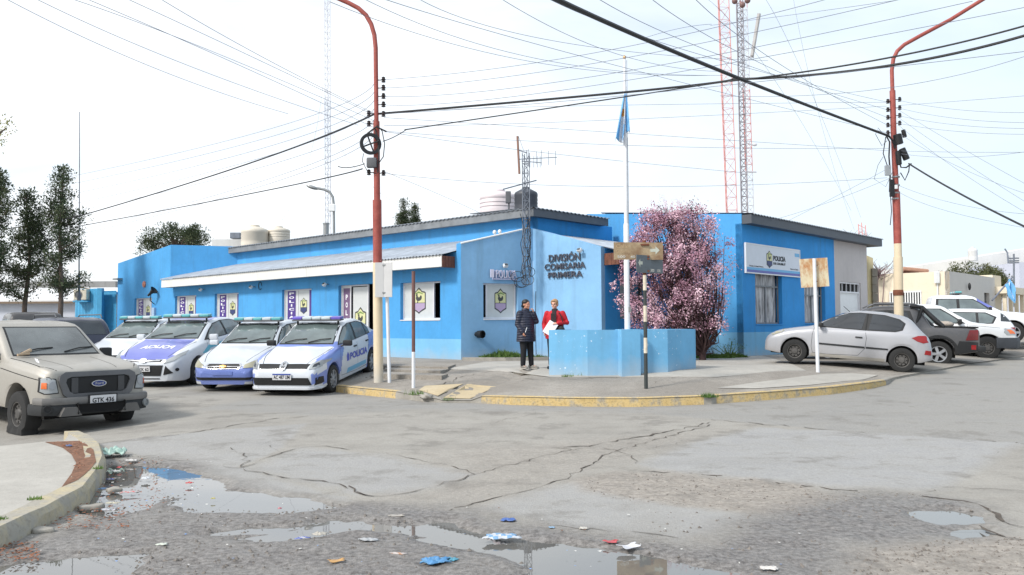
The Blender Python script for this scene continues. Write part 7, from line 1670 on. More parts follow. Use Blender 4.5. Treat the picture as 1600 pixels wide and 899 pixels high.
b = MB(); slab(b, [(F1.p(-8, 0, -.1).x, F1.p(-8, 0, -.1).y), (cb.x-.1, cb.y+.2), (F2.p(tq, 0, -.2).x, F2.p(tq, 0, -.2).y), (F2.p(tq, 0, -9).x, F2.p(tq, 0, -9).y)], zc-.5, zc-.4); b.build('roof', M['grey_wall'], o_)
for u, v, F in ((1465, 434, F1),):
    t_, z_ = F.px(u, v); b = MB(); b.rbox(F.p(t_, 0, .12).x-.12, F.p(t_, 0, .12).x+.12, F.p(t_, 0, .12).y-.08, F.p(t_, 0, .12).y+.08, z_-.3, z_+.3, .04); b.tube([F.p(t_, z_-.3, .06), F.p(t_, 1.2, .06)], .04, 6); q_ = b.build('gas_meter', M['white'], o_)
t_, z_ = F2.px(1510, 448); b = MB(); b.ell(F2.p(t_, z_, .15), (.08, .06, .2), 10, 8); o = b.build('wall_lamp', M['black_plastic'], smooth=60); setp(o, 'dark wall lantern on the grey side of the cream building', 'lamp')
# flag leaning from that building
o_ = thing('leaning_flag', 'sky blue and white flag on a slanting pole outside the cream building', 'flag', at(1552, 470, 47)); b = MB(); b.tube([at(1550, 470, 47), at(1582, 433, 47)], .05, 6); b.build('pole', M['thinwire'], o_)
b = MB(); A_ = [at(1570, 446, 46.8), at(1580, 436, 46.8)]; Bb = [at(1583, 474, 46.6), at(1588, 470, 46.6)]; N_ = 8
for i in range(N_):
    for j in range(6):
        def Q(i_, j_): s_ = i_/N_; t2 = j_/6; a0 = A_[0].lerp(A_[1], s_); b0 = Bb[0].lerp(Bb[1], s_); return a0.lerp(b0, t2)+Vector((.06*math.sin(t2*7+s_*5), .12*math.sin(s_*9+t2*4), 0))
        b.cur = 1 if 3 <= i < 5 else 0; b.face([Q(i, j), Q(i+1, j), Q(i+1, j+1), Q(i, j+1)])
b.build('cloth', [M['flag_blue'], M['flag_white']], o_, smooth=60)
# tiled gable peeping, next house on the right, yellow pier
b = MB(); a_ = at(1366, 430, 40.5); F3 = Fr((a_.x, a_.y), (.9, .4)); 
o_ = thing('yellow_building', 'narrow yellow cream wall end beside the grey end of the station wing', 'building', at(1366, 500, 38))
Fy = Fr((at(1356, 440, 35.5).x, 35.5), (.95, .3)); zy = at(1362, 401, 36).z; b = MB(); wallb(b, Fy, 0, Fy.T(1366.5), .3, zy, zy-.1); b.build('wall', [M['ochre_wall'], M['ochre_wall']], o_)
b = MB(); tY = Fy.T(1366.5); [b.rbox(Fy.p(tY, 0).x-.12, Fy.p(tY, 0).x+.12, Fy.p(tY, 0).y-.15, Fy.p(tY, 0).y+.1, .4+k_*.35, .4+k_*.35+.34, .02) for k_ in range(10)]; b.build('brick_edge', wall_mat('crumbling_grey_brick', (140, 134, 124), .5), o_)
# white tall buildings far right
o_ = thing('white_building', 'tall whitewashed building with stained parapet behind the cream building', 'building', at(1560, 480, 70)); b = MB()
za = at(1514, 404, 70).z; zb_ = at(1600, 388, 70).z; x0, x1 = at(1512, 400, 70).x, at(1680, 400, 70).x
b.hexa([(x0, 70, .2), (x1, 70, .2), (x1, 90, .2), (x0, 90, .2), (x0, 70, za), (x1, 70, zb_+.6), (x1, 90, zb_+.6), (x0, 90, za)]); b.build('wall', M['white_wall'], o_)
b = MB(); x2 = at(1592, 400, 62).x; b.box(x2, x2+8, 62, 69, .2, at(1592, 410, 62).z); b.build('annex', wall_mat('lilac_white_wall', (196, 200, 214), .1), o_)
b = MB(); b.tube([at(1580, 470, 69.5), at(1574, 395, 69.6), at(1570, 389, 69.6)], .07, 6); b.build('drainpipe', M['mast_dark'], o_)
o_ = thing('power_pole', 'thin utility pole with three crossarms in front of the white building', 'utility pole', at(1584, 480, 58)); b = MB(); b.tube([at(1584.5, 480, 58), at(1584, 397, 58)], .07, 6); b.build('pole', M['mast_dark'], o_)
for v in (404, 408, 411): b = MB(); b.tube([at(1576, v, 58), at(1592, v-.5, 58)], .05, 5); b.build('crossarm', M['mast_dark'], o_)
# left side: white wall, pale roof, blue corrugated gate
o_ = thing('white_shed', 'long low white building with a pale roof behind the conifers', 'building', at(60, 480, 46)); b = MB()
q0, q1 = at(-160, 480, 46), at(119, 480, 46); zw = at(60, 472.5, 46).z; zrf = at(60, 449, 52).z
b.box(q0.x, q1.x, 46, 46.3, .3, zw); b.build('wall', wall_mat('pale_grey_white_wall', (196, 200, 210), .1), o_); b = MB(); b.hexa([(q0.x, 45.7, zw-.02), (q1.x, 45.7, zw-.02), (q1.x, 54, zrf-.1), (q0.x, 54, zrf-.1), (q0.x, 45.7, zw+.12), (q1.x, 45.7, zw+.12), (q1.x, 54, zrf+.05), (q0.x, 54, zrf+.05)]); b.build('roof', mat('pale_sheet_roof', (222, 222, 222), .5, .05), o_)
b = MB(); b.box(q0.x, q1.x, 45.66, 45.7, zw-.08, zw+.03); b.build('gutter', mat('brown_gutter', (120, 104, 88), .8), o_)
o_ = thing('grey_block', 'long grey concrete block building behind the pale roof on the left', 'building', at(100, 470, 75)); b = MB(); q0, q1 = at(-60, 470, 75), at(180, 470, 75); b.box(q0.x, q1.x, 75, 85, .3, at(100, 440, 75).z); b.build('wall', wall_mat('mottled_grey_concrete', (150, 150, 150), .45), o_)
M['gate_blue'] = mat('turquoise_sheet_metal', (72, 156, 200), .5, .12, 3)
o_ = thing('sheet_metal_gate', 'turquoise corrugated metal gate left of the blue station wall', 'gate', at(150, 530, 42)); 
def sheetwall(u0, u1, v0, Y0, Y1, per, horiz=False):
    b = MB(); a_, c_ = at(u0, v0, Y0), at(u1, v0, Y1); d = Vector((c_.x-a_.x, c_.y-a_.y, 0)); L_2 = d.length; d.normalize(); nn = Vector((d.y, -d.x, 0)); zt_ = a_.z
    if not horiz:
        n = int(L_2/per*2); 
        for i in range(n):
            p_, q_ = a_+d*(L_2*i/n)+nn*(.04 if i % 2 else 0), a_+d*(L_2*(i+1)/n)+nn*(0 if i % 2 else .04); b.face([Vector((p_.x, p_.y, .2)), Vector((q_.x, q_.y, .2)), Vector((q_.x, q_.y, zt_)), Vector((p_.x, p_.y, zt_))])
    else:
        n = int((zt_-.2)/per); 
        for i in range(n):
            z0, z1 = .2+(zt_-.2)*i/n, .2+(zt_-.2)*(i+1)/n; b.face([a_*1+Vector((0, 0, z0-a_.z)), c_+Vector((0, 0, z0-c_.z)), c_+nn*.04+Vector((0, 0, z1-c_.z)), a_+nn*.04+Vector((0, 0, z1-a_.z))])
    return b
sheetwall(118, 158, 452, 43, 42.2, .22).build('panel', M['gate_blue'], o_); sheetwall(160, 183, 455, 42.6, 42.2, .16, True).build('shutter', M['gate_blue'], o_)
b = MB(); a_ = at(157, 452, 42); b.box(a_.x-.12, a_.x+.12, 41.9, 42.15, .2, a_.z+.05); c_ = at(164, 459, 42); d_ = at(183, 459, 42); b.box(c_.x, d_.x, 41.9, 42.1, c_.z-.05, c_.z+.08); b.build('frame', M['gate_blue'], o_)
o_ = thing('air_conditioner', 'cream air conditioner unit hung on the turquoise gate wall', 'air conditioner', at(127, 461, 42.2)); q = at(126, 461, 42.3); b = MB(); b.rbox(q.x-.32, q.x+.34, 42.2, 42.55, q.z-.26, q.z+.28, .03); b.build('casing', mat('cream_casing', (206, 200, 184), .5), o_)
b = MB(); b.lathe([(.2, 0), (.2, .01), (.17, .012), (.17, 0)], 18, Matrix.Translation((q.x-.06, 42.2, q.z)) @ Matrix.Rotation(R(90), 4, 'X'), cap=False); b.lathe([(.16, 0), (.02, .006)], 18, Matrix.Translation((q.x-.06, 42.2, q.z)) @ Matrix.Rotation(R(90), 4, 'X'), cap=False); b.build('fan_grille', M['mirrorg'], o_)
b = MB(); b.box(q.x-.35, q.x+.4, 42.2, 42.8, q.z-.36, q.z-.30); b.build('bracket', M['gate_blue'], o_)
b = MB(); b.tube([at(140, 452, 42), at(120, 449, 41.5), at(112, 446, 41.2)], .03, 5); o = b.build('plank', mat('pale_wood', (180, 150, 112), .8)); setp(o, 'pale stick of wood lying on top of the turquoise gate', 'plank')
# white roof-house behind the left block
o_ = thing('white_house', 'white walled house top with a small chimney box behind the left blue block', 'building', at(360, 390, 50)); b = MB(); q0, q1 = at(331, 376, 50), at(378, 372, 50); b.box(q0.x, q1.x, 50, 56, 3, at(350, 374, 50).z); b.build('wall', M['white_wall'], o_); b = MB(); q = at(367, 366, 49); b.rbox(q.x-.3, q.x+.3, 49, 49.6, q.z-.25, q.z+.1, .03); b.build('chimney', M['mast_dark'], o_)
# tiled gable right
o_ = thing('tiled_house', 'small brown tiled gable roof peeping over the cream building', 'building', at(1420, 425, 50)); b = MB(); b.hexa([at(1405, 436, 50), at(1450, 430, 50), at(1450, 430, 56), at(1405, 436, 56), at(1411, 418, 50), at(1414, 419, 50), at(1414, 419, 56), at(1411, 418, 56)]); b.build('gable', M['wood'], o_)
b = MB(); b.tube([at(1404, 430, 49.8), at(1412, 420, 49.8), at(1450, 424, 49.8)], .12, 6); b.build('ridge', mat('terracotta', (170, 130, 108), .8), o_)

# ------------------------------------------------------------------ vegetation
def leafmat(name, a, c, tr=.25):
    t = NT(name); g = t.n('ShaderNodeObjectInfo'); n_ = t.noise(1.3, 3); n2 = t.noise(14, 3)
    t.base(t.mix(t.rng(t.math('ADD', t.math('MULTIPLY', n_, .5), t.math('MULTIPLY', n2, .5)), .38, .62), lin(a), lin(c))); t.rough(.75); t.b.inputs['Specular IOR Level'].default_value = .25
    return t.mat
M['pine'] = leafmat('dark_conifer_needles', (48, 62, 46), (82, 94, 68)); M['pine2'] = leafmat('olive_conifer_needles', (64, 72, 52), (98, 104, 76)); M['bark'] = mat('grey_brown_bark', (96, 84, 76), .95, .3, 9, bump=.6)
M['leafg'] = leafmat('green_grass_blades', (62, 92, 44), (104, 128, 64)); M['leafd'] = leafmat('dark_hedge_leaves', (58, 66, 38), (92, 94, 56))
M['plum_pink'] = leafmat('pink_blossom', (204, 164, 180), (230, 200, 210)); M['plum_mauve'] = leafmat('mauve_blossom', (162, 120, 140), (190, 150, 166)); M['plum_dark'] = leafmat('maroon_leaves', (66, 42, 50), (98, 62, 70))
def tuft(b, c, s_, n, up=.3):
    for _ in range(n):
        d = Vector((rnd.gauss(0, 1), rnd.gauss(0, 1), rnd.gauss(0, 1)+up)).normalized(); p = c+d*s_*rnd.random()**.5
        e = Vector((rnd.gauss(0, 1), rnd.gauss(0, 1), rnd.gauss(0, 1))).normalized(); f = d.cross(e).normalized(); L_2 = s_*rnd.uniform(.2, .42)
        b.face([p-f*L_2*.28, p+d*L_2, p+f*L_2*.28])
def conifer(label, u, Y, vtop, wpx, seed, dens=1.0, zb=.3):
    r = random.Random(seed); base = at(u, 500, Y); base.z = zb; zt_ = at(u, vtop, Y).z; H_ = zt_-zb; Wm = wpx/2/F_PX*Y; o_ = thing('conifer_tree', label, 'tree', base)
    bt = MB(); pts = [base+Vector((r.uniform(-.12, .12)*i, 0, H_*i/10)) for i in range(11)]; pts = [base+Vector((.08*math.sin(i*.9+seed), .05*math.cos(i), H_*i/10)) for i in range(11)]
    bt.tube(pts, [.13*(1-i/10.5)+.015 for i in range(11)], 8); bc = MB()
    for k_ in range(int(50*dens)):
        s_ = r.uniform(.28, 1.0)**.9; z_ = zb+H_*s_; a_ = r.uniform(0, 6.28); prof = math.sin(min(1, (1-s_)*1.25+.08)*1.9)*.95+.06
        L_2 = Wm*prof*r.uniform(.55, 1.15)*(.55 if s_ < .32 else 1); p0 = Vector((pts[int(s_*10)].x, pts[int(s_*10)].y, z_)); d = Vector((math.cos(a_), math.sin(a_), r.uniform(.05, .5)))
        p1 = p0+d*L_2*.55; p2_ = p1+Vector((d.x, d.y, d.z+.5))*L_2*.5; bt.tube([p0, p1, p2_], [.035, .02, .008], 5)
        n = max(3, int(7*L_2/Wm*1.6))
        if s_ < .32 and r.random() < .6: continue
        for j in range(n):
            f = (j+.7)/n; c_ = p0.lerp(p1, min(1, f*2)) if f < .5 else p1.lerp(p2_, f*2-1); c_ = c_+Vector((r.uniform(-.15, .15), r.uniform(-.15, .15), r.uniform(-.05, .18)))
            bc.cur = 1 if r.random() < .35 else 0; tuft(bc, c_, r.uniform(.22, .38), 40, .5)
    for j in range(8): tuft(bc, base+Vector((r.uniform(-.1, .1), 0, H_*(1-j*.02))), .18, 24, 1)
    bt.build('trunk', M['bark'], o_, smooth=50); bc.build('crown', [M['pine'], M['pine2']], o_)
conifer('tallest dark conifer, rightmost of the three on the left', 93, 38, 271, 84, 5)
conifer('thin dark conifer in the middle of the three on the left', 41, 38.5, 304, 74, 9)
conifer('dark conifer cut off by the left edge of the photo', -8, 37, 272, 62, 13)
def crown_tree(name, label, c, rx, ry, rz, n, mats, zb, s0=.35, cat='tree', lobes=14, seed=1, per=40, trunk=.2, spread=None):
    r = random.Random(seed); c = Vector(c); o_ = thing(name, label, cat, (c.x, c.y, zb)); bt = MB(); bc = MB()
    bt.tube([Vector((c.x, c.y, zb)), Vector((c.x+.1, c.y, c.z-rz*.6)), Vector((c.x, c.y, c.z+rz*.3))], [trunk, trunk*.8, trunk*.3], 8)
    for k_ in range(lobes):
        d = Vector((r.gauss(0, 1), r.gauss(0, 1), abs(r.gauss(0, .8)))).normalized(); lc = c+Vector((d.x*rx*.72, d.y*ry*.72, d.z*rz*.75-rz*.15)); bt.tube([Vector((c.x, c.y, c.z-rz*.6)), c.lerp(lc, .5), lc], [trunk*.4, trunk*.22, .02], 5)
        lr = min(rx, rz)*r.uniform(.25, .42)
        for j in range(n//lobes):
            dd = Vector((r.gauss(0, 1), r.gauss(0, 1), r.gauss(0, 1))).normalized(); bc.cur = min(len(mats)-1, int(r.random()*len(mats))); tuft(bc, lc+dd*lr*r.random()**.4*Vector((1, 1, .7)).length/1.6, s0*r.uniform(.5, 1), per, .6)
    bt.build('trunk', M['bark'], o_, smooth=50); bc.build('crown', mats, o_)
ct = at(275, 382, 60); crown_tree('pine_tree', 'broad round-topped pine behind the left blue block', (ct.x, ct.y, ct.z-.2), 3.0, 2, 1.9, 300, [M['pine2'], M['pine']], .36, .5, seed=4, lobes=22, trunk=.3)
for (u, Y, vt, w_, sd_) in ((631, 62, 317, 26, 21), (649, 64, 326, 14, 22)): conifer('small spiky conifer tip above the main roof, %s one of the pair' % ('taller' if u < 640 else 'shorter'), u, Y, vt, w_+8, sd_, 1.3, 3.0)
ct = at(1513, 440, 55); crown_tree('round_tree', 'dense clipped-looking dark tree dome above the cream building roof', (ct.x+.3, ct.y, ct.z-.6), 2.6, 2, 2.1, 900, [M['leafd'], M['pine2']], .34, .4, seed=6, lobes=36, trunk=.2)
ct = at(-40, 205, 15); o_ = thing('leafy_tree', 'yellow green leafy branch reaching in at the upper left edge', 'tree', (ct.x-1.2, ct.y, 0)); b = MB(); b.tube([(ct.x-1.2, ct.y, 0), (ct.x-1.1, ct.y, 3.5), (ct.x-.5, ct.y, ct.z-.2), at(0, 208, 15), at(10, 200, 15)], [.15, .12, .05, .02, .008], 8); b.build('trunk', M['bark'], o_); b = MB(); M['leafy'] = leafmat('yellow_green_leaves', (120, 124, 60), (176, 168, 92))
for k_ in range(170): tuft(b, (at(rnd.uniform(-50, 14), rnd.uniform(188, 226), 15)+Vector((0, rnd.uniform(-.2, .2), 0))) if k_ < 32 else Vector((ct.x-1.2+rnd.gauss(0, .4), ct.y+rnd.gauss(0, .6), ct.z+.4+rnd.gauss(0, .6))), .15, 22)
b.build('crown', M['leafy'], o_)
for (u, v, Y, n, s_, lab) in ((1338, 366, 45, 9, .5, 'bare twiggy shrub top above the grey eave'), (1372, 415, 44, 10, .6, 'bare twiggy tree beside the yellow wall end')):
    o_ = thing('bare_shrub', lab, 'shrub', at(u, v+20, Y)); b = MB(); c_ = at(u, v+18, Y); c_.z = .4
    for k_ in range(60):
        a_ = rnd.uniform(-.6, .6); p1 = at(u, v+14, Y)+Vector((a_*.5, rnd.uniform(-.4, .4), rnd.uniform(-.3, .3))); p2_ = p1+Vector((a_, rnd.uniform(-.3, .3), rnd.uniform(.1, .8)*s_)); b.tube([c_ if k_ < 5 else at(u, v+16, Y), p1, p2_, p2_+Vector((rnd.uniform(-.2, .2), 0, .15))], [.05 if k_ < 5 else .02, .02, .012, .006], 4)
    b.build('branches', mat('mauve_bare_twigs', (124, 104, 104), .9), o_)
# flowering plum
pb = Vector((5.35, 23.6, .56)); cx_, Yt = pb.x, 23.6
o_ = thing('flowering_plum_tree', 'bushy flowering plum tree with mauve pink blossom in front of the recessed wall', 'tree', pb); bt = MB(); bp_ = MB(); r = random.Random(12)
c0 = at(1057, 440, Yt)
bt.tube([pb, pb+Vector((.02, 0, .5)), pb+Vector((-.02, 0, 1.0))], [.10, .09, .08], 8)
def plum_w(z_):   # half width profile in metres over height
    return lerp_list([(.8, .85), (1.5, 1.25), (2.4, 1.45), (3.2, 1.42), (4.0, 1.28), (4.6, 1.0), (5.0, .6), (5.4, .2)], z_)
for k_ in range(230):
    a_ = r.uniform(0, 6.283); rad = r.random()**.55; zt_ = r.uniform(1.0, 4.95)
    if k_ < 14: a_ = r.uniform(0, 6.28); rad = r.uniform(.1, .6); zt_ = r.uniform(4.5, 4.95)
    w_ = plum_w(zt_)*rad*r.uniform(.85, 1.12); tipp = Vector((c0.x+w_*math.cos(a_)+ (zt_-3)*-.04, Yt+w_*.85*math.sin(a_), zt_)); base_ = pb+Vector((0, 0, r.uniform(.1, .5)))
    midp = base_.lerp(tipp, .5)+Vector((math.cos(a_)*.25*rad, math.sin(a_)*.25*rad, -.12)); bt.tube([base_, midp, tipp], [.028, .014, .005], 4, cap=False)
    # upright twig with blossom
    for q_ in range(1 if zt_ > 3.5 else 0):
        t0_ = tipp+Vector((r.gauss(0, .1), r.gauss(0, .1), 0)); t1_ = t0_+Vector((r.gauss(0, .06), r.gauss(0, .06), r.uniform(.12, .34)))
        for j in range(5): bp_.cur = 0 if r.random() < .7 else 1; tuft(bp_, t0_.lerp(t1_, j/4), .055, 16, .4)
for k_ in range(370):
    a_ = r.uniform(0, 6.283); rad = r.random()**.42; zt_ = r.uniform(1.45, 4.8); w_ = plum_w(zt_)*rad*r.uniform(.74, 1.2)*(1+.12*math.sin(a_*3+zt_*2)); cc_ = Vector((c0.x+w_*math.cos(a_)-(zt_-3)*.04, Yt+w_*.85*math.sin(a_), zt_))
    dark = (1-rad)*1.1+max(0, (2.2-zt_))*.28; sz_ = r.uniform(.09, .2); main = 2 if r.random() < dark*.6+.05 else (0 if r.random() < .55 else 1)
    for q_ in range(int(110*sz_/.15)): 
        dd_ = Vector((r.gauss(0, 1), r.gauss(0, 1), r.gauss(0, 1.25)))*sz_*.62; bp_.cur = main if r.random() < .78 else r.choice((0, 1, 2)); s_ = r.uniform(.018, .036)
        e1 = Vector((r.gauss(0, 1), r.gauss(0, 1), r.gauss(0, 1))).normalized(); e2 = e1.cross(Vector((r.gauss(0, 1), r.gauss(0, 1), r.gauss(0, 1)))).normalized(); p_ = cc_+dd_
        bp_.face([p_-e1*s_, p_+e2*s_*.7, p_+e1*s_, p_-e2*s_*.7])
bt.build('trunk', mat('dark_plum_bark', (70, 52, 52), .9), o_, smooth=50); bp_.build('crown', [M['plum_pink'], M['plum_mauve'], M['plum_dark']], o_)
# planter beds with grass
def bed(pts, name, label, dz=.09):
    P_ = [gps(u, v) for u, v in pts]; b = MB()
    for a_, c_ in zip(P_, P_[1:]):
        d = (c_-a_).normalized(); nn = Vector((-d.y, d.x, 0))*.12; lo = Vector((0, 0, -.1)); hi = Vector((0, 0, dz))
        b.hexa([a_+lo, c_+lo, c_+nn+lo, a_+nn+lo, a_+hi, c_+hi, c_+nn+hi, a_+nn+hi])
    o = b.build(name, M['concrete']); setp(o, label, 'kerb')
bed([(722, 563.5), (790, 564), (858, 563)], 'bed_edging', 'low concrete edging of the grassy bed below the pale corner wall'); bed([(1090, 559), (1120, 558.5), (1157, 557)], 'bed_edging', 'low concrete edging of the small bed at the blue gable wall')
def grassblob(b, c, rx, ry, h_, n):
    for _ in range(n):
        a_ = rnd.uniform(0, 6.28); q_ = rnd.random()**.6; p = c+Vector((rx*q_*math.cos(a_), ry*q_*math.sin(a_), 0)); p.z = ground(p.x, p.y)-.01; hh = h_*(1-q_*.6)*rnd.uniform(.5, 1.1); d = Vector((rnd.gauss(0, .35), rnd.gauss(0, .35), 1)).normalized(); sw = Vector((rnd.uniform(-1, 1), rnd.uniform(-1, 1), 0)).normalized()*.008*(1+h_*3)
        b.face([p-sw, p+sw, p+d*hh*.6+sw*.6, p+d*hh+Vector((rnd.gauss(0, .05), rnd.gauss(0, .05), -.02)), p+d*hh*.6-sw*.6])
b = MB(); grassblob(b, Vector((-.25, 24.9, 0)), .75, .45, .38, 1700); grassblob(b, Vector((.75, 24.9, 0)), .6, .3, .22, 700); grassblob(b, Vector((-.95, 24.6, 0)), .3, .2, .12, 150)
o = b.build('grass', M['leafg']); setp(o, 'green grass growing along the foot of the pale corner wall', 'grass', kind='stuff')
b = MB(); grassblob(b, Vector((5.9, 24.9, 0)), .7, .3, .25, 900); grassblob(b, Vector((6.6, 25.3, 0)), .5, .25, .3, 500)
for u, v, s_, n in ((907, 586.5, .12, 120), (886, 589, .1, 70), (1109, 627, .12, 150), (1104, 622, .08, 60), (650, 620, .15, 70), (56, 781, .045, 60), (2, 812, .04, 30), (152, 733, .05, 40), (700, 628, .1, 30)):
    p = gps(u, v) if v > 586 and u > 300 else gp(u, v, top); 
    for _ in range(n):
        q_ = p+Vector((rnd.gauss(0, s_*.6), rnd.gauss(0, s_*.4), 0)); hh = rnd.uniform(.3, 1)*s_; d = Vector((rnd.gauss(0, .5), rnd.gauss(0, .5), 1)).normalized(); sw = Vector((.005, 0, 0)); b.face([q_-sw, q_+sw, q_+d*hh])
o = b.build('grass', M['leafg']); setp(o, 'tufts of green grass in the pavement cracks and beside the gable wall', 'grass', kind='stuff')
o_ = thing('garden_plant', 'small leafy green plant in the bed at the blue gable wall', 'plant', gps(1134, 555)); b = MB(); bt = MB(); p = Vector((6.55, 25.3, .56))
for k_ in range(16):
    tp_ = p+Vector((rnd.gauss(0, .25), rnd.gauss(0, .15), rnd.uniform(.15, .5))); bt.tube([p, tp_], .008, 4); tuft(b, tp_, .12, 20, .3)
bt.build('stem', M['leafg'], o_); b.build('leaves', leafmat('mid_green_leaves', (84, 112, 62), (130, 150, 88)), o_)
p = gps(1118, 556); b = MB(); b.lathe([(.045, -.05), (.045, .24), (.06, .25), (.06, .30), (.03, .31)], 10, Matrix.Translation((p.x, p.y-.1, p.z))); o = b.build('pipe_stub', M['pole_white'], smooth=40); setp(o, 'short white pipe stub standing in the grass by the gable wall', 'pipe')
# stepped kerb blocks near the pole
for pts, h_, lab in (([(596, 592), (690, 594), (700, 588), (600, 583)], .13, 'cracked concrete kerb block just behind the thin posts'), ([(600, 583), (688, 586), (702, 579), (604, 577)], .12, 'middle weathered concrete step in the pavement near the street pole'), ([(592, 577), (700, 579), (712, 572), (596, 571)], .12, 'rearmost weathered concrete step in front of the facade')):
    P_ = [gps(u, v) for u, v in pts]; b = MB(); n = len(P_); z_ = sum(p.z for p in P_)/n
    b.prism([(p.x, p.y, z_-.15) for p in P_], (0, 0, .15+h_*.55)); o = b.build('concrete_step', M['paving']); setp(o, lab, 'step')
for u, v, s_, lab in ((584, 590, .14, 'broken concrete lump at the foot of the street pole'), (668, 621, .12, 'rough concrete lump at the broken kerb left of the yellow ramp')):
    p = gps(u, v); b = MB(); bm = bmesh.new(); bmesh.ops.create_icosphere(bm, subdivisions=3, radius=1)
    for v_ in bm.verts: k_ = 1+.25*math.sin(v_.co.x*5+v_.co.z*3)+.15*math.sin(v_.co.y*7+1); v_.co = Vector((v_.co.x*s_*k_, v_.co.y*s_*.7*k_, v_.co.z*s_*.45*k_))
    b.bm(bm, Matrix.Translation((p.x, p.y, p.z))); o = b.build('concrete_lump', M['concrete'], smooth=60); setp(o, lab, 'rubble')

# ------------------------------------------------------------------ people
def remesh(b, name, m_, parent, vox=.012, sm_=4):
    o_ = b.build(name, m_, None)
    md = o_.modifiers.new('r', 'REMESH'); md.mode = 'VOXEL'; md.voxel_size = vox; md.use_smooth_shade = True
    s_ = o_.modifiers.new('s', 'SMOOTH'); s_.iterations = sm_; s_.factor = .5
    me_ = bpy.data.meshes.new_from_object(o_.evaluated_get(bpy.context.evaluated_depsgraph_get())); me_.name = name
    old = o_.data; o_.modifiers.clear(); o_.data = me_; bpy.data.meshes.remove(old)
    if len(me_.materials) == 0: me_.materials.append(m_)
    o_.parent = parent; return o_
M['skin'] = mat('tan_skin', (186, 134, 110), .55, .06, 12); M['skin2'] = mat('fair_skin', (206, 160, 140), .55, .06, 12)
def limb(b, pts, rs_, n=12):
    b.tube(pts, rs_, n)
    for p, r_ in zip(pts, rs_):
        r0 = r_ if not isinstance(r_, tuple) else min(r_); b.ell(p, (r0, r0, r0), 10, 8)
def hand(b, w_, d, palm_n, sc_=1.0, curl=.5):
    """wrist point, direction, palm normal; five bent fingers"""
    d = d.normalized(); s_ = d.cross(palm_n).normalized(); pn = s_.cross(d).normalized()
    T_ = Matrix((s_, d, pn)).transposed()
    b.ell(w_+d*.045*sc_, (.038*sc_, .05*sc_, .017*sc_), 12, 8, T_)
    for i, (off_, ln) in enumerate(((-.028, .062), (-.010, .075), (.009, .07), (.027, .055))):
        p0 = w_+d*.075*sc_+s_*off_*sc_; p1 = p0+(d*math.cos(curl*.5)+pn*math.sin(curl*.5))*ln*.5*sc_; p2_ = p1+(d*math.cos(curl*1.6)+pn*math.sin(curl*1.6))*ln*.5*sc_
        b.tube([p0, p1, p2_], [.0085*sc_, .008*sc_, .0065*sc_], 7)
    p0 = w_+d*.03*sc_-s_*.03*sc_; p1 = p0+(d*.6-s_*.8).normalized()*.032*sc_; p2_ = p1+(d*.9-s_*.2+pn*.4).normalized()*.028*sc_; b.tube([p0, p1, p2_], [.012*sc_, .010*sc_, .008*sc_], 7)
def headgeo(b, c, T_):
    e = lambda p, r_: b.ell(c+T_ @ Vector(p), r_, 14, 10, T_)
    e((0, .005, .02), (.073, .092, .100)); e((0, -.022, -.045), (.056, .066, .062)); e((0, -.088, -.012), (.012, .02, .024)); e((0, -.078, .02), (.045, .02, .012)); e((0, -.074, -.085), (.024, .02, .018)); e((0, -.082, -.052), (.022, .012, .008))
    for g in (1, -1): e((g*.074, .01, -.005), (.010, .02, .032)); e((g*.04, -.06, -.03), (.02, .02, .02))
def eyes_mouth(root, c, T_):
    for g in (1, -1):
        b = MB(); b.ell(c+T_ @ Vector((g*.030, -.083, .002)), (.009, .006, .006), 8, 6, T_); b.build('eye', mat('dark_eye', (36, 28, 26), .3), root, world=False)
        b = MB(); b.tube([c+T_ @ Vector((g*.046, -.080, .020)), c+T_ @ Vector((g*.030, -.092, .026)), c+T_ @ Vector((g*.014, -.094, .022))], .0035, 5); b.build('eyebrow', mat('dark_brow', (54, 42, 38), .8), root, world=False)
    b = MB(); b.tube([c+T_ @ Vector((-.022, -.087, -.052)), c+T_ @ Vector((0, -.0965, -.050)), c+T_ @ Vector((.022, -.087, -.052))], .0045, 6); b.build('lips', mat('lips', (160, 92, 86), .5), root, world=False)
def loft(b, rings, n=22):
    P_ = []; fs = []
    for (cx, cy, cz, rx, ry) in rings:
        for j in range(n): P_.append(Vector((cx+rx*math.cos(2*math.pi*j/n), cy+ry*math.sin(2*math.pi*j/n), cz)))
    k_ = len(rings)
    for i in range(k_-1):
        for j in range(n): fs.append((i*n+j, i*n+(j+1) % n, (i+1)*n+(j+1) % n, (i+1)*n+j))
    fs.append(tuple(range(n))[::-1]); fs.append(tuple((k_-1)*n+j for j in range(n))); b.raw(P_, fs)
def V3(*a): return Vector(a)
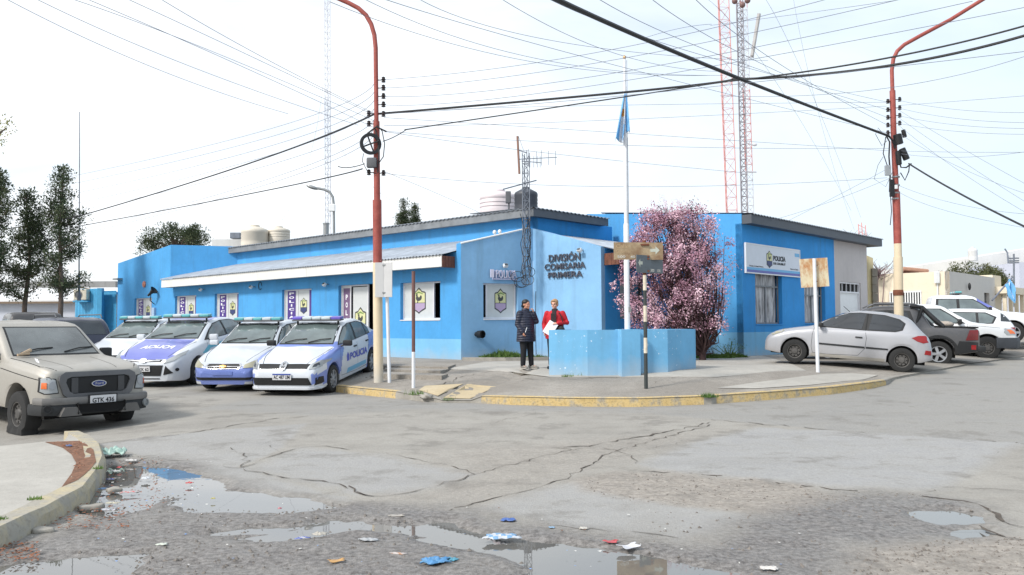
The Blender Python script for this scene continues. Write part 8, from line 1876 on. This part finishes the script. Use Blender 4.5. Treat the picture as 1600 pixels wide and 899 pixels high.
# local frame: faces -Y, own right hand at -X
def person(label, loc, yaw, H, pose):
    root = thing('person', label, 'person', loc, yaw); s_ = H/1.62
    J = pose['J']; skin = pose['skin']; b = MB()
    loft(b, [(0, 0, .80, .15, .11), (0, 0, .92, .16, .12), (0, 0, 1.06, .13, .10), (0, -.0, 1.22, .155, .11), (0, .01, 1.32, .15, .09), (0, .01, 1.37, .07, .06)])
    limb(b, [V3(0, .012, 1.33), V3(0, 0, 1.44)], [.055, .05])
    Th = Matrix.Rotation(pose.get('headyaw', 0), 3, 'Z') @ Matrix.Rotation(pose.get('headtilt', 0), 3, 'X'); hc = V3(0, -.015, 1.515)
    headgeo(b, hc, Th)
    for g in ('r', 'l'):
        sh, el, wr = J['sh'+g], J['el'+g], J['wr'+g]; limb(b, [sh, el, wr], [.05, .038, .026]); hd_, pn = J['hand'+g]; hand(b, wr, hd_, pn, 1.0, J.get('curl', .6))
        hp, kn, an = J['hp'+g], J['kn'+g], J['an'+g]; limb(b, [hp, kn, an], [.085, .055, .038]); limb(b, [an+V3(0, 0, -.03), an+J['foot'+g]*.14+V3(0, 0, -.045)], [.036, .03])
    remesh(b, 'body', skin, root, .0075, 3); eyes_mouth(root, hc, Th)
    # trousers
    b = MB(); loft(b, [(0, 0, .78, .165, .125), (0, 0, .95, .165, .125), (0, 0, 1.0, .15, .115)])
    for g in ('r', 'l'): hp, kn, an = J['hp'+g], J['kn'+g], J['an'+g]; limb(b, [hp, hp.lerp(kn, .5), kn, kn.lerp(an, .6), an+V3(0, 0, .02)], [.108, .098, .078, .066, .062])
    remesh(b, 'trousers', pose['trousers'], root, .012)
    for g in ('r', 'l'):
        an = J['an'+g]; f = J['foot'+g]; b = MB(); yw = math.atan2(f.y, f.x); T_ = Matrix.Rotation(yw, 3, 'Z')
        for px_, r_ in ((-.03, (.055, .045, .05)), (.04, (.07, .045, .042)), (.12, (.06, .047, .034)), (.165, (.04, .04, .027))): b.ell(V3(an.x, an.y, .0)+f*px_+V3(0, 0, r_[2]*.9+.012), r_, 12, 8, T_)
        sh_ = remesh(b, 'shoe', pose['shoe'], root, .009, 3); b = MB()
        for px_, r_ in ((-.03, (.06, .05, .014)), (.05, (.08, .05, .014)), (.13, (.068, .051, .014))): b.ell(V3(an.x, an.y, .014)+f*px_, r_, 14, 6, T_)
        remesh(b, 'sole', pose['sole'], root, .008, 2)
    # coat
    b = MB(); loft(b, pose['coat'])
    for g in ('r', 'l'):
        sh, el, wr = J['sh'+g], J['el'+g], J['wr'+g]; limb(b, [sh, sh.lerp(el, .5), el, el.lerp(wr, .55), wr.lerp(el, .06)], [pose['sl'], pose['sl']*.93, pose['sl']*.84, pose['sl']*.72, pose['sl']*.62])
    if pose.get('quilt'):
        pass
    co = remesh(b, 'coat', pose['coatm'], root, .012, 3)
    if pose.get('collar'): b = MB(); loft(b, pose['collar']); remesh(b, 'collar', pose.get('collarm', pose['coatm']), root, .01, 2)
    b = MB()
    for c_, r_ in pose['hair']: b.ell(hc+Th @ Vector(c_), r_, 14, 10, Th)
    remesh(b, 'hair', pose['hairm'], root, .009, 2)
    root.scale = (s_, s_, s_); return root, hc, Th
t = NT('navy_quilted_fabric'); n1 = t.noise(7, 4); wv = t.n('ShaderNodeTexWave'); wv.bands_direction = 'Z'; wv.inputs['Scale'].default_value = 5.5; wv.inputs['Distortion'].default_value = 3.5; t.l(t.obj(), wv.inputs['Vector']); t.base(t.mix(t.rng(n1, .3, .7), lin((24, 28, 44)), lin((40, 44, 64)))); t.rough(.55); t.bump(wv.outputs['Fac'], .5, .02); M['navy'] = t.mat
t = NT('red_coat_wool'); n1 = t.noise(6, 5, .6); t.base(t.mix(t.rng(n1, .3, .7), lin((164, 22, 36)), lin((196, 34, 48)))); t.rough(.8); t.bump(t.noise(9, 4), .5, .02); M['redcoat'] = t.mat
M['blacktr'] = mat('black_trousers', (22, 22, 26), .85, .25, 8); M['hair_black'] = mat('black_hair', (24, 20, 20), .5, .2, 20); M['hair_fair'] = mat('sandy_blond_hair', (164, 128, 92), .6, .25, 25, bump=.4, bscale=50); M['shoe_grey'] = mat('grey_trainer', (126, 122, 116), .7, .3, 25); M['sole_w'] = mat('pale_sole', (186, 182, 174), .7, .1); M['scarf'] = mat('dark_patterned_scarf', (46, 38, 42), .9, .5, 30)
yaw1 = R(42)
J1 = dict(shr=V3(-.19, .0, 1.30), elr=V3(-.235, .03, 1.05), wrr=V3(-.20, -.10, .86), handr=(V3(.2, -.35, -.8), V3(1, 0, .2)), shl=V3(.19, .0, 1.30), ell=V3(.215, -.13, 1.12), wrl=V3(.10, -.17, 1.325), handl=(V3(-.30, .05, .9), V3(-.5, .7, 0)),
          hpr=V3(-.09, 0, .85), knr=V3(-.095, -.02, .46), anr=V3(-.10, .0, .09), hpl=V3(.09, 0, .85), knl=V3(.10, -.04, .46), anl=V3(.115, -.06, .09), footr=V3(-.2, -.98, 0).normalized(), footl=V3(.25, -.97, 0).normalized(), curl=1.1)
p = gps(822, 577.5); p.z += .006
pose1 = dict(J=J1, skin=M['skin'], trousers=M['blacktr'], shoe=M['shoe_grey'], sole=M['sole_w'], coatm=M['navy'], sl=.083, hairm=M['hair_black'], headyaw=R(8),
             coat=[(0, 0, .64, .255, .19), (0, 0, .72, .25, .19), (0, -.005, .90, .235, .185), (0, -.005, 1.08, .222, .175), (0, 0, 1.22, .22, .16), (0, .01, 1.31, .185, .125), (0, .01, 1.375, .10, .09)],
             collar=[(0, .005, 1.34, .105, .10), (0, .012, 1.40, .095, .095), (0, .022, 1.43, .088, .088)],
             hair=[((0, .022, .052), (.086, .099, .082)), ((0, .055, -.01), (.076, .062, .08)), ((0, .10, -.03), (.045, .04, .05)), ((.05, -.01, .055), (.03, .05, .045)), ((-.05, -.01, .055), (.03, .05, .045))])
w1_, hc1, T1 = person('woman in a long navy padded coat holding one hand to her chin', p, yaw1, 1.60, pose1)
b = MB(); b.tube([V3(-.14, -.19, .98), V3(-.17, -.165, .86)], .008, 5); b.build('zip_pull', M['white'], w1_, world=False)
J2 = dict(shr=V3(-.185, .0, 1.30), elr=V3(-.27, .06, 1.06), wrr=V3(-.24, -.06, .86), handr=(V3(.05, -.25, -.9), V3(1, 0, 0)), shl=V3(.185, .0, 1.30), ell=V3(.29, -.0, 1.08), wrl=V3(.08, -.20, 1.06), handl=(V3(-.92, -.2, .02), V3(0, .5, -.8)),
          hpr=V3(-.09, 0, .85), knr=V3(-.095, -.02, .46), anr=V3(-.10, .0, .09), hpl=V3(.09, 0, .85), knl=V3(.10, -.0, .46), anl=V3(.11, .02, .09), footr=V3(-.2, -.98, 0).normalized(), footl=V3(.2, -.98, 0).normalized(), curl=1.3)
p = gps(867.5, 576.5); p.z += .006
pose2 = dict(J=J2, skin=M['skin2'], trousers=M['blacktr'], shoe=M['black_plastic'], sole=M['under'], coatm=M['redcoat'], sl=.068, hairm=M['hair_fair'], headyaw=R(-14), headtilt=R(6),
             coat=[(-.03, 0, .70, .20, .15), (-.02, 0, .80, .21, .16), (0, 0, 1.0, .205, .16), (0, 0, 1.2, .205, .145), (0, .01, 1.31, .175, .115), (0, .01, 1.37, .10, .085)],
             collar=[(0, -.02, 1.27, .10, .12), (0, -.01, 1.34, .085, .095), (0, 0, 1.41, .07, .075)], collarm=M['scarf'],
             hair=[((0, .02, .05), (.085, .09, .082)), ((0, .05, .0), (.078, .06, .075)), ((.055, -.02, .045), (.032, .05, .06)), ((-.055, -.02, .045), (.032, .05, .06)), ((0, -.05, .085), (.055, .045, .03))])
w2_, hc2, T2 = person('woman in a red coat and dark scarf behind the low blue wall', p, R(-12), 1.60, pose2)
b = MB(); b.rbox(-.07, .06, -.172, -.150, .86, 1.30, .01); b.build('blouse', M['scarf'], w2_, world=False)
b = MB(); b.ell(V3(.14, -.14, .93), (.12, .045, .10), 14, 8); b.tube([V3(.22, -.10, 1.0), V3(.2, -.16, 1.2), V3(.12, -.13, 1.34)], .012, 5); bag = b.build('shoulder_bag', M['black_plastic'], None, smooth=60); bpy.context.view_layer.update(); bag.matrix_world = w2_.matrix_basis @ Matrix.Scale(1.60/1.62, 4); setp(bag, 'small black shoulder bag worn against the red coat', 'bag')
b = MB(); T_ = Matrix.Translation((-.07, -.235, .95)) @ Matrix.Rotation(R(32), 4, 'Y') @ Matrix.Rotation(R(-10), 4, 'X'); b.box(-.115, .115, -.004, .004, -.16, .16, T_); b.box(-.11, .11, -.0055, -.0045, -.155, .155, T_); pap = b.build('paper_folder', mat('white_paper', (226, 228, 236), .6, .03)); pap.matrix_world = w2_.matrix_basis.copy(); setp(pap, 'white paper folder held by the woman in the red coat', 'folder')

# ------------------------------------------------------------------ litter
def crumple(name, label, cat, u, v, w_, d_, rgb, fn=zr, h_=.03, seed=0, rough=.5, rgb2=None, dz=0, flat=False, tr=False):
    w_ *= .88; d_ *= .88; mud = lambda q_: tuple(int(x_*.72+34) for x_ in q_); rgb = mud(rgb); rgb2 = mud(rgb2) if rgb2 else None
    r = random.Random(seed+int(u)); p = gp(u, v, fn); n = 14 if w_ > .12 else 8; b = MB(); G = []; yaw = r.uniform(-.5, .5)
    ph = [r.uniform(0, 6) for _ in range(6)]
    for j in range(n+1):
        row = []
        for i in range(n+1):
            a_, c_ = i/n-.5, j/n-.5; edge = 1-.16*math.sin(ph[0]+9*a_)*abs(c_)*2-.14*math.sin(ph[1]+8*c_); edge *= 1-.25*(abs(a_)*2)**3*(abs(c_)*2)**3
            x, y = a_*w_*edge*(1+.12*math.sin(ph[2]+7*c_)), c_*d_*edge*(1+.12*math.sin(ph[3]+6*a_))
            hh = h_*(.35+.65*abs(math.sin(ph[4]+a_*8+c_*4)*math.cos(ph[5]+c_*9-a_*3)))*(1-.55*max(abs(a_), abs(c_))*2)+r.uniform(0, h_*.22) if not flat else h_*(.3+.5*abs(a_*2)**2)+r.uniform(0, .002)
            q = Matrix.Rotation(yaw, 3, 'Z') @ Vector((x, y, 0)); row.append(Vector((p.x+q.x, p.y+q.y, fn(p.x, p.y)+.006+dz+hh)))
        G.append(row)
    for j in range(n):
        for i in range(n): b.cur = 1 if (rgb2 and math.sin(ph[2]+i*1.1+j*.5) > .45) else 0; b.face([G[j][i], G[j][i+1], G[j+1][i+1], G[j+1][i]])
    ms_ = [mat('litter_%d_%d_%d' % rgb, rgb, rough, .1, 20)]
    if rgb2: ms_.append(mat('litter_%d_%d_%d' % rgb2, rgb2, rough, .1, 20))
    o_ = b.build(name, ms_, smooth=25, merge=True); sm2 = o_.modifiers.new('s', 'SOLIDIFY'); sm2.thickness = .002; sm2.offset = 0; setp(o_, label, cat)
L = crumple
L('plastic_bag', 'crumpled pale mint green plastic bag against the near kerb', 'plastic bag', 177, 714, .36, .34, (168, 204, 190), h_=.13)
L('plastic_bag', 'crumpled bright blue plastic bag on the wet road in the foreground', 'plastic bag', 680, 881, .22, .14, (58, 132, 196), h_=.04, rgb2=(98, 164, 214)); L('plastic_bag', 'small teal piece of plastic beside the bright blue bag', 'plastic scrap', 707, 877, .10, .07, (60, 146, 176), h_=.02)
L('paper_scrap', 'torn white and blue packet half in the long puddle', 'packet', 783, 842, .30, .17, (214, 220, 228), h_=.03, rgb2=(116, 168, 214)); L('wrapper', 'small dark blue wrapper right of the long puddle', 'wrapper', 795, 815, .13, .10, (52, 92, 178), h_=.025)
L('wrapper', 'orange wrapper lying flat near the bottom left of the road', 'wrapper', 525, 879, .12, .07, (210, 152, 74), h_=.015, flat=True); L('wrapper', 'thin orange and grey strip between the orange wrapper and the blue bag', 'wrapper', 622, 867, .13, .04, (196, 186, 180), h_=.01, rgb2=(206, 136, 82))
L('wrapper', 'small red packet near the white paper on the right', 'packet', 955, 849, .11, .08, (206, 66, 72), h_=.015, flat=True); L('paper_scrap', 'white sheet of paper beside the red packet', 'paper', 981, 858, .16, .11, (226, 226, 232), h_=.03, flat=True)
L('paper_scrap', 'white crumpled napkin at the bottom right of the road', 'paper', 1202, 891, .13, .10, (220, 214, 208), h_=.02); L('paper_scrap', 'small pale scrap in the middle of the wet road', 'paper', 912, 828, .08, .06, (196, 192, 182), h_=.02); L('paper_scrap', 'tiny light blue scrap left of the pale scrap', 'paper', 862, 826, .05, .04, (140, 180, 214), h_=.01)
L('wrapper', 'blue and white wrapper left of the foreground mud', 'wrapper', 472, 843, .11, .06, (96, 110, 190), h_=.015, rgb2=(206, 206, 220)); L('paper_scrap', 'cream crumpled paper between two puddle arms', 'paper', 500, 838, .12, .09, (186, 178, 164), h_=.03); L('paper_scrap', 'grey flattened paper below the puddle arms', 'paper', 575, 846, .17, .08, (166, 170, 174), h_=.02)
L('wrapper', 'small white and green wrapper in the lower left puddle', 'wrapper', 253, 853, .09, .06, (214, 222, 206), h_=.015); L('paper_scrap', 'pale flat piece of card above the centre puddle', 'card', 619, 808, .14, .08, (176, 168, 156), h_=.015, flat=True)
L('wrapper', 'small red cap-like scrap at the edge of the blue reflection', 'scrap', 296, 757, .08, .06, (206, 58, 58), h_=.025); L('paper_scrap', 'white paper scrap at the tip of the left puddle', 'paper', 228, 750, .10, .13, (222, 226, 230), h_=.03); L('wrapper', 'tiny yellow scrap in the pale puddle', 'scrap', 333, 781, .045, .03, (196, 182, 62), h_=.015)
L('wrapper', 'pink scrap on the mud between puddles', 'scrap', 437, 797, .035, .05, (206, 108, 120), h_=.02); L('wrapper', 'red scrap among rubbish in the gutter', 'scrap', 187, 733, .06, .05, (200, 52, 58), h_=.03); L('wrapper', 'red and white wrapper floating in the gutter puddle', 'wrapper', 202, 771, .20, .05, (212, 206, 204), h_=.015, rgb2=(206, 88, 88))
L('wrapper', 'blue scrap on the dry leaves behind the near kerb', 'scrap', 108, 699, .10, .07, (66, 92, 150), fn=top, h_=.03); L('wrapper', 'light blue scrap beside the near kerb', 'scrap', 160, 766, .07, .07, (112, 150, 196), h_=.02); L('wrapper', 'violet blue wrapper in the gutter rubbish', 'wrapper', 173, 751, .10, .05, (110, 116, 190), h_=.02, rgb2=(210, 210, 222))
L('paper_scrap', 'white strip of paper at the foot of the near kerb', 'paper', 172, 799, .17, .07, (206, 208, 216), h_=.015, flat=True); L('paper_scrap', 'cream paper floating in the gutter puddle', 'paper', 175, 788, .14, .06, (190, 184, 160), h_=.015); L('paper_scrap', 'white scrap among rubbish at the gutter bend', 'paper', 180, 738, .14, .05, (200, 200, 200), h_=.02); L('paper_scrap', 'white bottle-like scrap near the top of the gutter', 'scrap', 205, 722, .18, .05, (204, 202, 200), h_=.03)
for u, v, w_, lab in ((144, 795, .20, 'flat grey stone lying in the gutter of the near kerb'), (66, 832, .17, 'flat slab of broken concrete below the near kerb'), (178, 768, .16, 'round grey stone in the gutter puddle')):
    p = gp(u, v); bm = bmesh.new(); bmesh.ops.create_icosphere(bm, subdivisions=3, radius=1)
    for v_ in bm.verts: k_ = 1+.15*math.sin(v_.co.x*4+u)+.1*math.sin(v_.co.y*7+u); v_.co = Vector((v_.co.x*w_/2*k_, v_.co.y*w_*.33*k_, clamp(v_.co.z*.06, -.02, .022)*k_))
    b = MB(); b.bm(bm, Matrix.Translation((p.x, p.y, .012)) @ Matrix.Rotation(rnd.uniform(-.3, .5), 4, 'Z')); o = b.build('flat_stone', M['concrete'], smooth=50); setp(o, lab, 'stone')
b = MB()
for _ in range(150):
    u, v = rnd.uniform(20, 1250), rnd.uniform(770, 897)
    if rnd.random() < .5: u, v = rnd.uniform(150, 330), rnd.uniform(715, 800)
    p = gp(u, v); s_ = rnd.uniform(.004, .013); a_ = rnd.uniform(0, 6); b.cur = rnd.choice((0, 0, 1, 2)); b.face([p+Vector((s_*math.cos(a_+k_*1.57)*rnd.uniform(.5, 1.6), s_*math.sin(a_+k_*1.57)*rnd.uniform(.5, 1.6), .012+rnd.uniform(0, .006))) for k_ in range(4)])
o = b.build('tiny_litter', [mat('litter_pale', (206, 204, 198), .7), mat('litter_brown', (110, 78, 58), .8), mat('litter_blue', (120, 150, 196), .6)]); setp(o, 'tiny scraps of rubbish strewn over the wet road', 'litter', kind='stuff')
